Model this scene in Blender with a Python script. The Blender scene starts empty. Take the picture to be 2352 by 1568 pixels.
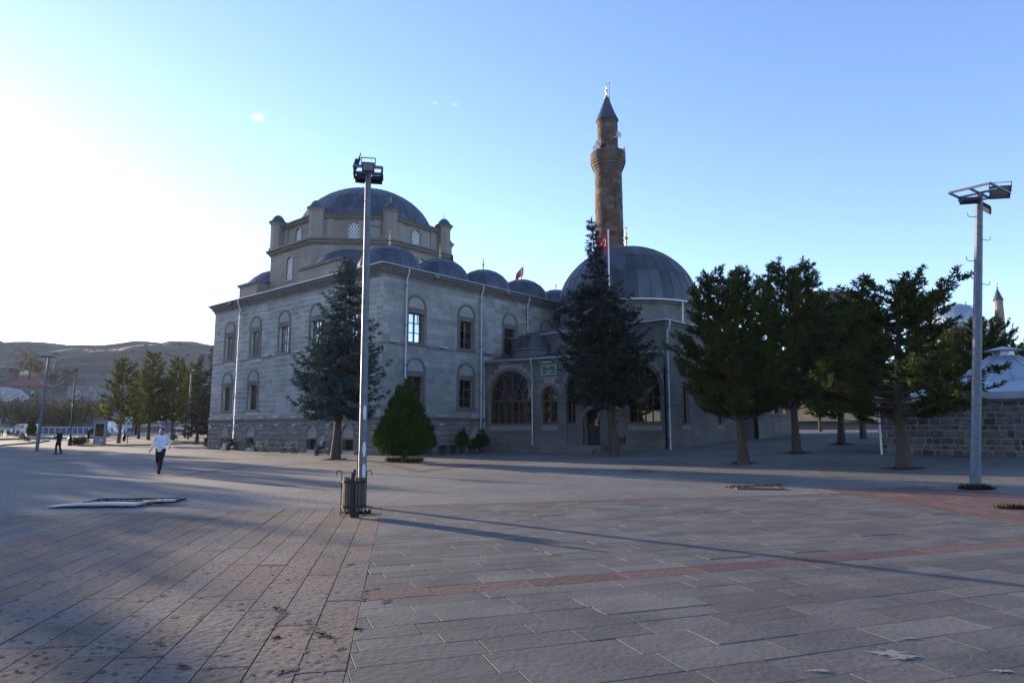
import bpy, bmesh, math, random
import numpy as np
from mathutils import Vector, Matrix
random.seed(7)
R_ = math.radians
scene = bpy.context.scene
# ------------------------------------------------------------ camera, sky, sun, exposure
cam_d = bpy.data.cameras.new('camera'); cam = bpy.data.objects.new('camera', cam_d)
scene.collection.objects.link(cam); scene.camera = cam
CAM_H = 1.65; PITCH = math.atan(205 / 1568)
cam_d.lens = 24.0; cam_d.sensor_width = 36.0; cam_d.clip_start = 0.1; cam_d.clip_end = 6000
cam.location = (0, 0, CAM_H); cam.rotation_euler = (R_(90) + PITCH, 0, 0)
SUN_AZ, SUN_EL = -48.8, 8.8            # degrees; azimuth from +Y towards +X
world = bpy.data.worlds.new('World'); scene.world = world; world.use_nodes = True
wn, wl = world.node_tree.nodes, world.node_tree.links
bg = wn['Background']; bg.inputs['Strength'].default_value = 0.15
sky = wn.new('ShaderNodeTexSky'); sky.sky_type = 'NISHITA'; sky.sun_disc = False
sky.sun_elevation = R_(SUN_EL); sky.sun_rotation = R_(SUN_AZ)
sky.altitude = 1750; sky.air_density = 1.0; sky.dust_density = 0.6; sky.ozone_density = 3.0
wb = wn.new('ShaderNodeMix'); wb.data_type = 'RGBA'; wb.blend_type = 'MULTIPLY'; wb.inputs['Factor'].default_value = 1.0
wb.inputs['B'].default_value = (1.22, .97, .97, 1)          # white balance of the photograph
wl.new(sky.outputs[0], wb.inputs['A'])
# a few thin cloud wisps, fixed in the sky by direction
tc = wn.new('ShaderNodeTexCoord'); cn1 = wn.new('ShaderNodeTexNoise'); cn1.inputs['Scale'].default_value = 60; cn1.inputs['Detail'].default_value = 6; wl.new(tc.outputs['Generated'], cn1.inputs['Vector'])
acc = None
for (cxp, cyp, rad, amt) in ((594, 270, .0135, 1.0), (613, 256, .005, .8), (1043, 242, .007, .7), (1000, 238, .006, .4), (318, 392, .013, .5), (345, 345, .008, .35), (520, 390, .012, .3), (725, 310, .01, .25), (625, 365, .008, .25)):
    dv = Vector(((cxp - 1176) / 1568, math.cos(PITCH) + math.sin(PITCH) * (cyp - 784) / 1568, math.sin(PITCH) - math.cos(PITCH) * (cyp - 784) / 1568)).normalized()
    mp = wn.new('ShaderNodeVectorMath'); mp.operation = 'SUBTRACT'; mp.inputs[1].default_value = dv; wl.new(tc.outputs['Generated'], mp.inputs[0])
    sc = wn.new('ShaderNodeVectorMath'); sc.operation = 'MULTIPLY'; sc.inputs[1].default_value = (1, 1, 1.7); wl.new(mp.outputs[0], sc.inputs[0])
    ln = wn.new('ShaderNodeVectorMath'); ln.operation = 'LENGTH'; wl.new(sc.outputs[0], ln.inputs[0])
    mr = wn.new('ShaderNodeMapRange'); mr.inputs[1].default_value = 0; mr.inputs[2].default_value = rad * 2.0; mr.inputs[3].default_value = .5; mr.inputs[4].default_value = -.5; mr.clamp = True; wl.new(ln.outputs['Value'], mr.inputs[0])
    ad = wn.new('ShaderNodeMath'); ad.operation = 'ADD'; wl.new(mr.outputs[0], ad.inputs[0]); wl.new(cn1.outputs[0], ad.inputs[1])
    m2 = wn.new('ShaderNodeMapRange'); m2.inputs[1].default_value = .62; m2.inputs[2].default_value = 1.0; m2.inputs[4].default_value = amt; wl.new(ad.outputs[0], m2.inputs[0])
    if acc is None: acc = m2.outputs[0]
    else: mm = wn.new('ShaderNodeMath'); mm.operation = 'MAXIMUM'; wl.new(acc, mm.inputs[0]); wl.new(m2.outputs[0], mm.inputs[1]); acc = mm.outputs[0]
cm = wn.new('ShaderNodeMix'); cm.data_type = 'RGBA'; wl.new(acc, cm.inputs['Factor']); wl.new(wb.outputs['Result'], cm.inputs['A']); cm.inputs['B'].default_value = (2.1, 2.0, 1.95, 1)
wl.new(cm.outputs['Result'], bg.inputs['Color'])
sun_d = bpy.data.lights.new('sun', 'SUN'); sun = bpy.data.objects.new('sun', sun_d)
scene.collection.objects.link(sun)
sun_d.energy = 3.4; sun_d.angle = R_(0.53); sun_d.color = (1.0, 0.80, 0.58)
sd = Vector((math.sin(R_(SUN_AZ)) * math.cos(R_(SUN_EL)), math.cos(R_(SUN_AZ)) * math.cos(R_(SUN_EL)), math.sin(R_(SUN_EL))))
sun.rotation_euler = sd.to_track_quat('Z', 'Y').to_euler()
scene.view_settings.view_transform = 'Standard'; scene.view_settings.look = 'None'
scene.view_settings.gamma = 1.0; scene.view_settings.exposure = 1.8; scene.view_settings.use_curve_mapping = False
scene.render.resolution_x, scene.render.resolution_y = 1024, 682

# ------------------------------------------------------------ ground shape, pixel helper (photo at 2352 px wide)
def G(X, Y):
    s = .87 * X + .5 * Y - 26; k = 2.0
    a = min(.055 * k * math.log1p(math.exp(min(s / k, 50))), 1.75)
    w = max(0.0, min(1.0, (-20 - X) / 16)); w = w * w * (3 - 2 * w)
    return a * (1 - w) + w * min(.026 * 3 * math.log1p(math.exp(min((Y - 84) / 3, 50))), 1.6)
def ray(x, y):
    a = (x - 1176) / 1568; b = -(y - 784) / 1568
    return Vector((a, math.cos(PITCH) - math.sin(PITCH) * b, math.sin(PITCH) + math.cos(PITCH) * b))
def gp(x, y):                           # where a foot point of the photograph stands on the ground
    r = ray(x, y); z = 0.0
    for _ in range(60):
        t = (z - CAM_H) / r.z; z += .5 * (G(r.x * t, r.y * t) - z)
    return Vector((r.x * t, r.y * t, z))
def atY(x, y, Y):
    r = ray(x, y); t = Y / r.y; return Vector((r.x * t, Y, CAM_H + r.z * t))

# ------------------------------------------------------------ object helpers
COL = scene.collection
def link(o, parent=None):
    COL.objects.link(o)
    if parent is not None: o.parent = parent
    return o
def tag(o, label=None, cat=None, group=None, kind=None):
    if label: o['label'] = label
    if cat: o['category'] = cat
    if group: o['group'] = group
    if kind: o['kind'] = kind
    return o
def thing(name, label, cat, loc=(0, 0, 0), rz=0.0, group=None):
    o = bpy.data.objects.new(name, None); o.empty_display_size = .3
    o.location = loc; o.rotation_euler = (0, 0, rz); link(o)
    return tag(o, label, cat, group)
def put(name, mesh, parent=None, loc=(0, 0, 0), rot=(0, 0, 0), scale=(1, 1, 1)):
    o = bpy.data.objects.new(name, mesh); o.location = loc; o.rotation_euler = rot; o.scale = scale
    return link(o, parent)
def copy_tree(o, parent=None):
    c = o.copy(); link(c, parent)
    for ch in list(o.children): copy_tree(ch, c)
    return c
def fast_mesh(name, V, F, mat=None, smooth=False):     # V (n,3), F (m,3) or (m,4)
    V = np.asarray(V, dtype=np.float32).reshape(-1, 3); F = np.asarray(F, dtype=np.int32)
    me = bpy.data.meshes.new(name); k = F.shape[1]; m = F.shape[0]
    me.vertices.add(len(V)); me.vertices.foreach_set('co', V.ravel())
    me.loops.add(m * k); me.loops.foreach_set('vertex_index', F.ravel())
    me.polygons.add(m); me.polygons.foreach_set('loop_start', np.arange(0, m * k, k, dtype=np.int32))
    if smooth: me.polygons.foreach_set('use_smooth', np.ones(m, dtype=bool))
    me.update(calc_edges=True)
    if mat: me.materials.append(mat)
    return me
class MB:
    """collects polygons; build() links them as one mesh object"""
    def __init__(s): s.v = []; s.f = []
    def add(s, vs, fs):
        n = len(s.v); s.v += [tuple(p) for p in vs]; s.f += [tuple(i + n for i in f) for f in fs]; return s
    def box(s, a, b, rz=0.0, piv=None):
        x0, y0, z0 = a; x1, y1, z1 = b
        vs = [(x0, y0, z0), (x1, y0, z0), (x1, y1, z0), (x0, y1, z0), (x0, y0, z1), (x1, y0, z1), (x1, y1, z1), (x0, y1, z1)]
        if rz:
            px, py = piv or ((x0 + x1) / 2, (y0 + y1) / 2); c, q = math.cos(rz), math.sin(rz)
            vs = [(px + (x - px) * c - (y - py) * q, py + (x - px) * q + (y - py) * c, z) for x, y, z in vs]
        return s.add(vs, [(0, 3, 2, 1), (4, 5, 6, 7), (0, 1, 5, 4), (1, 2, 6, 5), (2, 3, 7, 6), (3, 0, 4, 7)])
    def cbox(s, c, d, rz=0.0): return s.box([c[i] - d[i] / 2 for i in range(3)], [c[i] + d[i] / 2 for i in range(3)], rz)
    def bar(s, p, q, w, h=None, up=(0, 0, 1)):         # rectangular bar from p to q
        h = h or w; p, q = Vector(p), Vector(q); d = (q - p).normalized(); upv = Vector(up)
        if abs(d.dot(upv)) > .98: upv = Vector((1, 0, 0))
        a = d.cross(upv).normalized() * w / 2; b = a.cross(d).normalized() * h / 2
        vs = [p - a - b, p + a - b, p + a + b, p - a + b, q - a - b, q + a - b, q + a + b, q - a + b]
        return s.add(vs, [(0, 3, 2, 1), (4, 5, 6, 7), (0, 1, 5, 4), (1, 2, 6, 5), (2, 3, 7, 6), (3, 0, 4, 7)])
    def tube(s, pts, r, n=8, cap=True):                # r number or list
        pts = [Vector(p) for p in pts]; rs = r if isinstance(r, (list, tuple)) else [r] * len(pts); base = len(s.v)
        prev = None
        for i, p in enumerate(pts):
            d = (pts[min(i + 1, len(pts) - 1)] - pts[max(i - 1, 0)]).normalized()
            if prev is None:
                a = d.cross(Vector((0, 0, 1))); a = a if a.length > .05 else d.cross(Vector((1, 0, 0)))
            else: a = prev - d * prev.dot(d)
            a.normalize(); prev = a; b = d.cross(a)
            for k in range(n):
                t = 2 * math.pi * k / n; s.v.append(tuple(p + (a * math.cos(t) + b * math.sin(t)) * rs[i]))
        for i in range(len(pts) - 1):
            for k in range(n):
                s.f.append((base + i * n + k, base + i * n + (k + 1) % n, base + (i + 1) * n + (k + 1) % n, base + (i + 1) * n + k))
        if cap:
            s.f.append(tuple(base + k for k in reversed(range(n)))); s.f.append(tuple(base + (len(pts) - 1) * n + k for k in range(n)))
        return s
    def lathe(s, prof, n=24, c=(0, 0, 0), a0=0.0, a1=2 * math.pi):   # prof: (r, z) list
        full = abs(a1 - a0 - 2 * math.pi) < 1e-6; m = n if full else n + 1; base = len(s.v)
        for r, z in prof:
            for k in range(m):
                t = a0 + (a1 - a0) * k / n; s.v.append((c[0] + r * math.cos(t), c[1] + r * math.sin(t), c[2] + z))
        for i in range(len(prof) - 1):
            for k in range(n):
                k2 = (k + 1) % m
                s.f.append((base + i * m + k, base + i * m + k2, base + (i + 1) * m + k2, base + (i + 1) * m + k))
        return s
    def prism(s, poly, z0, z1):
        n = len(poly); b = len(s.v); z0s = z0 if isinstance(z0, (list, tuple)) else [z0] * n; z1s = z1 if isinstance(z1, (list, tuple)) else [z1] * n
        s.v += [(x, y, z) for (x, y), z in zip(poly, z0s)] + [(x, y, z) for (x, y), z in zip(poly, z1s)]
        s.f.append(tuple(b + i for i in reversed(range(n)))); s.f.append(tuple(b + n + i for i in range(n)))
        for i in range(n): s.f.append((b + i, b + (i + 1) % n, b + n + (i + 1) % n, b + n + i))
        return s
    def wallprism(s, poly, y0, y1):                    # poly in x,z; extruded along y
        n = len(poly); b = len(s.v)
        s.v += [(x, y0, z) for x, z in poly] + [(x, y1, z) for x, z in poly]
        s.f.append(tuple(b + i for i in range(n))); s.f.append(tuple(b + n + i for i in reversed(range(n))))
        for i in range(n): s.f.append((b + (i + 1) % n, b + i, b + n + i, b + n + (i + 1) % n))
        return s
    def sphere(s, c, r, nu=12, nv=8):
        r = r if isinstance(r, (list, tuple)) else (r, r, r); b = len(s.v)
        for j in range(nv + 1):
            ph = math.pi * j / nv
            for i in range(nu):
                t = 2 * math.pi * i / nu
                s.v.append((c[0] + r[0] * math.sin(ph) * math.cos(t), c[1] + r[1] * math.sin(ph) * math.sin(t), c[2] + r[2] * math.cos(ph)))
        for j in range(nv):
            for i in range(nu):
                s.f.append((b + j * nu + i, b + (j + 1) * nu + i, b + (j + 1) * nu + (i + 1) % nu, b + j * nu + (i + 1) % nu))
        return s
    def mesh(s, name, mat=None, smooth=False, fix=True):
        me = bpy.data.meshes.new(name); me.from_pydata(s.v, [], s.f)
        if fix:
            bm = bmesh.new(); bm.from_mesh(me); bmesh.ops.recalc_face_normals(bm, faces=bm.faces); bm.to_mesh(me); bm.free()
        if smooth:
            me.polygons.foreach_set('use_smooth', np.ones(len(me.polygons), dtype=bool))
            if smooth != 'all': me.set_sharp_from_angle(angle=R_(38))
        if mat: me.materials.append(mat)
        return me
    def build(s, name, mat=None, parent=None, loc=(0, 0, 0), rot=(0, 0, 0), smooth=False):
        return put(name, s.mesh(name, mat, smooth), parent, loc, rot)
def bevel(o, w=.01, seg=1):
    m = o.modifiers.new('bevel', 'BEVEL'); m.width = w; m.segments = seg; m.limit_method = 'ANGLE'; m.angle_limit = R_(40); return o

# ------------------------------------------------------------ materials
def mat(name, col, rough=.8, metal=0.0, var=0.0, col2=None, nscale=2.0, nlo=.35, nhi=.65, bump=0.0, bscale=30.0, spec=.5, speck=None, stretch=None, hue=0.0, stain=None):
    """col / col2 mixed by world noise; var = value change from piece to piece; speck=(col, scale, threshold)"""
    m = bpy.data.materials.new(name); m.use_nodes = True; N, L = m.node_tree.nodes, m.node_tree.links
    b = N['Principled BSDF']; b.inputs['Roughness'].default_value = rough; b.inputs['Metallic'].default_value = metal
    b.inputs['Specular IOR Level'].default_value = spec
    geo = N.new('ShaderNodeNewGeometry'); vec = geo.outputs['Position']
    if stretch:
        mp = N.new('ShaderNodeMapping'); mp.inputs['Scale'].default_value = stretch; L.new(vec, mp.inputs[0]); vec_n = mp.outputs[0]
    else: vec_n = vec
    rgb = N.new('ShaderNodeRGB'); rgb.outputs[0].default_value = (*col, 1); cur = rgb.outputs[0]
    def noise(scale, detail=4.0, v=None):
        t = N.new('ShaderNodeTexNoise'); t.inputs['Scale'].default_value = scale; t.inputs['Detail'].default_value = detail; L.new(v or vec_n, t.inputs['Vector']); return t
    def ramp(src, lo, hi):
        r = N.new('ShaderNodeMapRange'); r.inputs[1].default_value = lo; r.inputs[2].default_value = hi; L.new(src, r.inputs[0]); return r.outputs[0]
    def mix(f, a, c):
        x = N.new('ShaderNodeMix'); x.data_type = 'RGBA'; L.new(f, x.inputs['Factor']); L.new(a, x.inputs['A'])
        if isinstance(c, tuple): x.inputs['B'].default_value = (*c, 1)
        else: L.new(c, x.inputs['B'])
        return x.outputs['Result']
    if col2: cur = mix(ramp(noise(nscale).outputs[0], nlo, nhi), cur, col2)
    if var or hue:
        oi = N.new('ShaderNodeObjectInfo'); a = N.new('ShaderNodeMath'); a.operation = 'MULTIPLY'; a.inputs[1].default_value = 7.31; L.new(oi.outputs['Random'], a.inputs[0])
        c = N.new('ShaderNodeMath'); c.operation = 'MULTIPLY_ADD'; c.inputs[1].default_value = 5.17; L.new(geo.outputs['Random Per Island'], c.inputs[0]); L.new(a.outputs[0], c.inputs[2])
        fr = N.new('ShaderNodeMath'); fr.operation = 'FRACT'; L.new(c.outputs[0], fr.inputs[0])
        mr = N.new('ShaderNodeMapRange'); mr.inputs[3].default_value = 1 - var; mr.inputs[4].default_value = 1 + var; L.new(fr.outputs[0], mr.inputs[0])
        hs = N.new('ShaderNodeHueSaturation'); L.new(mr.outputs[0], hs.inputs['Value']); L.new(cur, hs.inputs['Color'])
        if hue:
            f2 = N.new('ShaderNodeMath'); f2.operation = 'MULTIPLY'; f2.inputs[1].default_value = 13.7; L.new(fr.outputs[0], f2.inputs[0])
            f3 = N.new('ShaderNodeMath'); f3.operation = 'FRACT'; L.new(f2.outputs[0], f3.inputs[0])
            m2 = N.new('ShaderNodeMapRange'); m2.inputs[3].default_value = 1 - hue; m2.inputs[4].default_value = 1 + hue; L.new(f3.outputs[0], m2.inputs[0]); L.new(m2.outputs[0], hs.inputs['Saturation'])
        cur = hs.outputs[0]
    if speck:
        cur = mix(ramp(noise(speck[1], 2.0, vec).outputs[0], speck[2], speck[2] + .04), cur, speck[0])
    if stain: cur = mix(ramp(noise(stain[1], 7.0, vec).outputs[0], stain[2], stain[3]), cur, stain[0])
    L.new(cur, b.inputs['Base Color'])
    if bump:
        bp = N.new('ShaderNodeBump'); bp.inputs['Strength'].default_value = bump; bp.inputs['Distance'].default_value = .02
        L.new(noise(bscale, 5.0, vec).outputs[0], bp.inputs['Height']); L.new(bp.outputs[0], b.inputs['Normal'])
    return m
def leafmat(name, col, col2, trans=.25, rough=.6):
    m = mat(name, col, .8, var=.35, col2=col2, nscale=1.3, nlo=.3, nhi=.7, spec=.08)
    N, L = m.node_tree.nodes, m.node_tree.links; b = N['Principled BSDF']
    t = N.new('ShaderNodeBsdfTranslucent'); mx = N.new('ShaderNodeMixShader'); mx.inputs[0].default_value = trans
    src = b.inputs['Base Color'].links[0].from_socket; L.new(src, t.inputs['Color'])
    out = N['Material Output']; L.new(b.outputs[0], mx.inputs[1]); L.new(t.outputs[0], mx.inputs[2]); L.new(mx.outputs[0], out.inputs['Surface'])
    return m
M = {}
M['ashlar'] = mat('ashlar', (.24, .23, .216), .85, var=.22, col2=(.3, .285, .26), nscale=.5, bump=.35, bscale=14, hue=.35, speck=((.17, .16, .15), 9, .66), stain=((.15, .145, .14), .35, .55, .8))
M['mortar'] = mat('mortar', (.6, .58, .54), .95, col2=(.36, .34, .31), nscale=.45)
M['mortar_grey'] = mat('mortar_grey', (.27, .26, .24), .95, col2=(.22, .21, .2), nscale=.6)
M['smooth_stone'] = mat('smooth_stone', (.15, .142, .13), .85, var=.09, col2=(.108, .102, .096), nscale=.7, bump=.2, bscale=10, speck=((.13, .12, .115), 5, .68), stain=((.09, .085, .08), .5, .54, .75))
M['rough_stone'] = mat('rough_stone', (.16, .15, .142), .9, var=.16, col2=(.21, .19, .17), nscale=1.1, bump=.9, bscale=9, hue=.5)
M['warm_stone'] = mat('warm_stone', (.29, .25, .2), .85, var=.08, col2=(.22, .192, .158), nscale=.6, bump=.25, bscale=12, stretch=(1, 1, .35))
M['cornice_stone'] = mat('cornice_stone', (.2, .185, .165), .85, col2=(.13, .12, .11), nscale=1.2, bump=.3, bscale=20)
M['pale_panel'] = mat('pale_panel', (.29, .275, .25), .85, var=.06, col2=(.245, .235, .215), nscale=1.4)
M['lead'] = mat('lead', (.05, .062, .085), .45, metal=.3, var=.25, col2=(.1, .115, .14), nscale=.9, nlo=.45, nhi=.75, bump=.25, bscale=6, stretch=(1, 1, .4))
M['lead_dark'] = mat('lead_dark', (.045, .053, .068), .5, metal=.3, col2=(.07, .08, .098), nscale=1.0, bump=.3, bscale=4)
M['old_lead'] = mat('old_lead', (.06, .067, .08), .48, metal=.3, var=.35, col2=(.038, .033, .032), nscale=.8, nlo=.5, nhi=.75, bump=.25, bscale=6, stretch=(1, 1, .35), hue=.3)
M['zinc'] = mat('zinc', (.42, .45, .5), .4, metal=.6, var=.08, col2=(.34, .37, .42), nscale=1.0, bump=.1, bscale=3)
M['gold'] = mat('gold', (.72, .5, .2), .28, metal=1.0)
M['wood'] = mat('wood', (.14, .062, .026), .5, col2=(.09, .042, .02), nscale=4, stretch=(1, 1, .15))
M['glass_mirror'] = mat('reflective_glass', (.55, .6, .66), .02, metal=1.0)
M['glass'] = mat('glass', (.012, .014, .018), .03, spec=.9)
M['interior'] = mat('interior', (.02, .018, .016), .9)
M['galv'] = mat('galv', (.13, .148, .175), .55, metal=.4, col2=(.09, .105, .13), nscale=7, bump=.08, bscale=30)
M['pipe'] = mat('pipe', (.42, .43, .45), .4, metal=.5)
M['white_paint'] = mat('white_paint', (.75, .75, .74), .55)
M['lattice'] = mat('lattice', (.78, .77, .73), .8)
M['fixture'] = mat('fixture', (.4, .4, .39), .6)
M['minaret'] = mat('minaret', (.13, .078, .054), .88, var=.45, col2=(.07, .05, .042), nscale=.9, bump=.5, bscale=12, hue=.5)
M['minaret_mortar'] = mat('minaret_mortar', (.16, .115, .082), .95)
M['black_metal'] = mat('black_metal', (.012, .012, .014), .45, metal=.3)
M['black'] = mat('black', (.012, .012, .013), .6)
M['dark_lens'] = mat('dark_lens', (.11, .11, .105), .2)
M['soil'] = mat('soil', (.05, .04, .03), .95, col2=(.085, .066, .045), nscale=6, bump=.8, bscale=30)
# ============================================================ SETTING: ground, paving
def pave_material():
    m = bpy.data.materials.new('plaza_pavers'); m.use_nodes = True; N, L = m.node_tree.nodes, m.node_tree.links
    b = N['Principled BSDF']; b.inputs['Roughness'].default_value = .85; b.inputs['Specular IOR Level'].default_value = .25
    geo = N.new('ShaderNodeNewGeometry'); mp = N.new('ShaderNodeMapping'); mp.inputs['Rotation'].default_value = (0, 0, R_(-17)); L.new(geo.outputs['Position'], mp.inputs[0])
    br = N.new('ShaderNodeTexBrick'); L.new(mp.outputs[0], br.inputs['Vector'])
    br.inputs['Scale'].default_value = 1.0; br.inputs['Brick Width'].default_value = .42; br.inputs['Row Height'].default_value = .21
    br.inputs['Mortar Size'].default_value = .008; br.inputs['Mortar Smooth'].default_value = .3; br.inputs['Bias'].default_value = 0
    br.inputs['Color1'].default_value = (.14, .13, .116, 1); br.inputs['Color2'].default_value = (.18, .167, .147, 1); br.inputs['Mortar'].default_value = (.05, .047, .042, 1)
    n = N.new('ShaderNodeTexNoise'); n.inputs['Scale'].default_value = .22; n.inputs['Detail'].default_value = 8; L.new(geo.outputs['Position'], n.inputs['Vector'])
    mr = N.new('ShaderNodeMapRange'); mr.inputs[1].default_value = .3; mr.inputs[2].default_value = .7; mr.inputs[3].default_value = .72; mr.inputs[4].default_value = 1.18; L.new(n.outputs[0], mr.inputs[0])
    hs = N.new('ShaderNodeHueSaturation'); L.new(br.outputs['Color'], hs.inputs['Color']); L.new(mr.outputs[0], hs.inputs['Value']); L.new(hs.outputs[0], b.inputs['Base Color'])
    n2 = N.new('ShaderNodeTexNoise'); n2.inputs['Scale'].default_value = 2.2; n2.inputs['Detail'].default_value = 6; L.new(geo.outputs['Position'], n2.inputs['Vector'])
    ad = N.new('ShaderNodeMath'); ad.operation = 'MULTIPLY_ADD'; ad.inputs[1].default_value = -.6; L.new(br.outputs['Fac'], ad.inputs[0]); L.new(n2.outputs[0], ad.inputs[2])
    bp = N.new('ShaderNodeBump'); bp.inputs['Strength'].default_value = .55; bp.inputs['Distance'].default_value = .03; L.new(ad.outputs[0], bp.inputs['Height']); L.new(bp.outputs[0], b.inputs['Normal'])
    return m
M['pavers'] = pave_material()
M['slab_grey'] = mat('slab_grey', (.13, .12, .105), .82, spec=.25, var=.2, col2=(.1, .093, .082), nscale=1.1, bump=.3, bscale=18, speck=((.09, .088, .085), 26, .68), stain=((.06, .058, .055), .9, .52, .75))
M['slab_red'] = mat('slab_red', (.155, .11, .09), .85, spec=.2, var=.14, col2=(.125, .107, .094), nscale=.55, bump=.5, bscale=14, speck=((.05, .045, .042), 20, .61), hue=.3, stain=((.06, .054, .05), 1.1, .53, .75))
M['slab_band'] = mat('slab_band', (.145, .082, .066), .85, spec=.2, var=.15, col2=(.12, .078, .066), nscale=1.2, bump=.5, bscale=16, speck=((.06, .05, .045), 16, .67))
M['bedding'] = mat('bedding', (.06, .055, .048), .95)
M['grass_ground'] = mat('grass_ground', (.05, .058, .02), .95, col2=(.09, .075, .035), nscale=.5, bump=.8, bscale=8)
M['dry_grass'] = mat('dry_grass', (.36, .25, .11), .95, col2=(.18, .14, .06), nscale=.35, bump=.8, bscale=3)

def ground_sheet():
    xs = sorted(set(list(np.arange(-140, 141, 5.0)) + [-4000, -2200, -1200, -700, -400, -250, 200, 260, 400, 700, 1200, 2200, 4000]))
    ys = sorted(set(list(np.arange(-30, 141, 4.0)) + [-4000, -1500, -500, -200, -100, 170, 220, 300, 500, 900, 1600, 2600, 4500]))
    V = [(x, y, G(x, y)) for y in ys for x in xs]; nx = len(xs)
    F = [(j * nx + i, j * nx + i + 1, (j + 1) * nx + i + 1, (j + 1) * nx + i) for j in range(len(ys) - 1) for i in range(nx - 1)]
    return tag(put('ground', fast_mesh('ground', V, F, M['pavers'], True)), 'grey paved plaza with small stone pavers', kind='structure')
ground = ground_sheet()
def clip_poly(poly, p, n):                 # keep the side where (x-p).n >= 0
    out = []
    for i in range(len(poly)):
        a, b = poly[i], poly[(i + 1) % len(poly)]
        da = (a[0] - p[0]) * n[0] + (a[1] - p[1]) * n[1]; db = (b[0] - p[0]) * n[0] + (b[1] - p[1]) * n[1]
        if da >= 0: out.append(a)
        if (da >= 0) != (db >= 0):
            t = da / (da - db); out.append((a[0] + (b[0] - a[0]) * t, a[1] + (b[1] - a[1]) * t))
    return out
def area(poly): return .5 * abs(sum(poly[i][0] * poly[(i + 1) % len(poly)][1] - poly[(i + 1) % len(poly)][0] * poly[i][1] for i in range(len(poly))))
def slab_geo(poly, z0, z1, ch=.004, tilt=(0, 0), rnd=random):
    n = len(poly); cx = sum(p[0] for p in poly) / n; cy = sum(p[1] for p in poly) / n
    def inset(p):
        d = math.hypot(p[0] - cx, p[1] - cy); k = max(0, 1 - ch * 1.4 / max(d, .03)); return (cx + (p[0] - cx) * k, cy + (p[1] - cy) * k)
    def zt(p): return z1 + (p[0] - cx) * tilt[0] + (p[1] - cy) * tilt[1]
    top = [inset(p) for p in poly]
    V = [(x, y, z0) for x, y in poly] + [(x, y, zt((x, y)) - ch) for x, y in poly] + [(x, y, zt((x, y))) for x, y in top]
    F = [tuple(range(2 * n, 3 * n))]
    for i in range(n):
        j = (i + 1) % n; F += [(i, j, n + j, n + i), (n + i, n + j, 2 * n + j, 2 * n + i)]
    return V, F
def paving(name, label, mat_, origin, az, rows, width, lens, clips, joint=.009, vary=False, seed=1, keep=300, zj=.0012, tl=.0018, xr=(-20, 20)):
    """courses run along azimuth az from origin; rows = (first, last) course number; clips = half planes that trim the slabs"""
    rd = random.Random(seed); a = R_(az); d = (math.sin(a), math.cos(a)); w = (-d[1], d[0])   # w: left of the run
    polys = []
    edge = {0: 0.0}
    for r in range(0, rows[1]): edge[r + 1] = edge[r] + (width * rd.uniform(.78, 1.22) if rows[1] > 2 and vary else width)
    for r in range(-1, rows[0] - 1, -1): edge[r] = edge[r + 1] - (width * rd.uniform(.78, 1.22) if vary else width)
    for r in range(rows[0], rows[1]):
        t = xr[0] + rd.uniform(0, lens[1]); e0, e1 = edge[r], edge[r + 1]
        while t < xr[1]:
            l = rd.uniform(*lens); j = joint / 2
            rect = [(t + j, e0 + j), (t + l - j, e0 + j), (t + l - j, e1 - j), (t + j, e1 - j)]
            poly = [(origin[0] + d[0] * p + w[0] * q, origin[1] + d[1] * p + w[1] * q) for p, q in rect]
            for cp, cn in clips:
                poly = clip_poly(poly, cp, cn)
                if len(poly) < 3: break
            if len(poly) >= 3 and area(poly) > .004:
                cx = sum(p[0] for p in poly) / len(poly); cy = sum(p[1] for p in poly) / len(poly)
                if cy > 1.5 and abs(cx) < cy * .80 + 2.0: polys.append((area(poly) / (cx * cx + cy * cy + 3) ** 1.5 if abs(cx) < cy * .76 and cy > 4.4 else 0, poly))
            t += l
    polys.sort(key=lambda q: -q[0])
    bed = bpy.data.objects.new(name, None); bed = MB()
    hull = [(-24, 0), (24, 0), (24, 22), (-24, 22)]
    for cp, cn in clips: hull = clip_poly(hull, cp, cn)
    bed.add([(x, y, .004) for x, y in hull], [tuple(range(len(hull)))])
    root = tag(bed.build(name, M['bedding']), label, kind='structure')
    rest = MB()
    for i, (sc, poly) in enumerate(polys):
        z1 = .016 + rd.uniform(-zj, zj) + (rd.random() < .05) * rd.uniform(0, .006)
        V, F = slab_geo(poly, .0045, z1, tilt=(rd.uniform(-tl, tl), rd.uniform(-tl, tl)))
        if i < keep:
            me = bpy.data.meshes.new('slab'); me.from_pydata(V, [], F); me.materials.append(mat_); put('slab', me, root)
        else: rest.add(V, F)
    if rest.v:
        o = rest.build('slabs_beyond', mat_, root); tag(o, kind='stuff')
    return root
sm0, sm1 = gp(790, 1568), gp(872, 1188)                # seam between red and grey paving
sdir = (sm1 - sm0).normalized(); seam_az = math.degrees(math.atan2(sdir.x, sdir.y)); seam_n = (sdir.y, -sdir.x)   # to the right
bA, bB = gp(823, 1384), gp(2352, 1256); bd = (bB - bA).normalized(); band_az = math.degrees(math.atan2(bd.x, bd.y)); bn = (-bd.y, bd.x)   # away from camera
cA, cB = gp(860, 1163), gp(1950, 1133); cd = (cB - cA).normalized(); cn_ = (-cd.y, cd.x)
rA, rB = gp(2130, 1168), gp(2352, 1207); rd_ = (rA - rB).normalized(); rn = (rd_.y, -rd_.x)
BW = .36
def off(p, n, k): return (p[0] + n[0] * k, p[1] + n[1] * k)
neg = lambda n: (-n[0], -n[1])
paving('red_paving', 'worn reddish stone slabs with dark pits on the near left of the plaza', M['slab_red'], (sm0.x, sm0.y), seam_az, (0, 60), .335, (1.1, 2.6),
       [((sm0.x, sm0.y), neg(seam_n)), (off(cA, cn_, -.0), neg(cn_))], seed=3, xr=(-4, 14))
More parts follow.
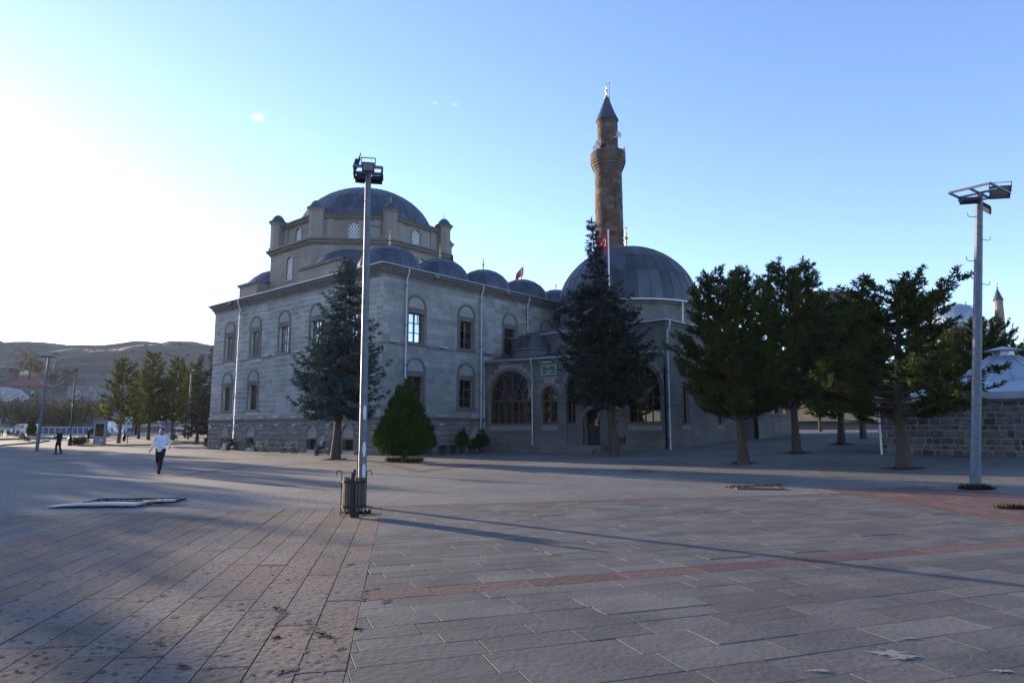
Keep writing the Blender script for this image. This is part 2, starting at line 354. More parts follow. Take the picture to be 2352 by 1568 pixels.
paving('grey_paving', 'grey stone slabs with uneven edges in front of the red band', M['slab_grey'], (bA.x, bA.y), band_az, (-30, 0), .36, (.55, 1.15),
       [((sm0.x, sm0.y), seam_n), (off(bA, bn, 0), neg(bn)), ((rA.x, rA.y), neg(rn))], vary=True, joint=.005, seed=4, zj=.0018, tl=.0025, xr=(-3, 16))
paving('red_band_paving', 'narrow band of red stone slabs crossing the grey paving', M['slab_band'], (bA.x, bA.y), band_az, (0, 1), BW, (.5, 1.2),
       [((sm0.x, sm0.y), seam_n), ((rA.x, rA.y), neg(rn)), (off(bA, bn, 0), bn), (off(bA, bn, BW), neg(bn))], seed=5, xr=(-1, 14))
paving('grey_paving_beyond', 'grey stone slabs between the two red bands', M['slab_grey'], off(bA, bn, BW), band_az, (0, 34), .27, (.5, 1.0),
       [((sm0.x, sm0.y), seam_n), (off(bA, bn, BW), bn), (off(cA, cn_, -.42), neg(cn_)), ((rA.x, rA.y), neg(rn))], vary=True, joint=.005, seed=6, zj=.0018, tl=.0025, xr=(-3, 14))
paving('red_band_paving_far', 'far band of small red slabs behind the litter bin', M['slab_band'], off(cA, cn_, -.42), math.degrees(math.atan2(cd.x, cd.y)), (0, 2), .21, (.35, .7),
       [((sm0.x, sm0.y), seam_n), ((rA.x, rA.y), neg(rn)), (off(cA, cn_, -.42), cn_), (off(cA, cn_, 0), neg(cn_))], seed=7, xr=(-1, 14))
paving('red_lane_paving', 'wide lane of red slabs near the leaning floodlight mast', M['slab_band'], (rA.x, rA.y), math.degrees(math.atan2(rd_.x, rd_.y)), (-16, 0), .27, (.4, .9),
       [((rA.x, rA.y), rn), (off(cA, cn_, 1.2), neg(cn_)), (off(rA, rn, 4.3), neg(rn))], seed=8, xr=(-6, 9))
# red lines set into the far pavers
def strip(name, label, pts, w, m):
    b = MB()
    for (x0, y0), (x1, y1) in zip(pts[:-1], pts[1:]):
        p, q = gp(x0, y0), gp(x1, y1); n = 8; d = (q - p).normalized(); s = Vector((-d.y, d.x, 0)) * w / 2
        for i in range(n):
            a, c = p.lerp(q, i / n), p.lerp(q, (i + 1) / n)
            vs = [a - s, c - s, c + s, a + s]; b.add([(v.x, v.y, G(v.x, v.y) + .006) for v in vs], [(0, 1, 2, 3)])
    return tag(b.build(name, m), label, kind='structure')
strip('red_paver_line', 'red paver line angled around the thuja bed', [(868, 1062), (972, 1084)], .55, M['slab_band'])
strip('red_paver_line', 'red paver line running right from the thuja bed', [(960, 1082), (1110, 1066), (1250, 1062)], .5, M['slab_band'])
strip('red_paver_line', 'short red paver line pointing at the porch steps', [(1478, 1085), (1466, 1052)], .8, M['slab_band'])
strip('red_paver_line', 'faint red paver line crossing near the walking man', [(400, 1094), (560, 1072), (800, 1060)], .5, M['slab_band'])
# ============================================================ MOSQUE (two-storey ashlar block with the large drum)
MC = gp(871, 1046); MROT = R_(48.7); MLX, MLY = 20.4, 25.0
mosque = thing('mosque', 'grey two-storey ashlar mosque with a wide lead dome on a turreted drum', 'mosque', MC, MROT)
LEFT = dict(loc=(0, MLY, 0), rot=(0, 0, R_(-90)))       # facade frames: x to the right, y inward, z up
RIGHT = dict(loc=(0, 0, 0), rot=(0, 0, 0))
def unit_block(name, m, ch=(.012, .03), rough=0, seed=0):
    rd = random.Random(seed); V = []; F = []
    nx, nz = (4, 3) if rough else (1, 1)
    for j in range(nz + 1):
        for i in range(nx + 1):
            x = -.5 + ch[0] + (1 - 2 * ch[0]) * i / nx; z = -.5 + ch[1] + (1 - 2 * ch[1]) * j / nz
            edge = i in (0, nx) or j in (0, nz)
            V.append((x, 0 if not rough else (rd.uniform(.1, .3) if edge else rd.uniform(-.55, .1)) * rough, z))
    for j in range(nz):
        for i in range(nx): F.append((j * (nx + 1) + i, j * (nx + 1) + i + 1, (j + 1) * (nx + 1) + i + 1, (j + 1) * (nx + 1) + i))
    ring = [i for i in range(nx + 1)] + [j * (nx + 1) + nx for j in range(1, nz + 1)] + [nz * (nx + 1) + i for i in reversed(range(nx))] + [j * (nx + 1) for j in reversed(range(1, nz))]
    b = len(V)
    def outer(v): return (max(-.5, min(.5, v[0] * .5 / (.5 - ch[0]))), max(-.5, min(.5, v[2] * .5 / (.5 - ch[1]))))
    for k in ring: x, z = outer(V[k]); V.append((x, .25, z))
    c = len(V)
    for k in ring: x, z = outer(V[k]); V.append((x, 1.0, z))
    n = len(ring)
    for i in range(n):
        j = (i + 1) % n; F += [(ring[j], ring[i], b + i, b + j), (b + j, b + i, c + i, c + j)]
    me = bpy.data.meshes.new(name); me.from_pydata(V, [], F); me.materials.append(m); return me, V, F
def subtract(iv, holes):
    out = [iv]
    for h0, h1 in holes:
        nxt = []
        for a, b in out:
            if h1 <= a or h0 >= b: nxt.append((a, b)); continue
            if h0 > a: nxt.append((a, h0))
            if h1 < b: nxt.append((h1, b))
        out = nxt
    return [q for q in out if q[1] - q[0] > .06]
def courses(L, z0, z1, h, lens, holes, rd, x0=0.0):
    out = []; n = max(1, round((z1 - z0) / h)); h = (z1 - z0) / n
    for r in range(n):
        a, b = z0 + r * h, z0 + (r + 1) * h
        for s0, s1 in subtract((x0, L), [(q[0], q[1]) for q in holes if q[3] > a + .02 and q[2] < b - .02]):
            t = s0; first = True
            while t < s1 - 1e-3:
                l = rd.uniform(*lens) * (rd.uniform(.4, .9) if first and r % 2 else 1); first = False
                if s1 - (t + l) < lens[0] * .5: l = s1 - t
                l = min(l, s1 - t); out.append((t, t + l, a, b)); t += l
    return out
def lay(parent, rects, meshes, joint, thick, proud, keep, name='stone', rest_name='stonework', to_world=None, weight=None):
    """the 'keep' largest in view as stones of their own, the rest joined"""
    def score(r):
        p = to_world @ Vector(((r[0] + r[1]) / 2, 0, (r[2] + r[3]) / 2)); d2 = p.x ** 2 + p.y ** 2
        vis = 1 if abs(p.x) < p.y * .75 else .01
        return (r[1] - r[0]) * (r[3] - r[2]) / d2 * vis * (weight(r) if weight else 1)
    rects = sorted(rects, key=lambda r: -score(r)); rest = MB(); rd = random.Random(len(rects))
    for i, r in enumerate(rects):
        me, V, F = meshes[rd.randrange(len(meshes))]; j = joint
        sx, sz = r[1] - r[0] - j, r[3] - r[2] - j; c = ((r[0] + r[1]) / 2, -proud + rd.uniform(-.004, .004), (r[2] + r[3]) / 2)
        if i < keep: put(name, me, parent, c, (0, 0, 0), (sx, thick, sz))
        else: rest.add([(c[0] + v[0] * sx, c[1] + v[1] * thick, c[2] + v[2] * sz) for v in V], F)
    if rest.v: tag(put(rest_name, fast_or(rest, meshes[0][0].materials[0]), parent), kind='stuff')
def fast_or(mb, m):
    me = bpy.data.meshes.new('stonework'); me.from_pydata(mb.v, [], mb.f); me.materials.append(m); return me
def holed_wall(L, z0, z1, holes, depth=.4, x0=0.0):
    """flat wall (y=0 front) with rectangular holes and their reveals"""
    b = MB(); xs = sorted({x0, L, *[h[0] for h in holes], *[h[1] for h in holes]}); zs = sorted({z0, z1, *[h[2] for h in holes], *[h[3] for h in holes]})
    for i in range(len(xs) - 1):
        for j in range(len(zs) - 1):
            cx, cz = (xs[i] + xs[i + 1]) / 2, (zs[j] + zs[j + 1]) / 2
            if any(h[0] < cx < h[1] and h[2] < cz < h[3] for h in holes): continue
            b.add([(xs[i], 0, zs[j]), (xs[i + 1], 0, zs[j]), (xs[i + 1], 0, zs[j + 1]), (xs[i], 0, zs[j + 1])], [(0, 1, 2, 3)])
    for h in holes:
        a, c, e, f = h[:4]
        b.add([(a, 0, e), (c, 0, e), (c, depth, e), (a, depth, e)], [(0, 1, 2, 3)]); b.add([(a, 0, f), (c, 0, f), (c, depth, f), (a, depth, f)], [(3, 2, 1, 0)])
        b.add([(a, 0, e), (a, depth, e), (a, depth, f), (a, 0, f)], [(0, 1, 2, 3)]); b.add([(c, 0, e), (c, depth, e), (c, depth, f), (c, 0, f)], [(3, 2, 1, 0)])
    return b
def arch_pts(cx, w, zs, rise, n=12):     # half-width w, spring height zs, crown height zs+rise
    return [(cx - w * math.cos(math.pi * k / n), zs + rise * math.sin(math.pi * k / n) ** .92) for k in range(n + 1)]
def arch_ring(cx, w, t, zs, rise, y0, y1, n=14):
    b = MB(); i_, o_ = arch_pts(cx, w, zs, rise, n), arch_pts(cx, w + t, zs, rise + t, n)
    for k in range(n):
        b.wallprism([i_[k], i_[k + 1], o_[k + 1], o_[k]], y0, y1)
    return b
def casement(parent, fr, cx, w, z0, z1, depth=.3, rows=3, open_pane=None, glass='glass'):
    """stone surround (the part) with sill, wooden frame, mullions and panes under it"""
    def P(name, b, m, par): return b.build(name, m, par)
    s = MB(); t = .24; a, c = cx - w / 2, cx + w / 2
    s.box((a - t, -.07, z0 - .02), (a - .002, .02, z1 + t)).box((c + .002, -.07, z0 - .02), (c + t, .02, z1 + t)).box((a, -.07, z1 + .002), (c, .02, z1 + t))
    s.box((a - t - .05, -.11, z1 + t + .002), (c + t + .05, .02, z1 + t + .1))
    win = s.build('window', M['smooth_stone'], parent, fr['loc'], fr['rot'])
    MB().box((a - t - .06, -.13, z0 - .18), (c + t + .06, .02, z0 - .022)).build('sill', M['smooth_stone'], win)
    f = MB(); k = .075; y0, y1 = depth - .09, depth - .02
    f.box((a + .002, y0, z0 + .002), (a + k, y1, z1 - .002)).box((c - k, y0, z0 + .002), (c - .002, y1, z1 - .002)).box((a + k, y0, z0 + .002), (c - k, y1, z0 + k)).box((a + k, y0, z1 - k), (c - k, y1, z1 - .002))
    P('frame', f, M['wood'], win)
    g = MB(); g.box((cx - .055, y0 - .01, z0 + k), (cx + .055, y1, z1 - k)); P('mullion', g, M['wood'], win)
    zz = [z0 + k] + [z0 + (z1 - z0) * (i / rows) for i in range(1, rows)] + [z1 - k]
    for i in range(1, rows):
        for (xa, xb) in ((a + k, cx - .057), (cx + .057, c - k)):
            g = MB(); g.box((xa, y0, zz[i] - .03), (xb, y1, zz[i] + .03)); P('glazing_bar', g, M['wood'], win)
    rd = random.Random(int(cx * 100 + z0 * 7))
    for i in range(rows):
        for q, (xa, xb) in enumerate(((a + k, cx - .057), (cx + .057, c - k))):
            if open_pane and (i, q) in open_pane: continue
            h = rd.uniform(-.006, .006); v = rd.uniform(-.006, .006); g = MB(); yc = depth - .05
            za, zb = zz[i] + .03 * (i > 0), zz[i + 1] - .03 * (i < rows - 1)
            g.add([(xa, yc - h - v, za), (xb, yc + h - v, za), (xb, yc + h + v, zb), (xa, yc - h + v, zb)], [(0, 1, 2, 3)]); P('pane', g, M[glass], win)
    MB().box((a + .002, depth + .3, z0 - .1), (c - .002, depth + .32, z1 + .1)).build('dark_room', M['interior'], win)
    return win
def blind_arch(parent, fr, cx, w, zs, rise, m1='smooth_stone', m2='pale_panel'):
    o = arch_ring(cx, w, .17, zs, rise, -.085, .02).build('blind_arch', M[m1], parent, fr['loc'], fr['rot'])
    pts = arch_pts(cx, w - .02, zs, rise - .02, 12); MB().wallprism(pts, -.05, .02).build('tympanum', M[m2], o)
    return o
blk = unit_block('stone', M['ashlar'])
rblk = [unit_block('rough_stone', M['rough_stone'], (.02, .04), 1, k) for k in range(5)]
MW = mosque.matrix_world if False else (Matrix.Translation(MC) @ Matrix.Rotation(MROT, 4, 'Z'))
def fw(fr): return MW @ Matrix.Translation(fr['loc']) @ Matrix.Rotation(fr['rot'][2], 4, 'Z')
WW = 1.45
Lcols = [MLY - v for v in (21.9, 17.3, 12.7, 8.1, 3.5)]; Rcols = [3.0, 8.1, 13.2, 18.1]
plinth_top = 2.42
def facade(fr, L, cols, low, plin, keep, rkeep):
    holes = [(c - WW / 2, c + WW / 2, 7.92, 10.05) for c in cols] + [(c - WW / 2, c + WW / 2, 3.4, 5.5) for c in low]
    ph = [(c - .72, c + .72, .25, 1.05) for c in plin]
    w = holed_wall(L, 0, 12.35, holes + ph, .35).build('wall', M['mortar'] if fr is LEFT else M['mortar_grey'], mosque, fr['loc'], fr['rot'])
    wide = [(h[0] - .24, h[1] + .24, h[2] - .18, h[3] + .3) for h in holes] 
    rd = random.Random(int(L * 10))
    lay(w, courses(L, 2.62, 12.35, .41, (.55, 1.25), wide, rd), [blk], .045 if fr is LEFT else .02, .06, .014, keep, to_world=fw(fr))
    phw = [(c - .74, c + .74, .2, 1.95) for c in plin]
    lay(w, courses(L, .02, plinth_top, .4, (.5, 1.1), phw, rd), rblk, .02, .16, .10, rkeep, name='plinth_stone', rest_name='plinth_stonework', to_world=fw(fr))
    MB().box((-.0, -.16, plinth_top + .002), (L + .0, .02, plinth_top + .09)).box((0, -.2, plinth_top + .092), (L, .02, plinth_top + .19)).build('plinth_moulding', M['smooth_stone'], mosque, fr['loc'], fr['rot'])
    for c in cols:
        casement(mosque, fr, c, WW, 7.92, 10.05, glass='glass_mirror' if fr is LEFT or c < 4 else 'glass', open_pane=((0, 0), (1, 0)) if 6 < c < 9 and fr is RIGHT else None); blind_arch(mosque, fr, c, .78, 10.42, .82)
    for c in low:
        casement(mosque, fr, c, WW, 3.4, 5.5); blind_arch(mosque, fr, c, .78, 5.87, .82)
    for c in plin:
        o = arch_ring(c, .74, .2, 1.18, .85, -.15, .02, 10).build('basement_arch', M['rough_stone'], mosque, fr['loc'], fr['rot'])
        for sx in (-1, 1):
            MB().box((min(c, c + sx * .72) + .008, -.04, 1.2), (max(c, c + sx * .72) - .008, .02, 1.56)).build('tympanum_slab', M['pale_panel'], o)
            pts = [p for p in arch_pts(c, .72, 1.58, .42, 14) if (p[0] - c) * sx >= -.001]; pts = ([(c + sx * .008, 1.58)] + pts) if sx > 0 else (pts + [(c - .008, 1.58)])
            MB().wallprism([(c + sx * max(.008, abs(p[0] - c)), p[1]) for p in pts], -.04, .02).build('tympanum_slab', M['pale_panel'], o)
        MB().box((c - .74, .3, .25), (c + .74, .32, 1.05)).build('dark_opening', M['interior'], o); MB().box((c - .719, -.09, .251), (c - .66, .3, 1.049)).box((c + .66, -.09, .251), (c + .719, .3, 1.049)).box((c - .66, -.09, .251), (c + .66, .3, .29)).box((c - .66, -.02, 1.01), (c + .66, .3, 1.049)).build('window_lining', M['rough_stone'], o)
        MB().box((c - .9, -.13, 1.055), (c + .9, .02, 1.175)).build('lintel', M['rough_stone'], o)
    # string course with its cable
    zc = 7.62; segs = []; x = 0
    for a, b in subtract((0, L), sorted((c - WW / 2 - .32, c + WW / 2 + .32) for c in cols)):
        MB().box((a, -.05, zc), (b, .02, zc + .09)).build('string_course', M['cornice_stone'], mosque, fr['loc'], fr['rot'])
    return w
lw = facade(LEFT, MLY, Lcols, [Lcols[i] for i in (0, 1, 3, 4)], [Lcols[i] for i in (0, 1, 3, 4)], 300, 150)
rw = facade(RIGHT, MLX, Rcols, Rcols[:2], [9.3], 280, 90)
bk = MB().box((.5, 24.6, 0), (20.0, 24.96, 12.3)).box((20.0, .5, 0), (20.36, 24.5, 12.3)).build('rear_wall', M['mortar_grey'], mosque)
def slab(name, d, z0, z1, m): return MB().box((-d, -d, z0), (MLX + d, MLY + d, z1)).build(name, M[m], mosque)
slab('cornice', .06, 12.352, 12.55, 'cornice_stone'); slab('cornice', .16, 12.552, 12.7, 'smooth_stone'); slab('cornice', .24, 12.702, 12.9, 'cornice_stone'); slab('cornice', .4, 12.902, 13.06, 'smooth_stone')
dm = MB().box((-.055, 0, -.07), (.055, .1, .07)).mesh('dentil', M['cornice_stone'])
for fr, L in ((LEFT, MLY), (RIGHT, MLX)):
    n = int(L / .24); D = MB()
    for i in range(n): D.cbox((.12 + i * .24, -.3, 12.83), (.12, .12, .12))
    tag(D.build('dentils', M['cornice_stone'], mosque, fr['loc'], fr['rot']), kind='stuff')
slab('roof', .46, 13.062, 13.14, 'lead_dark')
gut = MB()
for p, q in (((-.5, MLY + .5, 13.12), (-.5, -.5, 13.12)), ((-.5, -.5, 13.12), (MLX + .5, -.5, 13.12))): gut.tube([p, q], .06, 8)
gut.build('gutter', M['pipe'], mosque, smooth=True)
def downpipe(parent, fr, x, z0, z1, y=-.16):
    b = MB(); b.tube([(x, y - .22, z1), (x, y - .22, z1 - .3), (x, y, z1 - .75), (x, y, z0 + .2), (x, y - .15, z0)], .065, 8)
    o = b.build('downpipe', M['pipe'], parent, fr['loc'], fr['rot'], smooth=True)
    for k in range(4):
        z = z0 + .8 + (z1 - z0 - 2) * k / 3; MB().cbox((x, y + .02, z), (.19, .2, .06)).build('bracket', M['galv'], o)
    return o
downpipe(mosque, LEFT, MLY - 19.8, .15, 13.05, -.24)
for x in (1.9, 9.55): downpipe(mosque, RIGHT, x, .15 if x > 5 else 2.6, 13.05, -.24)
downpipe(mosque, RIGHT, 15.35, 9.9, 13.05)
for x in (4.5, 12.4): MB().cbox((x, -.42, 12.95), (.42, .34, .26)).build('spout_box', M['cornice_stone'], mosque)
MB().cbox((MLY - 21.2, -.42, 12.95), (.42, .34, .26)).build('spout_box', M['cornice_stone'], mosque, LEFT['loc'], LEFT['rot'])
def wall_light(fr, x, z, w=.75, parent=None):
    o = MB().box((x - w / 2, -.3, z), (x + w / 2, -.17, z + .11)).build('wall_light', M['fixture'], parent or mosque, fr['loc'], fr['rot'])
    MB().box((x - .05, -.18, z + .02), (x + .05, .0, z + .09)).build('light_arm', M['galv'], o); return o
for v in (24.2, 20.7, 19.1, 15.3, 13.0, 10.4, 6.6, 4.0, 1.5): wall_light(LEFT, MLY - v, 2.68)
for v in (24.3, 20.6, 19.3, 15.2, 12.9, 10.3, 5.7, 3.9): wall_light(LEFT, MLY - v, 2.05, .42)
for v in (14.9, 10.2, 1.4): wall_light(LEFT, MLY - v, 7.78)
for x in (.9, 5.5, 10.4): wall_light(RIGHT, x, 7.75)
for x in (5.4,): wall_light(RIGHT, x, 2.68, 1.0); wall_light(RIGHT, x, 2.05, .45)

# ---- lead domes made of panels
def dome(parent, name, c, a, b, n, rings, m, panel='lead_panel', seam=.03, rz=0.0, shell=True, amin=.02):
    """a radius, b height; rings: fractions of the quarter arc from base (0) to crown (1)"""
    prof = [((a - .03) * math.cos(math.pi / 2 * k / 14), (b - .03) * math.sin(math.pi / 2 * k / 14)) for k in range(15)]
    o = MB().lathe(prof, 48).build(name, M['lead_dark'], parent, c, (0, 0, rz), smooth='all')
    for i in range(len(rings) - 1):
        r0, r1 = rings[i], rings[i + 1]; V = []; F = []; nu, nv = 3, 3; half = math.pi / n
        for j in range(nv + 1):
            ph = math.pi / 2 * (r0 + (r1 - r0) * j / nv)
            for k in range(nu + 1):
                th = -half * .985 + 2 * half * .985 * k / nu; e = .012 + (.012 if 0 < k < nu else 0) - (.010 if j == nv and i < len(rings) - 2 else 0) + .014 * (j == 0)
                V.append(((a + e) * math.cos(ph) * math.cos(th), (a + e) * math.cos(ph) * math.sin(th), (b + e) * math.sin(ph)))
        for j in range(nv):
            for k in range(nu): F.append((j * 4 + k, j * 4 + k + 1, (j + 1) * 4 + k + 1, (j + 1) * 4 + k))
        s0 = len(V)                                          # standing seam on one edge
        for j in range(nv + 1):
            ph = math.pi / 2 * (r0 + (r1 - r0) * j / nv); w = seam / max(a * math.cos(ph), .15)
            for th, e in ((-half - w, .005), (-half - w * .5, .055), (-half + w * .5, .055), (-half + w, .005)):
                V.append(((a + e) * math.cos(ph) * math.cos(th), (a + e) * math.cos(ph) * math.sin(th), (b + e) * math.sin(ph)))
        for j in range(nv):
            for k in range(3): F.append((s0 + j * 4 + k, s0 + j * 4 + k + 1, s0 + (j + 1) * 4 + k + 1, s0 + (j + 1) * 4 + k))
        me = bpy.data.meshes.new(panel); me.from_pydata(V, [], F); me.materials.append(M[m]); me.polygons.foreach_set('use_smooth', np.ones(len(F), dtype=bool))
        step = 2 if r0 > .8 else 1
        for k in range(0, n, 1): put(panel, me, o, (0, 0, 0), (0, 0, 2 * math.pi * k / n))
    return o
def finial(parent, c, h, m='gold', crescent=True):
    k = h; pr = [(.16, 0), (.17, .02), (.09, .07), (.035, .16), (.035, .22), (.1, .27), (.035, .32), (.03, .36), (.085, .41), (.1, .44), (.085, .47), (.03, .51), (.028, .56), (.07, .6), (.028, .64), (.022, .7), (.05, .73), (.02, .76), (.012, .82), (0, .83)]
    o = MB().lathe([(r * k * .9, z * k) for r, z in pr], 12).build('finial', M[m], parent, c, smooth='all')
    if crescent:
        b = MB(); R = .075 * k; pts = [(R * math.sin(t), 0, .9 * k - R * math.cos(t)) for t in np.linspace(-2.5, 2.5, 15)]; b.tube(pts, [.004 * k + .010 * k * math.cos(t / 2.5 * 1.3) for t in np.linspace(-2.5, 2.5, 15)], 6)
        b.build('crescent', M['white_paint'] if m != 'gold' else M['gold'], o, smooth=True)
    return o
for i in range(4):
    c = (2.55 + 5.1 * i, 2.65, 13.0); MB().lathe([(2.55, 0), (2.55, .22), (2.45, .28)], 24).build('dome_ring', M['lead_dark'], mosque, c)
    d = dome(mosque, 'small_dome', (c[0], c[1], 13.25), 2.42, 2.1, 22, (0, .5, .96), 'lead', rz=i * .07); finial(d, (0, 0, 2.05), 1.35)

# ---- annex carrying one more small dome
an = MB().box((20.37, .0, 0), (25.4, 5.2, 12.35)).build('annex_wall', M['smooth_stone'], mosque)
for d_, a_, b_, mm in ((.06, 12.352, 12.55, 'cornice_stone'), (.16, 12.552, 12.7, 'smooth_stone'), (.24, 12.702, 12.9, 'cornice_stone'), (.4, 12.902, 13.06, 'smooth_stone'), (.46, 13.062, 13.138, 'lead_dark')): MB().box((MLX + d_ + .002, -d_ + .001, a_), (25.4 + d_, 5.2 + d_, b_)).build('annex_cornice', M[mm], an)
d = dome(mosque, 'small_dome', (22.95, 2.65, 13.2), 2.25, 2.0, 20, (0, .5, .96), 'lead'); finial(d, (0, 0, 1.95), 1.35)
# ---- square base, octagon, drum
UC, VC = 10.25, 16.0
for nm, g, z0, z1, mm in (('base_block', 0, 13.145, 14.75, 'warm_stone'), ('base_cornice', .15, 14.752, 14.92, 'cornice_stone'), ('base_roof', .18, 14.922, 14.97, 'lead_dark')):
    MB().box((2.5, 8.2, z0), (18.0, 23.9, z1)).build(nm, M[mm], mosque)
    for x0, x1, y0, y1 in ((1.0, 2.495, 6.7, 12.6), (1.0, 2.495, 19.4, 22.6), (2.5, 6.9, 6.7, 8.195), (13.6, 19.5, 6.7, 8.195), (18.005, 19.5, 8.2, 12.6)):
        MB().box((x0 - (g if x0 == 1.0 else 0), y0 - (g if y0 in (6.7,) else 0), z0), (x1 + (g if x1 in (19.5,) else 0), y1 + (g if y1 == 22.6 else 0), z1)).build(nm, M[mm], mosque)
def octa(Rr, s): return [(UC - Rr, VC + s), (UC - Rr, VC - s), (UC - s, VC - Rr), (UC + s, VC - Rr), (UC + Rr, VC - s), (UC + Rr, VC + s), (UC + s, VC + Rr), (UC - s, VC + Rr)]
def oct_frames(Rr, s):
    P = octa(Rr, s); out = []
    for i in range(8):
        a, b = P[i], P[(i + 1) % 8]; ang = math.atan2(b[1] - a[1], b[0] - a[0]); out.append((a, math.hypot(b[0] - a[0], b[1] - a[1]), ang))
    return out
def octagon_tier(Rr, s, z0, z1, whole, wins, keep_faces=(0, 1, 2, 7, 3), budget=60, crs=.45):
    for i, (a, L, ang) in enumerate(oct_frames(Rr, s)):
        fr = dict(loc=(a[0], a[1], 0), rot=(0, 0, ang))
        w = [(q[0] * L - q[1], q[0] * L + q[1], q[2], q[3]) for q in wins]
        holes = [(h[0], h[1], h[2], h[3]) for h in w]
        o = holed_wall(L, z0, z1, holes, .3).build(whole, M['warm_stone'], mosque, fr['loc'], fr['rot'])
        if i in keep_faces:
            lay(o, courses(L, z0, z1, crs, (.6, 1.3), [(h[0] - .12, h[1] + .12, h[2] - .1, h[3] + .1) for h in holes], random.Random(i)), [wblk], .012, .05, .012, budget if i < 3 else 0, name='drum_stone', rest_name='drum_stonework', to_world=fw(fr))
        if i not in (0, 1, 2, 3, 7): continue
        for h in holes:
            cx, hw, zs = (h[0] + h[1]) / 2, (h[1] - h[0]) / 2, h[3] - (h[1] - h[0]) / 2
            sp_ = MB(); ap_ = arch_pts(cx, hw, zs, hw)
            for a_, c_ in zip(ap_[:-1], ap_[1:]): sp_.wallprism([a_, c_, (c_[0], h[3]), (a_[0], h[3])], -.012, .3)
            sp_.build('spandrel', M['warm_stone'], mosque, fr['loc'], fr['rot'])
            win = arch_ring(cx, hw, .16, zs, hw, -.07, .05).build('lattice_window', M['warm_stone'], mosque, fr['loc'], fr['rot'])
            MB().box((h[0] - .16, -.07, h[2] - .12), (h[0] - .002, .05, zs)).box((h[1] + .002, -.07, h[2] - .12), (h[1] + .16, .05, zs)).box((h[0], -.08, h[2] - .14), (h[1], .05, h[2] - .002)).build('window_jamb', M['warm_stone'], win)
            MB().wallprism(arch_pts(cx, hw, zs, hw) + [(h[1], h[2]), (h[0], h[2])], .2, .23).build('dark_pane', M['glass'], win)
            b = MB(); st = .42; top = h[3] 
            def inside(x, z): return h[0] <= x <= h[1] and h[2] <= z <= zs or (z > zs and (x - cx) ** 2 + (z - zs) ** 2 <= hw * hw)
            for sg in (1, -1):
                k = -12
                while k < 12:                                  # diagonal bars clipped to the opening
                    pts = [(h[0] + t, h[2] + k * st + sg * t * 1.7) for t in np.linspace(0, h[1] - h[0], 40)]
                    ins = [p for p in pts if inside(*p)]
                    if len(ins) > 2: b.bar((ins[0][0], .12, ins[0][1]), (ins[-1][0], .12, ins[-1][1]), .075, .06, (0, 1, 0))
                    k += 1
            b.build('lattice', M['lattice'], win)
wblk = unit_block('drum_stone', M['warm_stone'])
octagon_tier(8.1, 3.3, 13.145, 17.35, 'octagon_wall', [(.5, .5, 14.7, 16.8)])
def oct_slab(name, Rr, s, z0, z1, m): MB().prism([(x, y) for x, y in octa(Rr, s)], z0, z1).build(name, M[m], mosque)
oct_slab('octagon_cornice', 8.22, 3.35, 17.352, 17.5, 'cornice_stone'); oct_slab('octagon_cornice', 8.36, 3.4, 17.502, 17.66, 'warm_stone'); oct_slab('octagon_cornice', 8.55, 3.46, 17.662, 17.76, 'cornice_stone'); oct_slab('octagon_roof', 8.5, 3.44, 17.762, 17.82, 'lead_dark')
octagon_tier(7.35, 3.05, 17.8, 19.75, 'drum_wall', [(.5, .5, 17.92, 19.6)], crs=.4, budget=30)
for i, (a, L, ang) in enumerate(oct_frames(7.35, 3.05)):            # shallow pilasters beside the turrets
    if i in (4, 5, 6): continue
    for x in (1.05, L - 1.05): MB().box((x - .3, -.1, 17.82), (x + .3, .02, 19.75)).build('pilaster', M['warm_stone'], mosque, (a[0], a[1], 0), (0, 0, ang))
oct_slab('drum_cornice', 7.45, 3.1, 19.752, 19.9, 'cornice_stone'); oct_slab('drum_cornice', 7.6, 3.15, 19.902, 20.05, 'warm_stone'); oct_slab('drum_cornice', 7.75, 3.2, 20.052, 20.16, 'cornice_stone'); oct_slab('drum_roof', 7.8, 3.22, 20.162, 20.2, 'lead_dark')
for i, (x, y) in enumerate(octa(7.6, 3.15)):
    t = MB().lathe([(.75, 17.8), (.75, 18.15), (.64, 18.2), (.64, 20.3), (.7, 20.34), (.7, 20.42), (.8, 20.5), (.8, 20.58)], 8, a0=.39, a1=.39 + 2 * math.pi).build('turret', M['warm_stone'], mosque, (x, y, 0))
    c = MB().lathe([(.86, 20.58), (.84, 20.64), (.6, 20.78), (.52, 20.95), (.42, 21.12), (.25, 21.27), (0, 21.34)], 14).build('turret_cap', M['lead'], t, smooth='all'); MB().lathe([(0, 20.58), (.86, 20.582)], 14).build('cap_base', M['lead_dark'], t)
    if i % 2 == 0 or i in (3, 7): finial(t, (0, 0, 21.3), .62)
bd_ = dome(mosque, 'main_dome', (UC, VC, 19.75), 6.5, 5.05, 40, (0, .2, .42, .64, .84, .97), 'lead', rz=.05); finial(bd_, (0, 0, 5.0), 3.1)
for sx, sy in ((-1, -1), (1, -1), (-1, 1)):                          # corner half domes between square and octagon
    cx, cy = UC + sx * 5.6, VC + sy * 5.6
    pr = [(3.72, 14.975), (3.6, 15.0), (3.35, 15.12), (3.05, 15.42), (2.6, 15.9), (2.0, 16.36), (1.2, 16.68), (0, 16.8)]
    b = MB().lathe(pr, 28)
    b.build('corner_half_dome', M['lead_dark'], mosque, (cx, cy, 0), smooth=True)
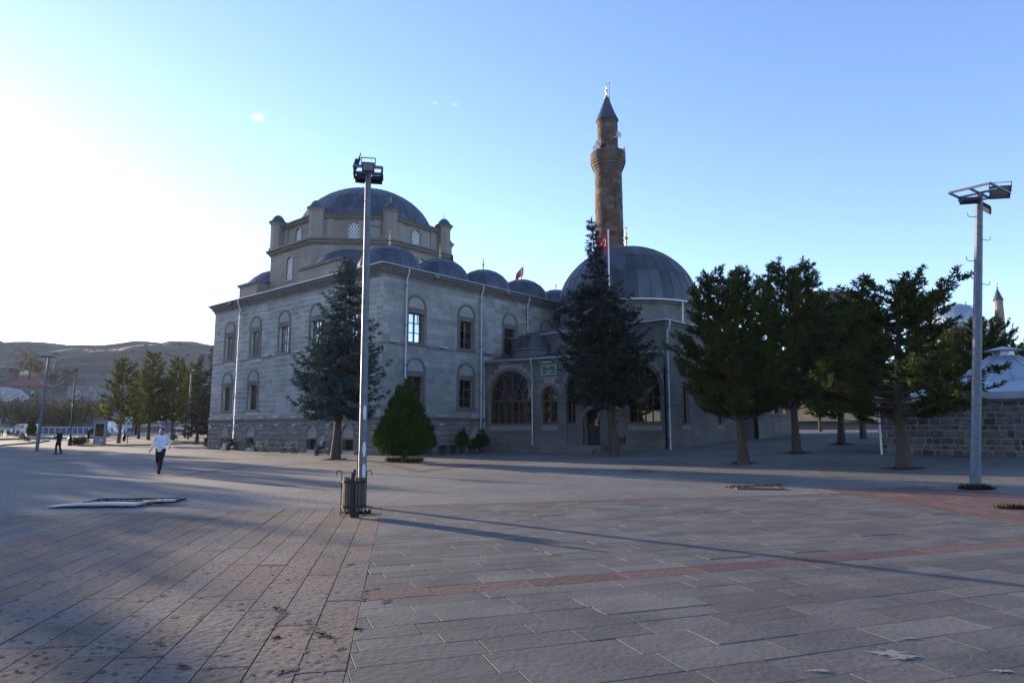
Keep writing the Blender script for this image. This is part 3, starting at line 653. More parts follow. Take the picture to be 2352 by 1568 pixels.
# crumpled flashing strips along the eave
fl = MB(); rd = random.Random(3)
for v0 in np.arange(9.5, 23.2, .55):
    a = [( .6 + rd.uniform(-.06, .06), v0 + k * .19, 13.15 + (rd.uniform(.14, .42) if k else .15)) for k in range(3)]
    for p, q in zip(a[:-1], a[1:]): fl.add([(p[0] - .1, p[1], 13.142), (q[0] - .1, q[1], 13.142), q, p], [(0, 1, 2, 3)])
fl.build('flashing', M['zinc'], mosque)

# ============================================================ OLD MOSQUE with the glazed porch
PA = R_(120); q_ = Vector((math.sin(PA), math.cos(PA), 0)); uu = Vector((math.cos(MROT), math.sin(MROT), 0))
P0 = Vector((MC.x, MC.y, 0)) + uu * 10.25; PROT = math.atan2(q_.y, q_.x)
old = thing('domed_mosque', 'older mosque with a large dark lead dome and glazed arched porch', 'mosque', P0, PROT)
OF = dict(loc=(0, 0, 0), rot=(0, 0, 0)); PL = 14.5; EZ = 7.05
def arcade_wall(L, z0, z1, ops, depth):
    """front wall (y=0) with arched openings: (x centre, half width, sill, spring, rise)"""
    b = MB(); xs = {0.0, L}
    for cx, w, s, zs, r in ops: xs |= {round(p[0], 4) for p in arch_pts(cx, w, zs, r, 20)}
    xs = sorted(xs)
    def top(op, x):
        cx, w, s, zs, r = op; k = max(0, 1 - ((x - cx) / w) ** 2); return zs + r * math.sqrt(k) ** .92
    for a, c in zip(xs[:-1], xs[1:]):
        mx = (a + c) / 2; hit = [o for o in ops if abs(mx - o[0]) < o[1]]
        if not hit: b.add([(a, 0, z0), (c, 0, z0), (c, 0, z1), (a, 0, z1)], [(0, 1, 2, 3)]); continue
        o = hit[0]; ta, tc = top(o, a), top(o, c)
        if o[2] > z0: b.add([(a, 0, z0), (c, 0, z0), (c, 0, o[2]), (a, 0, o[2])], [(0, 1, 2, 3)])
        b.add([(a, 0, ta), (c, 0, tc), (c, 0, z1), (a, 0, z1)], [(0, 1, 2, 3)])
        b.add([(a, 0, ta), (c, 0, tc), (c, depth, tc), (a, depth, ta)], [(3, 2, 1, 0)]); b.add([(a, 0, o[2]), (c, 0, o[2]), (c, depth, o[2]), (a, depth, o[2])], [(0, 1, 2, 3)])
    for cx, w, s, zs, r in ops:
        for x, f in ((cx - w, (0, 1, 2, 3)), (cx + w, (3, 2, 1, 0))): b.add([(x, 0, s), (x, depth, s), (x, depth, zs), (x, 0, zs)], [f])
    return b
ops = [(2.33, 1.93, 2.18, 4.0, 2.27), (5.69, .68, 2.18, 4.0, .93), (9.1, 2.1, .62, 4.05, 2.35), (13.05, 1.2, 2.18, 4.0, 2.2)]
pw = arcade_wall(PL, -.1, EZ - .25, ops, .45).build('porch_wall', M['mortar_grey'], old)
for k, (cx, w, s, zs, r) in enumerate(ops):
    a = arch_ring(cx, w, .27, zs, r, -.045, .03, 20).build('arch_moulding', M['smooth_stone'], old)
    for x in (cx - w, cx + w): MB().box((x - .2, -.08, zs - .16), (x + .2, .1, zs - .004)).build('impost', M['smooth_stone'], old)
    if k != 2: MB().box((cx - w - .1, -.09, s - .1), (cx + w + .1, .2, s - .002)).build('sill', M['smooth_stone'], old)
# porch wall ashlar joints
def in_arch(r, o):
    cx, w, s, zs, ri = o; return r[1] > cx - w - .27 and r[0] < cx + w + .27
sblk = unit_block('porch_stone', M['smooth_stone'], (.008, .015))
ph = []
for cx, w, s, zs, r in ops:
    ph += [(cx - w - .02, cx + w + .02, s - .1, zs)] + [(cx - (w + .27) * math.sqrt(max(0, 1 - (k / 8) ** 2)), cx + (w + .27) * math.sqrt(max(0, 1 - (k / 8) ** 2)), zs + (r + .27) * k / 8 - .01, zs + (r + .27) * (k + 1) / 8) for k in range(8)]
lay(pw, courses(PL, .0, EZ - .25, .42, (.6, 1.3), ph + [(4.9, 6.4, 5.7, 6.7)], random.Random(5)), [sblk], .012, .04, .012, 150, name='porch_stone', rest_name='porch_stonework', to_world=Matrix.Translation(P0) @ Matrix.Rotation(PROT, 4, 'Z'))
def glazed_arch(cx, w, s, zs, r, cols, fan=True, depth=.32):
    o = arch_ring(cx, w - .13, .13, zs, r - .13, depth - .06, depth + .03, 20).build('arched_window', M['wood'], old)
    MB().box((cx - w, depth - .06, s + .002), (cx - w + .13, depth + .03, zs)).box((cx + w - .13, depth - .06, s + .002), (cx + w, depth + .03, zs)).box((cx - w + .13, depth - .06, s + .002), (cx + w - .13, depth + .03, s + .12)).build('frame', M['wood'], o)
    MB().box((cx - w + .13, depth - .08, zs - .14), (cx + w - .13, depth + .04, zs)).build('transom', M['wood'], o)
    xs = np.linspace(cx - w + .13, cx + w - .13, cols + 1)
    for i in range(1, cols): MB().box((xs[i] - .045, depth - .06, s + .12), (xs[i] + .045, depth + .02, zs - .14)).build('mullion', M['wood'], o)
    zz = np.linspace(s + .12, zs - .14, 3 if w > 1 else 3)
    for i in range(cols): 
        MB().box((xs[i] + .045, depth - .05, zz[1] - .03), (xs[i + 1] - .045, depth + .01, zz[1] + .03)).build('glazing_bar', M['wood'], o)
        for j in range(2): MB().box((xs[i] + .03, depth - .02, zz[j]), (xs[i + 1] - .03, depth - .012, zz[j + 1])).build('pane', M['glass'], o)
    n = 6 if w > 1 else 4
    for k in range(n):
        t0, t1 = math.pi * k / n, math.pi * (k + 1) / n
        pts = [(cx, zs)] + [(cx - (w - .13) * math.cos(t), zs + (r - .13) * math.sin(t)) for t in np.linspace(t0, t1, 5)]
        MB().wallprism(pts, depth - .02, depth - .012).build('pane', M['glass'], o)
        if k: MB().bar((cx - .12 * w * math.cos(t0), depth - .02, zs + .05), (cx - (w - .13) * math.cos(t0), depth - .02, zs + (r - .13) * math.sin(t0)), .08, .07, (0, 1, 0)).build('fan_bar', M['wood'], o)
    if w > 1:
        pts = [(cx - w * .5 * math.cos(t), depth - .035, zs + r * .55 * math.sin(t)) for t in np.linspace(0, math.pi, 15)]; MB().tube(pts, .045, 4).build('fan_arc', M['wood'], o)
    return o
glazed_arch(*ops[0], 6); glazed_arch(*ops[1], 2); glazed_arch(*ops[3], 4)
# centre bay: portal and side windows
cx = 9.1
po = holed_wall(10.35, .62, 6.3, [(8.35, 9.85, .62, 3.2)], .5, x0=7.8).build('portal_block', M['smooth_stone'], old, (0, .05, 0))
ar = arch_ring(cx, .5, .28, 2.65, .55, -.06, .02, 14).build('portal_arch', M['smooth_stone'], old, (0, .05, 0))
dw = MB(); i_ = arch_pts(cx, .5, 2.65, .5, 14)
for a, c in zip(i_[:-1], i_[1:]): dw.wallprism([a, c, (c[0], 3.2), (a[0], 3.2)], .3, .5)
dw.box((8.35, .3, .62), (8.6, .5, 3.2)).box((9.6, .3, .62), (9.85, .5, 3.2)).build('door_surround', M['smooth_stone'], old, (0, .05, 0))
dr = MB().box((8.6, .62, .63), (9.6, .68, 3.15)).build('door', M['interior'], old)
MB().box((8.66, .58, .7), (9.08, .62, 2.3)).build('door_leaf', M['black'], dr); MB().box((9.12, .58, .7), (9.54, .62, 2.3)).build('door_leaf', M['black'], dr)
for a, c in ((7.02, 7.78), (10.37, 11.18)):
    o = MB().box((a, .28, .62), (c, .36, 2.16)).build('window', M['smooth_stone'], old)
    MB().box((a, .3, 2.162), (a + .1, .36, 5.2)).box((c - .1, .3, 2.162), (c, .36, 5.2)).box((a + .1, .3, 3.85), (c - .1, .36, 3.98)).box((a + .1, .3, 2.162), (c - .1, .36, 2.26)).build('frame', M['wood'], o)
    MB().box(((a + c) / 2 - .04, .3, 2.262), ((a + c) / 2 + .04, .36, 3.848)).build('mullion', M['wood'], o)
    MB().box((a + .1, .335, 2.26), (c - .1, .345, 5.9)).build('pane', M['glass'], o)
MB().box((7.0, .46, 2.0), (11.2, .5, 6.35)).build('portal_glass', M['glass'], old)
st = MB().box((4.9, -1.5, -.05), (10.4, .0, .6)).build('steps', M['smooth_stone'], old)
for k, (a, b_, z) in enumerate(((-2.4, -2.0, .12), (-2.1, -1.75, .29), (-1.8, -1.502, .45))): MB().box((5.4, a, -.05), (10.0, -1.502, z)).build('step', M['smooth_stone'], st) if k == 2 else MB().box((5.4 + .15 * (1 - k), a, -.05), (10.0, [-2.102, -1.802][k], z)).build('step', M['smooth_stone'], st)
MB().prism([(2.6, -1.3), (4.88, -1.5), (4.88, -.02), (2.6, -.02)], -.05, [.02, .45, .5, .1]).build('ramp', M['smooth_stone'], old)
MB().box((0, -.25, -.06), (4.4, -.02, .45)).box((11.3, -.25, -.06), (14.5, -.02, .72)).build('wall_base', M['smooth_stone'], old)
# plaque
pq = MB().box((4.95, -.07, 5.72), (6.4, .02, 5.84)).box((4.95, -.07, 6.56), (6.4, .02, 6.66)).box((4.95, -.07, 5.84), (5.05, .02, 6.56)).box((6.3, -.07, 5.84), (6.4, .02, 6.56)).build('plaque', M['smooth_stone'], old)
M['sign_green'] = mat('sign_green', (.012, .09, .06), .4); M['sign_white'] = mat('sign_white', (.7, .7, .68), .5)
MB().box((5.06, -.045, 5.85), (6.29, .0, 6.55)).build('sign_border', M['sign_white'], pq); MB().box((5.1, -.055, 5.89), (6.25, -.046, 6.51)).build('sign_face', M['sign_green'], pq)
def text_mesh(name, txt, size, m, parent, loc, rot, extrude=.004, align='CENTER', font_scale=(1, 1)):
    cu = bpy.data.curves.new(name, 'FONT'); cu.body = txt; cu.size = size; cu.extrude = extrude; cu.align_x = align; cu.resolution_u = 3
    tmp = bpy.data.objects.new('tmp_text', cu); me = bpy.data.meshes.new_from_object(tmp); bpy.data.objects.remove(tmp); bpy.data.curves.remove(cu)
    me.name = name; me.materials.clear(); me.materials.append(m); o = put(name, me, parent, loc, rot, (font_scale[0], font_scale[1], 1)); return o
FR = (R_(90), 0, 0)
text_mesh('lettering', 'KÜMBET', .1, M['sign_white'], pq, (5.67, -.058, 6.38), FR); text_mesh('lettering', 'EBU-L HASAN HARAKANİ', .1, M['sign_white'], pq, (5.67, -.058, 6.05), FR, font_scale=(.82, 1)); text_mesh('lettering', 'TÜRBESİ', .08, M['sign_white'], pq, (5.67, -.058, 5.93), FR)
MB().tube([(5.4 + .05 * k, -.06, 6.22 + .03 * math.sin(k * 1.9)) for k in range(12)], .008, 4).build('lettering', M['sign_white'], pq)
wall_light(OF, 5.65, 6.7, .7, old)
# porch roof, eave and small dome
MB().box((-.05, -.12, EZ - .248), (PL + .05, .45, EZ - .12)).box((-.05, -.22, EZ - .118), (PL + .05, .45, EZ)).build('porch_cornice', M['cornice_stone'], old)
MB().add([(-.3, -.3, EZ + .002), (PL + .1, -.3, EZ + .002), (PL + .1, 4.4, 8.2), (-.3, 4.4, 8.2), (-.3, -.3, EZ + .05), (PL + .1, -.3, EZ + .05), (PL + .1, 4.4, 8.25), (-.3, 4.4, 8.25)], [(0, 3, 2, 1), (4, 5, 6, 7), (0, 1, 5, 4), (1, 2, 6, 5), (2, 3, 7, 6), (3, 0, 4, 7)]).build('porch_roof', M['lead_dark'], old)
MB().tube([(-.3, -.32, EZ + .02), (PL + .1, -.32, EZ + .02)], .06, 8).build('gutter', M['pipe'], old, smooth=True)
MB().box((0, 1.9, -.05), (PL, 2.0, 6.9)).build('porch_back', M['interior'], old)
MB().box((0, .47, .5), (PL, 1.9, .62)).build('porch_floor', M['interior'], old)
downpipe(old, OF, 4.33, .35, EZ); downpipe(old, OF, .05, .2, EZ)
def octbase(parent, c, r, z0, z1, m, name='dome_base'): return MB().lathe([(r, z0), (r, z1), (r + .15, z1 + .02), (r + .15, z1 + .14), (0, z1 + .16)], 8, a0=.39, a1=.39 + 2 * math.pi).build(name, M[m], parent, c)
octbase(old, (2.9, 2.6, 0), 1.75, 7.3, 7.95, 'smooth_stone'); dome(old, 'small_dome', (2.9, 2.6, 8.1), 1.72, 1.35, 18, (0, .5, .95), 'old_lead')
MB().lathe([(1.3, 0), (1.25, .45), (1.0, .85), (.6, 1.12), (0, 1.22)], 14).build('barrel_roof', M['lead_dark'], old, (5.8, 3.4, 7.75), smooth='all')
# upper wall behind the porch
uw = MB().box((-1.5, 4.4, 6.5), (9.5, 4.8, 9.25)).build('upper_wall', M['smooth_stone'], old)
MB().box((-1.8, 4.15, 9.252), (9.5, 4.8, 9.4)).build('upper_cornice', M['cornice_stone'], old)
arch_ring(6.2, 1.9, .3, 7.6, 1.3, 4.33, 4.41).build('blind_arch', M['smooth_stone'], old)
MB().add([(-2.6, 3.95, 9.42), (10, 3.95, 9.42), (10, 9, 10.6), (-2.6, 9, 10.6), (-2.6, 3.95, 9.52), (10, 3.95, 9.52), (10, 9, 10.7), (-2.6, 9, 10.7)], [(0, 3, 2, 1), (4, 5, 6, 7), (0, 1, 5, 4), (1, 2, 6, 5), (2, 3, 7, 6), (3, 0, 4, 7)]).build('upper_roof', M['lead_dark'], old)
MB().box((-2.4, 5.2, 9.4), (-1.2, 7.5, 12.6)).build('roof_upstand', M['lead_dark'], old)
# domed block: frame at the right-hand corner, own rotation
Dl = Vector((14.6, .15, 0)); BROT = math.atan2(.731, .682) - PROT       # local x runs back along the right wall
BH = 17.2
BF = dict(loc=Dl, rot=(0, 0, BROT)); inv = BROT
bz = 9.0
side_h = [(2.2, 2.95, 2.2, 4.6), (7.6, 8.35, 2.2, 4.6), (2.0, 3.0, 6.3, 7.8)]
bw = holed_wall(BH, -.3, bz, side_h[:2], .35).build('side_wall', M['mortar_grey'], old, BF['loc'], BF['rot'])
lay(bw, courses(BH, .0, bz, .45, (.7, 1.4), [(a - .2, c + .2, e - .2, f + .2) for a, c, e, f in side_h[:2]], random.Random(8)), [sblk], .012, .04, .012, 100, name='side_stone', rest_name='side_stonework', to_world=Matrix.Translation(P0) @ Matrix.Rotation(PROT, 4, 'Z') @ Matrix.Translation(Dl) @ Matrix.Rotation(BROT, 4, 'Z'))
for a, c, e, f in side_h[:2]:
    s = MB(); t = .15; s.box((a - t, -.06, e), (a - .002, .02, f + t)).box((c + .002, -.06, e), (c + t, .02, f + t)).box((a, -.06, f + .002), (c, .02, f + t)).box((a - t, -.09, e - .15), (c + t, .02, e - .002))
    o = s.build('window', M['smooth_stone'], old, BF['loc'], BF['rot']); MB().box((a, .22, e), (c, .24, f)).build('pane', M['glass'], o)
    MB().box((a + .002, .16, e), (a + .07, .215, f)).box((c - .07, .16, e), (c - .002, .215, f)).box((a + .07, .16, (e + f) / 2 - .04), (c - .07, .215, (e + f) / 2 + .04)).box(((a + c) / 2 - .03, .15, e), ((a + c) / 2 + .03, .215, f)).build('frame', M['wood'], o)
o = blind_arch(old, BF, 2.5, .5, 7.3, .5)
MB().box((-.0, .06, 6.0), (.3, BH, bz)).box((.3, BH - .3, -.3), (BH, BH, bz)).box((BH - .3, .06, -.3), (BH, BH - .3, bz)).build('block_wall', M['smooth_stone'], old, BF['loc'], BF['rot'])
MB().box((-.12, -.12, bz + .002), (BH + .1, BH + .1, bz + .14)).box((-.25, -.25, bz + .142), (BH + .2, BH + .2, bz + .27)).build('block_cornice', M['cornice_stone'], old, BF['loc'], BF['rot'])
hb = MB(); h0, h1 = -.35, BH + .3; ctr = BH / 2
hb.add([(h0, h0, bz + .275), (h1, h0, bz + .275), (h1, h1, bz + .275), (h0, h1, bz + .275)] + [(ctr + 6.2 * math.cos(k * math.pi / 4 + .3927), ctr + 6.2 * math.sin(k * math.pi / 4 + .3927), bz + 1.3) for k in range(8)],
       [(0, 1, 10, 9), (1, 11, 10), (1, 2, 4, 11), (2, 5, 4), (2, 3, 6, 5), (3, 7, 6), (3, 0, 8, 7), (0, 9, 8)]).build('block_roof', M['lead_dark'], old, BF['loc'], BF['rot'])
MB().tube([(h0, h0, bz + .27), (h1, h0, bz + .27)], .06, 8).tube([(h0, h0, bz + .27), (h0, h1, bz + .27)], .06, 8).build('gutter', M['pipe'], old, BF['loc'], BF['rot'], smooth=True)
dpb = dict(loc=BF['loc'], rot=BF['rot']); downpipe(old, dpb, .12, .25, bz + .2, -.14)
drm = MB().lathe([(6.25, bz + .3), (6.25, 11.6), (6.4, 11.62), (6.4, 11.75), (6.55, 11.77), (6.55, 11.9), (0, 11.95)], 12).build('drum', M['smooth_stone'], old, BF['loc'], BF['rot']); drm.location = Dl + Matrix.Rotation(BROT, 3, 'Z') @ Vector((ctr, ctr, 0))
dcen = drm.location.copy()
for k in (6, 8, 10): 
    t = 2 * math.pi * k / 12 + .26; MB().tube([(6.5 * math.cos(t), 6.5 * math.sin(t), 11.8), (6.45 * math.cos(t), 6.45 * math.sin(t), 10.2)], .07, 6).build('downpipe', M['pipe'], drm)
MB().lathe([(6.62, 11.86), (6.62, 11.94), (6.55, 11.96)], 48).build('gutter', M['pipe'], drm)
od = dome(old, 'large_dome', (dcen.x, dcen.y, 11.9), 6.15, 5.75, 38, (0, .3, .5, .7, .86, .97), 'old_lead'); finial(od, (0, 0, 5.7), 2.35)
# low arcaded wall running on behind the side wall
ex = dict(loc=Dl + Matrix.Rotation(BROT, 3, 'Z') @ Vector((BH - 5.2, -1.2, 0)), rot=BF['rot'])
ew = holed_wall(7.5, -.2, 6.2, [(1.0, 2.2, 3.1, 5.2), (3.0, 4.2, 3.1, 5.2), (5.2, 6.7, 3.1, 5.4)], .4).build('arcade_wall', M['smooth_stone'], old, ex['loc'], ex['rot'])
MB().box((-.1, -.12, 2.95), (7.6, .42, 3.095)).box((-.1, -.15, 6.2), (7.6, 1, 6.35)).box((-.02, .402, -.2), (.3, 1.3, 6.19)).build('arcade_coping', M['cornice_stone'], old, ex['loc'], ex['rot'])
MB().box((7.2, .402, -.2), (7.5, 4, 2.9)).box((7.1, .402, 6.0), (7.5, 4, 6.19)).build('arcade_return', M['smooth_stone'], old, ex['loc'], ex['rot'])

# ============================================================ MINARET
mz = atY(1392, 560, 66); mx_, my_ = mz.x + .35, 66.0
mina = thing('minaret', 'tall round brown stone minaret with one balcony and lead cone', 'minaret', (mx_, my_, G(mx_, my_) - .2))
def ring_r(z): return 1.62 - .28 * (z / 27.0)
core = MB().lathe([(1.9, 0), (1.9, 6), (ring_r(6.5) - .03, 6.6), (ring_r(26.6) - .03, 26.6)], 32).build('shaft', M['minaret_mortar'], mina)
nseg = 16; rdm = random.Random(11); rest = MB(); cnt = 0; zc = 26.55; stones = []
while zc > 6.7:
    h = rdm.choice((.38, .42, .5)); a0 = rdm.uniform(0, 1); t = 0
    while t < 2 * math.pi - .01:
        w = rdm.uniform(.26, .52)
        if 2 * math.pi - t - w < .2: w = 2 * math.pi - t
        stones.append((a0 + t, a0 + t + w, zc - h, zc)); t += w
    zc -= h
def arc_block(t0, t1, z0, z1, ro, n=2, g=.012):
    dt = g / ro / 1.0; t0 += dt / 2; t1 -= dt / 2; z0 += g / 2; z1 -= g / 2; V = []; F = []
    for z in (z0, z1):
        rr = ro(z) if callable(ro) else ro
        for k in range(n + 1): t = t0 + (t1 - t0) * k / n; V.append((rr * math.cos(t), rr * math.sin(t), z))
    m = n + 1
    for z in (z0, z1):
        rr = ro - .06
        for k in range(n + 1): t = t0 + (t1 - t0) * k / n; V.append((rr * math.cos(t), rr * math.sin(t), z))
    for k in range(n): F += [(k, k + 1, m + k + 1, m + k), (2 * m + k + 1, 2 * m + k, k, k + 1)[::-1], (m + k, m + k + 1, 3 * m + k + 1, 3 * m + k)]
    F += [(0, m, 3 * m, 2 * m), (n, 2 * m + n, 3 * m + n, m + n)]
    return V, F
def facing(t): return math.cos(t + math.pi / 2) 
stones.sort(key=lambda s: -((1 if s[2] > 17 else 0) * (2 + math.cos((s[0] + s[1]) / 2 + math.pi / 2))))
for s in stones:
    V, F = arc_block(*s[:4], ring_r((s[2] + s[3]) / 2) + rdm.uniform(-.008, .008))
    if cnt < 300:
        me = bpy.data.meshes.new('minaret_stone'); me.from_pydata(V, [], F); me.materials.append(M['minaret']); put('minaret_stone', me, core)
    else: rest.add(V, F)
    cnt += 1
tag(rest.build('minaret_stonework', M['minaret'], core), kind='stuff')
bal = MB().lathe([(1.3, 26.6), (1.42, 26.75), (1.42, 26.95), (1.52, 27.0), (1.52, 27.2), (1.64, 27.25), (1.64, 27.5), (1.74, 27.55), (1.74, 28.75), (1.62, 28.75), (1.62, 27.6), (0, 27.6)], 16).build('balcony', M['minaret'], mina)
for k in range(16):
    t = 2 * math.pi * (k + .5) / 16; MB().cbox((1.74 * math.cos(t), 1.74 * math.sin(t), 28.3), (.04, .05, 1.0), t).build('parapet_rail', M['zinc'], bal)
    t2 = 2 * math.pi * k / 16; V, F = arc_block(t2, t2 + .39, 27.75, 28.7, 1.765); me = bpy.data.meshes.new('parapet_slab'); me.from_pydata(V, [], F); me.materials.append(M['minaret']); put('parapet_slab', me, bal)
up = MB().lathe([(1.02, 27.6), (1.0, 32.0), (1.06, 32.05), (1.06, 32.2), (0, 32.2)], 24).build('upper_shaft', M['minaret'], mina)
rr = 27.7
while rr < 31.9:
    t = rdm.uniform(0, 1); e = t + 2 * math.pi
    while t < e - .2:
        w = min(rdm.uniform(.35, .7), e - t); V, F = arc_block(t, t + w, rr, rr + .4, 1.03 + rdm.uniform(-.006, .006)); me = bpy.data.meshes.new('minaret_stone'); me.from_pydata(V, [], F); me.materials.append(M['minaret']); put('upper_stone', me, up); t += w
    rr += .4
MB().cbox((-.55, -.9, 28.6), (.55, .25, 1.6), -.55).build('balcony_door', M['interior'], up)
cone = MB().lathe([(1.14, 32.2), (1.14, 32.26), (.75, 33.1), (.42, 34.0), (.1, 34.85), (0, 34.9)], 16).build('cone', M['lead'], mina)
for k in range(8): t = 2 * math.pi * k / 8; MB().tube([(1.15 * math.cos(t), 1.15 * math.sin(t), 32.24), (.76 * math.cos(t), .76 * math.sin(t), 33.12), (.43 * math.cos(t), .43 * math.sin(t), 34.0), (.1 * math.cos(t), .1 * math.sin(t), 34.86)], .025, 4).build('seam', M['lead'], cone)
finial(mina, (0, 0, 34.7), 1.75); MB().tube([(.3, 0, 34.2), (.27, 0, 36.4)], .025, 5).sphere((.27, 0, 36.35), .06, 8, 6).build('lightning_rod', M['black_metal'], mina)
for k, (t, z) in enumerate(((-2.3, 29.3), (-1.0, 30.1), (-2.55, 28.95), (-.35, 28.9))):
    d = Vector((math.cos(t), math.sin(t), 0)); p = d * 1.15 + Vector((0, 0, z)); b = MB(); b.tube([p, p + d * .25, p + d * .45, p + d * .6], [.05, .09, .2, .33], 12, cap=False); b.tube([p - d * .25, p], .07, 8); b.build('loudspeaker', M['white_paint'], mina, smooth=True)
# ============================================================ TREES
M['bark'] = mat('bark', (.085, .06, .045), .95, col2=(.05, .036, .028), nscale=5, bump=1.0, bscale=12, stretch=(1, 1, .3))
M['bark_red'] = mat('bark_red', (.13, .07, .042), .95, col2=(.07, .045, .032), nscale=5, bump=1.0, bscale=12, stretch=(1, 1, .3))
M['spruce'] = leafmat('spruce_needles', (.036, .066, .064), (.062, .1, .096), .12)
M['spruce_dark'] = leafmat('dark_spruce_needles', (.021, .034, .03), (.036, .052, .047), .1)
M['pine'] = leafmat('pine_needles', (.034, .053, .017), (.072, .085, .022), .28)
M['pine_light'] = leafmat('light_pine_needles', (.06, .085, .025), (.1, .115, .035), .35)
M['thuja'] = leafmat('thuja_sprays', (.016, .044, .007), (.036, .074, .012), .25)
M['shrub'] = leafmat('shrub_leaves', (.03, .042, .016), (.05, .05, .022), .2)
M['shrub_olive'] = leafmat('olive_leaves', (.05, .044, .02), (.07, .05, .02), .2)
def unit(a): return a / np.maximum(np.linalg.norm(a, axis=-1, keepdims=True), 1e-9)
def diamonds(P, A, Ln, W, rng, bend=0.0):
    A = unit(A); ref = rng.normal(size=A.shape); B = unit(np.cross(A, ref)); n = len(P); Ln = np.broadcast_to(np.asarray(Ln, float), (n,))[:, None]; W = np.broadcast_to(np.asarray(W, float), (n,))[:, None]
    mid = P + A * Ln * .45; V = np.stack([P, mid + B * W / 2, P + A * Ln, mid - B * W / 2], 1); V[:, 2, 2] -= bend * Ln[:, 0]
    return V.reshape(-1, 3)
def quads(n): return np.arange(n * 4, dtype=np.int32).reshape(-1, 4)
def foliage(name, chunks, m, parent, loc=(0, 0, 0)):
    V = np.concatenate(chunks); return put(name, fast_mesh(name, V, quads(len(V) // 4), m), parent, loc)
def trunk_line(H, lean=(0, 0), wob=.15, n=9, rng=None):
    pts = []
    for k in range(n):
        t = k / (n - 1); pts.append(Vector((lean[0] * t + wob * math.sin(3 * t + 1) * t, lean[1] * t + wob * math.cos(2.3 * t) * t * .7, H * t)))
    return pts
def along(pts, t):
    t = max(0, min(.9999, t)) * (len(pts) - 1); i = int(t); return pts[i].lerp(pts[i + 1], t - i)
def spruce_tree(name, label, loc, H, Rb, bare, seed, m, lean=(0, 0), prof=None, group=None, trunk_r=.2, droop=.28, dens=1.0, level=.36):
    rng = np.random.default_rng(seed); root = thing(name, label, 'tree', loc, group=group); line = trunk_line(H, lean, .1)
    MB().tube(line, [trunk_r * (1 - .93 * k / 8) * (1.35 if k == 0 else 1) for k in range(9)], 10).build('trunk', M['bark'], root, smooth=True)
    ch = []; br = MB(); z = bare
    while z < H - .25:
        t = (z - bare) / (H - bare); rad = Rb * (prof(t) if prof else (1 - t) ** .85) ; nb = int((6 + 5 * (1 - t)) * dens)
        for k in range(nb):
            az = rng.uniform(0, 2 * math.pi); L = max(.22, rad * rng.uniform(.66, 1.12)); z0 = z + rng.uniform(-.14, .14); c = along(line, z0 / H)
            d = np.array([math.cos(az), math.sin(az), 0]); ns = 7; up0 = .55 * max(0, t - .62) / .38 * 2.0
            S = np.linspace(0, 1, ns); pts = np.array([c.x, c.y, z0]) + np.outer(S * L, d); pts[:, 2] += L * (-droop * np.sin(S * 2.2) + .20 * S ** 3 + up0 * S)
            br.tube([tuple(p) for p in pts[[0, 3, 6]]], [.02 + .012 * L, .012 + .006 * L, .006], 4, cap=False)
            side = np.array([-d[1], d[0], 0]); n = max(3, int(L / .105 * dens)); s = np.sort(rng.uniform(.06 + .1 / L * .5, 1, n)); P = np.stack([np.interp(s, S, pts[:, q]) for q in range(3)], 1)
            sg = np.where(rng.random(n) < .5, -1.0, 1.0); tl = (.16 + .30 * L * (1 - s) ** .8 * np.clip(s * 3.5, .25, 1)) * rng.uniform(.7, 1.2, n); tl = np.minimum(tl, .75)
            A = unit(d * .75 + side * sg[:, None] * rng.uniform(.5, 1.1, n)[:, None] + np.array([0, 0, 1]) * rng.uniform(-.42, .12, n)[:, None])
            for q in range(2): ch.append(diamonds(P, A + rng.normal(scale=.10, size=A.shape), tl, .085 + .04 * tl, rng, .1))
            nn = 3                                            # side needles on each twig
            for q in range(nn):
                f = rng.uniform(.25, .95, n)[:, None]; Q = P + A * tl[:, None] * f
                A2 = unit(A * .6 + rng.normal(scale=.55, size=A.shape) + np.array([0, 0, -.15])); ch.append(diamonds(Q, A2, .17 + .06 * tl, .06, rng))
        z += level * (.75 + .5 * rng.random()) * (1 - .35 * t)
    top = along(line, 1.0); n = 40; P = np.array([[*along(line, 1 - .1 * rng.random())] for _ in range(n)]); ch.append(diamonds(P, rng.normal(size=(n, 3)) * .6 + [0, 0, .8], .22, .05, rng))
    br.build('branches', M['bark'], root); foliage('crown', ch, m, root); return root
def tufts(P, D, rng, k=9, ln=.2, w=.04, spread=.75):
    n = len(P); P2 = np.repeat(P, k, 0); A = np.repeat(D, k, 0) + rng.normal(scale=spread, size=(n * k, 3)); return diamonds(P2, A, ln * rng.uniform(.7, 1.2, n * k), w, rng)
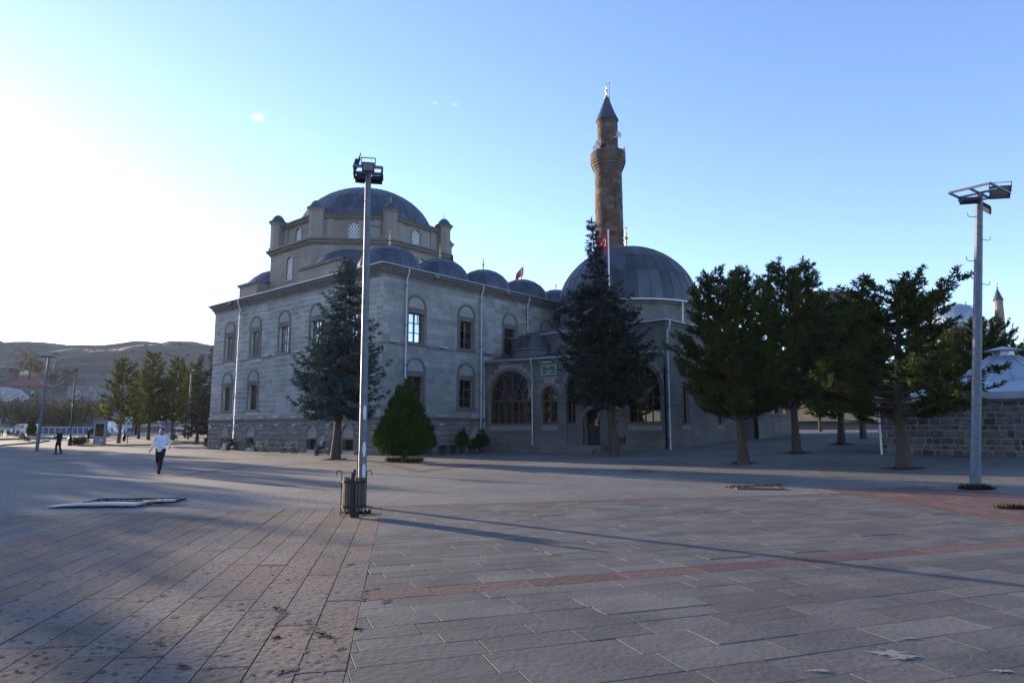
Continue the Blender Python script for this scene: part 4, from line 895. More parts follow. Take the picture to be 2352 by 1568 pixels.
def pine_parts(H, bare, rx, seed, limbs=70, dens=1.0, lean=(0, 0), trunk_r=.22, flat=0.0, env=None, m='pine', bark='bark', up=.35, ln=.2, shoots=9, k=9, w=.045):
    rng = np.random.default_rng(seed); line = trunk_line(H * .96, lean, .2); ch = []; br = MB()
    tr = MB().tube(line, [trunk_r * (1 - .9 * q / 8) * (1.25 if q == 0 else 1) for q in range(9)], 10)
    for i in range(limbs):
        t = ((i + rng.random()) / limbs); e = env(t) if env else (math.sin(math.pi * (.14 + .80 * t)) ** .75)
        L = rx * e * rng.uniform(.72, 1.12); az = i * 2.399 + rng.uniform(-.5, .5); zt = bare + (H - bare) * t; rise = L * (up + .55 * t * t)
        z0 = max(bare * .85, zt - rise); c = along(line, z0 / (H * .96)); d = np.array([math.cos(az), math.sin(az), 0]); S = np.linspace(0, 1, 6)
        pts = np.array([*c]) + np.outer(S * L, d); pts[:, 2] += (zt - c.z) * (S ** 1.5) - flat * L * np.sin(S * math.pi) * .15; pts[1:, :2] += rng.normal(scale=.05 * L, size=(5, 2)) * S[1:, None]
        br.tube([tuple(p) for p in pts], [.018 + .014 * L * (1 - s) for s in S], 5, cap=False)
        ns = max(3, int(shoots * dens * (.35 + L / rx)))
        for j in range(ns):
            s = rng.uniform(.3, 1.0) if j else 1.0; p = np.array([np.interp(s, S, pts[:, q]) for q in range(3)])
            sd = unit(d * rng.uniform(.2, 1.0) + np.array([-d[1], d[0], 0]) * rng.normal(scale=.9) + np.array([0, 0, 1]) * rng.uniform(.1, 1.1)); sl = rng.uniform(.3, .8) * (1 if L > 1 else .7)
            u_ = np.arange(.12, sl, .11); P = p + np.outer(u_, sd) + np.outer(u_ ** 2, [0, 0, .35]); D = np.broadcast_to(unit(sd + np.array([0, 0, .5])), P.shape)
            ch.append(tufts(P, D, rng, k, ln, w))
            if j % 3 == 0: br.tube([tuple(p), tuple(P[-1])], [.012, .006], 3, cap=False)
    P = np.array([[*along(line, 1 - .12 * rng.random())] for _ in range(12)]); ch.append(tufts(P, np.tile([0, 0, 1.0], (12, 1)), rng, k, ln, w))
    V = np.concatenate(ch)
    return tr.mesh('trunk', M[bark], True), br.mesh('branches', M[bark], False, False), fast_mesh('crown', V, quads(len(V) // 4), M[m])
def pine_tree(parts, name, label, loc, rz=0.0, s=1.0, group=None, cat='tree', tilt=(0, 0)):
    r = thing(name, label, cat, loc, rz, group); r.scale = (s, s, s) if not isinstance(s, tuple) else s; r.rotation_euler = (tilt[0], tilt[1], rz)
    for nm, me in zip(('trunk', 'branches', 'crown'), parts): put(nm, me, r)
    return r
def tree_pit(loc, w, label, rz=.3):
    b = MB(); n = 4
    b.add([(loc.x + x * math.cos(rz) - y * math.sin(rz), loc.y + x * math.sin(rz) + y * math.cos(rz), 0) for x, y in ((-w, -w), (w, -w), (w, w), (-w, w))], [(0, 1, 2, 3)])
    b.v = [(x, y, G(x, y) + .012) for x, y, z in b.v]; return tag(b.build('tree_pit', M['soil']), label, kind='structure')
sp1 = gp(770, 1055); spruce_tree('spruce_tree', 'blue-green spruce standing in front of the left mosque wall', sp1, 12.1, 3.5, 2.9, 21, M['spruce'], lean=(.35, .3), prof=lambda t: (1 - t) ** .82 * (.62 + .38 * min(1, t * 5)), trunk_r=.24, dens=1.25)
tree_pit(sp1, .9, 'soil square under the blue-green spruce')
sp2 = gp(1411, 1047); spruce_tree('spruce_tree', 'tall dark spruce with thin leaning top in front of the porch', sp2, 15.2, 3.6, 4.1, 22, M['spruce_dark'], lean=(-1.15, 0), prof=lambda t: (.78 + .3 * min(1, t * 4)) * (1 - t) ** .62 if t < .62 else .60 * (1 - t) ** .8 * .9, trunk_r=.27, droop=.4, dens=1.15)
tree_pit(sp2, .8, 'soil square under the tall dark spruce')
# pines on the right
pA = pine_parts(9.9, 2.6, 2.75, 31, limbs=98, shoots=15, w=.06, ln=.24, trunk_r=.25, lean=(-.5, .1), env=lambda t: (math.sin(math.pi * (.2 + .74 * t)) ** .8))
pB = pine_parts(11.6, 3.0, 2.9, 32, limbs=108, shoots=15, w=.06, ln=.24, trunk_r=.24, lean=(-.3, 0))
pC = pine_parts(9.0, 2.4, 3.7, 33, limbs=64, shoots=14, w=.06, ln=.24, trunk_r=.24, lean=(-.2, .2), up=.15, env=lambda t: (1.05 - .55 * t) * (.7 + .3 * math.sin(9 * t)), k=10)
t1, t2, t3, t5 = gp(1708, 1066.5), gp(1830, 1040), gp(1933, 1020), gp(2078, 1076)
t4p = atY(1983, 1007, 49); t4 = Vector((t4p.x, 49, G(t4p.x, 49)))
gR = 'pines in square pits on the right of the plaza'
pine_tree(pA, 'pine_tree', 'dense rounded pine nearest the domed mosque side wall', t1, 0.0, .94, gR)
pine_tree(pB, 'pine_tree', 'tallest dense pine with spiky top, second from the domed mosque', t2, 1.2, .93, gR)
pine_tree(pA, 'pine_tree', 'dark pine, third from the domed mosque, in a soil square', t3, 2.6, .92, gR)
pine_tree(pB, 'pine_tree', 'thin-trunked pine at the back of the right group', t4, 4.0, .86, gR)
pine_tree(pC, 'pine_tree', 'open wide-spreading pine in front of the rubble stone wall', t5, 2.4, (1.12, 1.12, .86), gR)
for p, l in ((t1, 'soil square under the pine nearest the mosque'), (t2, 'soil square under the tallest pine'), (t3, 'soil square under the third pine'), (t5, 'soil square under the wide-spreading pine'), (t4, 'soil square under the rearmost pine')): tree_pit(p, .75, l)
for i, (x, y, Y, s, l) in enumerate(((2290, 1000, 48, .95, 'dark pine behind the metal roof, beside the floodlight mast'), (2345, 1000, 55, 1.05, 'dark pine at the right edge behind the metal roof'), (2200, 1000, 58, 1.0, 'dark pine behind the stone wall, left of the floodlight mast'), (1885, 1000, 62, .8, 'slim pine by the low wall behind the right group'), (2120, 1000, 66, 1.0, 'dark pine far back behind the wide-spreading pine'))):
    p = atY(x, y, Y); pine_tree(pC if i in (1,) else pB, 'pine_tree', l, (p.x, Y, G(p.x, Y)), i * 1.7, s * .74, 'pines behind the stone wall')
# round thuja
def thuja_mesh(H, R, seed, n=7000, lobes=26, m='thuja', ln=.26, w=.06):
    rng = np.random.default_rng(seed); ch = []
    for i in range(lobes):
        az = i * 2.399; rr = R * .62 * math.sqrt((i + .5) / lobes); zt = H * (1 - .3 * (rr / (R * .62)) ** 1.6) * rng.uniform(.8, 1.05); zb = H * .08; nn = n // lobes
        z = rng.beta(1.25, 1.2, nn); rad = R * .42 * np.sin(np.pi * np.clip(.12 + .86 * z, 0, 1)) ** .8 * (1.0 - .35 * z); a = rng.uniform(0, 2 * np.pi, nn); q = rng.uniform(.45, 1.0, nn) ** .5
        bulge = 1 + .45 * np.sin(np.pi * np.clip(z * 1.25, 0, 1)) ; P = np.stack([rr * bulge * math.cos(az) + rad * q * np.cos(a), rr * bulge * math.sin(az) + rad * q * np.sin(a), zb + (zt - zb) * z], 1)
        ctr = np.stack([rr * math.cos(az) * np.ones(nn), rr * math.sin(az) * np.ones(nn), P[:, 2]], 1); A = unit(P - ctr) * .55 + np.array([0, 0, 1.0]) + rng.normal(scale=.22, size=(nn, 3))
        for k in range(2): ch.append(diamonds(P, A + rng.normal(scale=.2, size=A.shape), ln * rng.uniform(.6, 1.2, nn), w, rng))
    V = np.concatenate(ch); return fast_mesh('foliage', V, quads(len(V) // 4), M[m])
def thuja(name, label, loc, H, R, seed, n=7000, group=None, **k):
    r = thing(name, label, 'shrub', loc, group=group); MB().tube([(0, 0, -.05), (.03, 0, H * .5)], [.12 * R, .05 * R], 7).build('stem', M['bark'], r); put('foliage', thuja_mesh(H, R, seed, n, **k), r); return r
bu = gp(928, 1062); thuja('thuja_shrub', 'big round bright green thuja at the mosque corner', bu, 4.1, 1.25, 41, 11000, ln=.34, w=.075)
tree_pit(bu, .95, 'weedy soil square under the round thuja')
# plants in pots along the wall and porch
M['pot'] = mat('pot', (.02, .022, .03), .6)
def potted(label, x, y, H, R, seed, pot_h=.45, m='thuja', grassy=False):
    p = gp(x, y); r = thing('potted_plant', label, 'potted plant', p, group='potted plants along the mosque wall')
    MB().lathe([(.17, 0), (.24, pot_h), (.26, pot_h), (.26, pot_h + .04), (.22, pot_h + .04), (.2, pot_h - .04), (0, pot_h - .04)], 14).build('pot', M['pot'], r, smooth=True)
    if grassy:
        rng = np.random.default_rng(seed); n = 260; P = rng.normal(scale=.09, size=(n, 3)) * [1, 1, 0] + [0, 0, pot_h - .03]; A = rng.normal(scale=.6, size=(n, 3)) * [1, 1, .2] + [0, 0, .9]
        put('foliage', fast_mesh('foliage', diamonds(P, A, rng.uniform(.3, .6, n), .04, rng, .25), quads(n), M['shrub']), r)
    else: put('foliage', thuja_mesh(H, R, seed, 1500, 7, ln=.16, w=.045), r, (0, 0, pot_h - .1))
potted('small cone-shaped thuja in a black pot beside the basement arch', 1062, 1042, 1.45, .52, 51)
potted('rounded thuja in a black pot by the porch downpipe', 1106, 1041, 1.4, .62, 52)
potted('bushy potted shrub hidden behind the round thuja', 985, 1045, 1.6, .55, 53)
potted('grassy plant in a pot, nearest the round thuja', 1018, 1043.5, 0, 0, 54, .35, grassy=True)
potted('grassy plant in a pot left of the cone-shaped thuja', 1042, 1042.5, 0, 0, 55, .35, grassy=True)
potted('grassy plant in a pot right of the cone-shaped thuja', 1084, 1041.5, 0, 0, 56, .35, grassy=True)
# pines on the left lawn
pD = pine_parts(10.2, 2.6, 3.0, 34, limbs=62, shoots=12, trunk_r=.2, up=.2, m='pine_light', bark='bark_red', k=7, w=.06, ln=.24, env=lambda t: (1.05 - .75 * t))
pE = pine_parts(11.5, 2.8, 2.5, 35, limbs=75, shoots=12, trunk_r=.2, m='pine_light', bark='bark_red', k=7, w=.06, ln=.24, env=lambda t: (1.1 - .85 * t))
gL = 'pines on the lawn left of the mosque'
def lp(parts, label, x, base_y, Y, s, rz):
    p = atY(x, base_y, Y); return pine_tree(parts, 'pine_tree', label, (p.x, Y, G(p.x, Y)), rz, s, gL)
lp(pD, 'open pine at the left end of the lawn beside the kiosk', 272, 1018, 82, 1.0, .3)
lp(pE, 'leaning pine on the lawn, second from the kiosk', 340, 1012, 94, 1.06, 1.5)
lp(pD, 'short-trunked pine on the lawn behind the green sign', 318, 1010, 99, .95, 2.2)
lp(pE, 'bushy pine in the middle of the lawn behind the walking man', 395, 1010, 96, 1.0, 2.9)
lp(pD, 'pine on the lawn right of the bench sitters', 425, 1010, 104, 1.02, 3.7)
spA = bpy.data.objects
s6 = atY(452, 1017, 84); spruce_tree('spruce_tree', 'dark spruce on the lawn near the mosque corner', (s6.x, 84, 0), 10.8, 2.6, 1.9, 23, M['spruce_dark'], trunk_r=.2, level=.5, dens=.8)
s7 = atY(478, 1012, 92); spruce_tree('spruce_tree', 'tall spruce half hidden behind the mosque corner', (s7.x, 92, 0), 13.0, 2.6, 2.0, 24, M['spruce_dark'], trunk_r=.2, level=.5, dens=.8)
lp(pE, 'dark pine squeezed between the spruces and the mosque', 438, 1010, 112, 1.05, 5.0)
# unseen pines: some shade the plaza, others are added to darken window reflections
k = 0
row = [(-42.5 - 2.7 * i, 41 + 4.3 * i, .86, (pE, pD)[i % 2]) for i in (4, 5, 7, 8)] + [(-53, 47, .95, pE), (-57.5, 55, .92, pD), (-62, 64, 1.0, pE), (-68, 73, 1.05, pD), (-58, 44, 1.0, pD), (-54, 64, .9, pE), (-57.5, 69, 1.0, pD), (-63.5, 77, 1.0, pE), (-67.5, 84, 1.0, pD), (-60, 60, 1.0, pE), (-66, 66, 1.1, pD), (-51.5, 49, .86, pE), (-54, 52.5, .88, pE), (-48, 44, .9, pE)]
row += [(-48, 24, 1.0, pD), (-53, 16, 1.1, pE), (-57, 30, 1.1, pE), (-50, 7, 1.0, pD), (-62, 22, 1.15, pE), (-63, 11, 1.1, pD), (-55, -2, 1.1, pE)]  # added out of view to block bright sky in the porch glass
for (X, Y, s, pt) in row:
    k += 1; pine_tree(pt, 'pine_tree', 'pine of the row continuing left of the lawn', (X, Y, 0), k * 1.3, s, 'pines continuing left of the lawn')
for (X, Y, s) in ((-18, -45, 1.1), (-6, -52, 1.0), (8, -48, 1.15), (20, -44, 1.0), (32, -40, 1.1), (44, -30, 1.0), (48, -12, 1.1), (-30, -40, 1.0)):  # unseen trees added so the windows have something dark to reflect
    k += 1; pine_tree(pB, 'pine_tree', 'pine across the plaza behind the viewer', (X, Y, 0), k * 1.3, s, 'pines across the plaza behind the viewer')
# ============================================================ STREET FURNITURE
def curve_pts(f, a, b, n): return [f(a + (b - a) * k / (n - 1)) for k in range(n)]
def floodlight(parent, loc, rot, w=.34, h=.26):
    o = MB().box((-w / 2, 0, -h / 2), (w / 2, .05, h / 2)).box((-w * .36, .05, -h * .34), (w * .36, .11, h * .34)).build('floodlight', M['black'], parent, loc, rot)
    MB().box((-w / 2 + .03, -.006, -h / 2 + .03), (w / 2 - .03, -.001, h / 2 - .03)).build('lens', M['dark_lens'], o)
    MB().bar((-w / 2 - .015, .03, 0), (-w / 2 - .015, .03, h / 2 + .1), .02).bar((w / 2 + .015, .03, 0), (w / 2 + .015, .03, h / 2 + .1), .02).bar((-w / 2 - .025, .03, h / 2 + .1), (w / 2 + .025, .03, h / 2 + .1), .02).build('yoke', M['black_metal'], o)
    return o
def mast(label, base, H, r0, r1, fs, lights, rz=0.0, tilt=(0, 0), pegs=9, peg_start=2.2, plate=True, ftilt=0.0):
    t = thing('floodlight_mast', label, 'floodlight mast', base, rz, 'floodlight masts on the plaza'); t.rotation_euler = (tilt[0], tilt[1], rz)
    MB().lathe([(r0, 0), (r1, H)], 12).build('pole', M['galv'], t)
    if plate: MB().lathe([(r0 * 2.2, 0), (r0 * 2.2, .03), (r0 * 1.02, .05), (r0 * 1.0, .32)], 12).build('base_plate', M['galv'], t)
    fr = bpy.data.objects.new('x', None); bpy.data.objects.remove(fr)
    h = fs / 2
    for a, b in (((-h, -h), (h, -h)), ((h, -h), (h, h)), ((h, h), (-h, h)), ((-h, h), (-h, -h)), ((-h, 0), (h, 0)), ((0, -h), (0, h))):
        z = H + .0; MB().bar((a[0], a[1], z + a[1] * ftilt), (b[0], b[1], z + b[1] * ftilt), .05, .06).build('frame_bar', M['galv'], t)
    for loc, rot in lights: floodlight(t, (loc[0] * fs, loc[1] * fs, H + loc[2]), rot, .36 * fs / .75 * .95, .27 * fs / .75 * .95)
    for k in range(pegs):
        z = peg_start + k * .62 * H / 8; r = r0 + (r1 - r0) * z / H; s = 1 if k % 2 else -1
        if z < H - .6: MB().tube([(s * r * .9, 0, z), (s * (r + .2), 0, z - .01), (s * (r + .24), 0, z + .03), (s * (r + .24), 0, z + .11)], .011, 6).build('climbing_peg', M['galv'], t)
    return t
PB = gp(831, 1165)
mastL = mast('slim floodlight mast standing right behind the litter bin', PB, 7.55, .09, .068, .62,
     [((0, -.56, .02), (R_(10), 0, 0)), ((-.36, .0, .2), (R_(15), R_(0), R_(100))), ((.3, .35, -.1), (R_(30), 0, R_(180))), ((-.28, .38, -.1), (R_(35), 0, R_(190)))], rz=R_(12), tilt=(0, R_(-.5)), pegs=9, ftilt=-.12)
M['sticker'] = mat('sticker', (.5, .55, .6), .5); M['cable'] = mat('cable', (.02, .02, .022), .6)
for z, a in ((2.05, .5), (1.25, .55), (.78, .6), (1.05, -2.6)):
    pts = []
    for j in range(5):
        for i in range(5):
            u_, v_ = (i / 4 - .5) * .9, (j / 4 - .5) * .32; r = .0925 - .003 * z; tt = -R_(90) + a * .6 + u_ * min(1, math.sqrt(max(.05, 1 - (v_ / .18) ** 2))); pts.append((r * math.cos(tt), r * math.sin(tt), z + v_))
    put('sticker', fast_mesh('sticker', pts, [(j * 5 + i, j * 5 + i + 1, j * 5 + i + 6, j * 5 + i + 5) for j in range(4) for i in range(4)], M['sticker'], True), mastL)
MB().tube([(-.1, -.03, 2.0), (-.11, -.04, 1.2), (-.103, -.03, .4)], .008, 5).build('cable', M['cable'], mastL)
PR = gp(2240, 1121)
mastR = mast('leaning floodlight mast with square light frame at the right edge', PR, 8.85, .14, .10, 1.15,
     [((.42, -.3, .06), (R_(20), 0, R_(-58))), ((-.36, .05, -.38), (R_(52), 0, R_(120))), ((.36, .05, -.38), (R_(52), 0, R_(205)))], rz=R_(28), tilt=(0, R_(5.6)), pegs=10, peg_start=2.6)
mastR.rotation_euler = (0, R_(5.8), 0)
for ch in list(mastR.children):
    if ch.name.startswith(('frame_bar', 'floodlight')):
        m4 = Matrix.Rotation(R_(30), 4, 'Z'); ch.location = m4 @ ch.location; ch.rotation_euler.z += R_(30)
p3 = gp(84, 1037); mast('floodlight mast at the far left near the benches', p3, 7.6, .13, .085, .9, [((.5, 0, .2), (R_(70), 0, R_(-60))), ((-.4, 0, -.05), (R_(80), 0, 0))], rz=.4, pegs=0, tilt=(0, R_(2)))
p4 = atY(431, 1010, 98); mast('floodlight mast among the pines on the lawn', (p4.x, 98, G(p4.x, 98)), 9.6, .2, .12, 1.0, [((.35, 0, .2), (R_(70), 0, R_(-60))), ((-.4, 0, -.05), (R_(80), 0, 0))], pegs=0)
# twin-arm street lamps
M['lamp_shade'] = mat('lamp_shade', (.06, .075, .1), .4, metal=.5)
def street_lamp(label, x, y, H, arms, Y=None):
    p = gp(x, y) if Y is None else Vector((atY(x, y, Y).x, Y, G(atY(x, y, Y).x, Y)))
    t = thing('street_lamp', label, 'street lamp', p, group='black street lamps on the left')
    MB().lathe([(.26, 0), (.26, .12), (.2, .16), (.2, .75), (.24, .8), (.13, .95), (.085, 1.3), (.085, H * .55), (.1, H * .55 + .05), (.07, H * .55 + .1), (.06, H), (.03, H + .1), (0, H + .15)], 12).build('post', M['black_metal'], t)
    for s, zt, L in arms:
        pts = curve_pts(lambda a: (s * (L / 2 - L / 2 * math.cos(a)), 0, zt + .55 * math.sin(a) ** .8), 0, math.pi, 11) + [(s * L, 0, zt - .35)]
        a = MB().tube(pts, .03, 6).build('arm', M['black_metal'], t); MB().tube([(s * .06, 0, zt - .9), (s * .06, 0, zt + .05)], .02, 5).build('arm_stay', M['black_metal'], a)
        sh = MB().lathe([(.05, .1), (.09, .08), (.16, -.04), (.46, -.3), (.47, -.33), (.42, -.31), (0, -.2)], 16).build('lamp_shade', M['lamp_shade'], t, (s * L, 0, zt - .38)); MB().sphere((0, 0, -.26), .09, 10, 6).build('bulb', M['white_paint'], sh)
    return t
street_lamp('black street lamp with two hooded arms behind the man in black', 160, 1023, 8.0, ((-1, 7.6, 1.05), (1, 5.8, .95)))
street_lamp('black street lamp post beside the green sign', 284, 1016, 6.6, ((1, 6.3, .9),))
# litter bin at the mast
M['bin_wood'] = mat('bin_wood', (.07, .045, .03), .75, var=.35, col2=(.105, .08, .058), nscale=5, stretch=(1, 1, .12), bump=.3, bscale=25)
def litter_bin(label, p, rz=0.0, s=1.0, fancy=True):
    t = thing('litter_bin', label, 'litter bin', p, rz, 'wooden litter bins'); t.scale = (s, s, s); rdb = random.Random(int(p[0] * 10)); n = 20
    for k in range(n):
        a = 2 * math.pi * k / n; r = .215; w = .052; h = rdb.uniform(-.012, .012)
        MB().box((-w / 2, -.011, .17), (w / 2, .011, .80 + h)).build('slat', M['bin_wood'], t, (r * math.cos(a), r * math.sin(a), 0), (0, 0, a + math.pi / 2))
    for z in (.2, .70): MB().lathe([(.232, z), (.25, z + .005), (.25, z + .045), (.232, z + .05), (.232, z)], 24).build('ring', M['black_metal'], t, smooth=True)
    MB().lathe([(0, .16), (.2, .16), (.2, .7)], 18).build('liner', M['black'], t)
    MB().box((-.035, -.29, 0), (.035, -.252, .92)).box((.02, -.275, .0), (.14, -.255, .12)).build('post', M['black_metal'], t); MB().box((.0, -.251, .85), (.05, -.2, .98)).build('hinge', M['black_metal'], t)
    for sx in (-1, 1):
        pts = [(sx * .255, 0, 0.03), (sx * .255, 0, .86)] + [(sx * (.31 - .055 * math.cos(b)), 0, .86 + .06 * math.sin(b) + .03) for b in np.linspace(0, 3.9, 9)]
        MB().tube(pts, .010, 6).build('hook', M['black_metal'], t); MB().tube([(sx * .255, 0, .03), (sx * .2, -.05, .012), (0, -.26, .012)], .009, 5).build('foot_rod', M['black_metal'], t)
    return t
litter_bin('slatted wooden litter bin with curled hooks in front of the slim mast', gp(811, 1186), R_(8), .93)
cb = gp(475, 1029); litter_bin('dark litter bin at the far corner of the mosque', cb, .5, 1.2)
litter_bin('dark litter bin right of the dark spruce trunk by the porch', gp(1431, 1034), .3, 1.15)
# benches: cast-iron ends and wooden slats, seat facing -y
M['bench_wood'] = mat('bench_wood', (.2, .185, .15), .7, var=.2, col2=(.13, .115, .09), nscale=6); M['bench_red'] = mat('bench_red', (.2, .07, .035), .6, var=.2)
def bench_proto():
    t = thing('park_bench', 'x', 'bench'); W = 1.5
    for k, y in enumerate((-.2, -.1, .0, .1)): MB().box((-W / 2, y - .04, .43), (W / 2, y + .04, .455)).build('seat_slat', M['bench_wood'], t)
    for k in range(4):
        z = .53 + k * .1; y = .18 + k * .03; MB().box((-W / 2, y - .012, z - .035), (W / 2, y + .012, z + .035)).build('back_slat', M['bench_wood'], t)
    for sx in (-1, 1):
        x = sx * (W / 2 - .03); b = MB(); T = .022
        b.tube([(x, -.3, 0), (x, -.25, .1), (x, -.22, .28), (x, -.26, .41), (x, .14, .42), (x, .2, .6), (x, .31, .9)], T, 6); b.tube([(x, .3, 0), (x, .24, .12), (x, .15, .28), (x, .14, .42)], T, 6)
        b.tube([(x, .02 + .13 * math.cos(a), .2 + .13 * math.sin(a)) for a in np.linspace(0, 6.2, 13)], .015, 5); b.tube([(x, -.25, .1), (x, .02, .05), (x, .24, .12)], .015, 5)
        f = b.build('side_frame', M['black_metal'], t)
        MB().tube([(x, .24, .66), (x, .1, .69), (x, -.14, .64), (x, -.27, .66), (x, -.31, .6), (x, -.26, .56)], .024, 6).tube([(x, -.24, .42), (x, -.2, .52), (x, -.24, .64)], .016, 5).tube([(x, -.02 + .08 * math.cos(a), .55 + .07 * math.sin(a)) for a in np.linspace(0, 6.2, 11)], .012, 5).build('armrest', M['black_metal'], f)
    return t
proto = bench_proto(); first = [True]
def bench(label, p, rz, group, red=False):
    o = proto if first[0] else copy_tree(proto); first[0] = False; o.location = p; o.rotation_euler = (0, 0, rz); o['label'] = label; o['group'] = group
    if red:
        for ch in o.children:
            if 'slat' in ch.name: ch.data = ch.data.copy(); ch.data.materials[0] = M['bench_red']
    return o
BR = MROT - R_(90); gW = 'benches along the left mosque wall'
bpos = [gp(531, 1034), gp(594, 1038), gp(662, 1041.5), gp(744, 1045.5)]
mdir = Vector((-math.cos(MROT), -math.sin(MROT), 0))
for i, (b_, l) in enumerate(zip(bpos, ('bench under the two seated young men at the far end of the wall', 'empty bench below the second basement arch', 'empty bench between the basement arches, nearer the spruce', 'bench under the old man beside the spruce trunk'))): bench(l, b_, BR, gW)
lb1, lb2 = atY(52, 1013, 93), atY(76, 1010, 95)
bench('red slatted bench at the far left with two people', (lb1.x, 93, G(lb1.x, 93)), 2.6, 'benches on the far left kerb', True); bench('empty red slatted bench beside the far left mast', (lb2.x, 95, G(lb2.x, 95)), 2.9, 'benches on the far left kerb', True)
lb3 = atY(393, 1012, 91); bench('dark bench under the pines on the lawn', (lb3.x, 91, G(lb3.x, 91)), .25, 'bench on the lawn')
# information kiosk
M['kiosk'] = mat('kiosk', (.27, .28, .3), .5, metal=.2); M['screen'] = mat('screen', (.006, .006, .007), .15); M['red_paint'] = mat('red_paint', (.5, .03, .03), .5); M['blue_paint'] = mat('blue_paint', (.04, .13, .3), .5)
kp = gp(228, 1022); kz = thing('information_kiosk', 'grey information kiosk with a tall black screen', 'kiosk', kp, .12)
MB().wallprism([(-.62, 0), (.62, 0), (.66, 2.75), (-.66, 2.6)], -.18, .18).build('housing', M['kiosk'], kz); MB().wallprism([(-.72, 2.602), (.74, 2.77), (.74, 2.87), (-.72, 2.7)], -.24, .24).build('top_cap', M['kiosk'], kz)
MB().box((-.46, -.2, 1.02), (.44, -.181, 2.42)).build('screen', M['screen'], kz); MB().lathe([(0, 0), (.13, 0), (.13, .012)], 16).build('sticker', M['white_paint'], kz, (.22, -.2, .6), (R_(90), 0, 0)); MB().lathe([(0, 0), (.07, 0), (.07, .012)], 12).build('sticker', M['white_paint'], kz, (0, -.2, .35), (R_(90), 0, 0))
MB().add([(-.42, -.19, .58), (-.26, -.19, .72), (-.3, -.19, .58), (-.24, -.19, .5)], [(0, 1, 2), (0, 2, 3)]).build('logo', M['blue_paint'], kz)
# big white city letters on a plinth, second letters on a far sign
M['letter_white'] = mat('letter_white', (.72, .74, .78), .5)
lx = atY(256, 990, 122); lz = G(lx.x, 122); cl = thing('city_letters', 'big white block letters on a low plinth beside the kiosk', 'letter sign', (lx.x, 122, lz), -.436)
MB().box((-4.6, -.5, 0), (4.6, .5, .45)).build('plinth', M['kiosk'], cl)
for ch, x in zip('KARS', (-3.5, -1.0, .6, 3.2)): text_mesh('letter', ch, 2.75, M['letter_white'], cl, (x, 0, .46), FR, .28, font_scale=(1.05, 1))
rs = atY(243, 966, 150); r2 = thing('roof_sign', 'small red and white letters showing above the kiosk', 'letter sign', (rs.x, 150, 2.0))
MB().tube([(-.9, 0, -.6), (-.9, 0, 2.0)], .05, 6).tube([(.9, 0, -.6), (.9, 0, 2.0)], .05, 6).build('post', M['galv'], r2)
for ch, x, mm in zip('CAVİ', (-1.1, -.35, .45, 1.1), ('red_paint', 'red_paint', 'white_paint', 'red_paint')): text_mesh('letter', ch, 1.35, M[mm], r2, (x, 0, 1.95), FR, .08)
# green assembly-point sign
M['sign_dark_green'] = mat('sign_dark_green', (.008, .06, .03), .5)
sp = gp(292, 1022); sg = thing('assembly_sign', 'green and white assembly point sign on a thin post', 'sign', sp)
MB().tube([(0, 0, 0), (0, 0, 3.0)], .045, 8).build('post', M['galv'], sg); MB().box((-.44, -.06, 2.35), (.44, -.045, 3.25)).build('panel', M['sign_dark_green'], sg)
bd = MB()
for a, b in (((-.41, 2.38), (.41, 2.41)), ((-.41, 3.19), (.41, 3.22)), ((-.41, 2.41), (-.38, 3.19)), ((.38, 2.41), (.41, 3.19))): bd.box((a[0], -.066, a[1]), (b[0], -.061, b[1]))
bd.build('border', M['sign_white'], sg)
for sx in (-1, 1):
    for sz in (-1, 1): MB().box((sx * .25 - .08, -.066, 2.8 + sz * .25 - .08), (sx * .25 + .08, -.061, 2.8 + sz * .25 + .08)).build('arrow', M['sign_white'], sg)
for x, z in ((-.1, 2.72), (.1, 2.72), (0, 2.85)):
    MB().lathe([(0, 0), (.055, 0), (.055, .006)], 10).build('person_symbol', M['sign_white'], sg, (x, -.061, z + .1), (R_(90), 0, 0)); MB().box((x - .06, -.066, z - .14), (x + .06, -.0612, z + .04)).build('person_symbol', M['sign_white'], sg)
pl = MB().box((-.44, -.06, 1.95), (.44, -.045, 2.32)).build('text_panel', M['sign_white'], sg)
for z, w in ((2.2, .3), (2.1, .34), (2.02, .24)): MB().box((-w, -.066, z - .014), (w, -.061, z + .014)).build('text_line', M['black'], sg)
# white billboard behind the lawn
wb = atY(388, 970, 140); bb = thing('billboard', 'white billboard with a dark stripe behind the lawn', 'billboard', (wb.x, 140, G(wb.x, 140)))
MB().tube([(0, 0, 0), (0, 0, 2.0)], .15, 8).build('post', M['galv'], bb); MB().box((-2.3, -.1, 1.9), (2.3, .1, 4.0)).build('panel', M['letter_white'], bb); MB().box((-2.2, -.12, 2.75), (2.2, -.101, 2.85)).box((.2, -.12, 2.35), (2.0, -.101, 2.6)).build('stripe', M['blue_paint'], bb)
# crossed orange banner on the far lamp
M['banner'] = mat('banner', (.55, .24, .02), .7)
op = atY(248, 953, 104); bn_ = thing('banner', 'orange banner hanging behind the pine trunk', 'banner', (op.x, 104, G(op.x, 104)))
MB().tube([(0, 0, 0), (0, 0, 5.2)], .05, 6).build('pole', M['galv'], bn_); MB().add([(0, .01, 5.0), (-1.5, .05, 5.2), (-1.1, .0, 4.2), (.0, .02, 3.1), (0, .04, 5.0), (-1.5, .08, 5.2), (-1.1, .03, 4.2), (0, .05, 3.1)], [(0, 1, 2, 3), (7, 6, 5, 4), (0, 4, 5, 1), (1, 5, 6, 2), (2, 6, 7, 3)]).build('cloth', M['banner'], bn_)
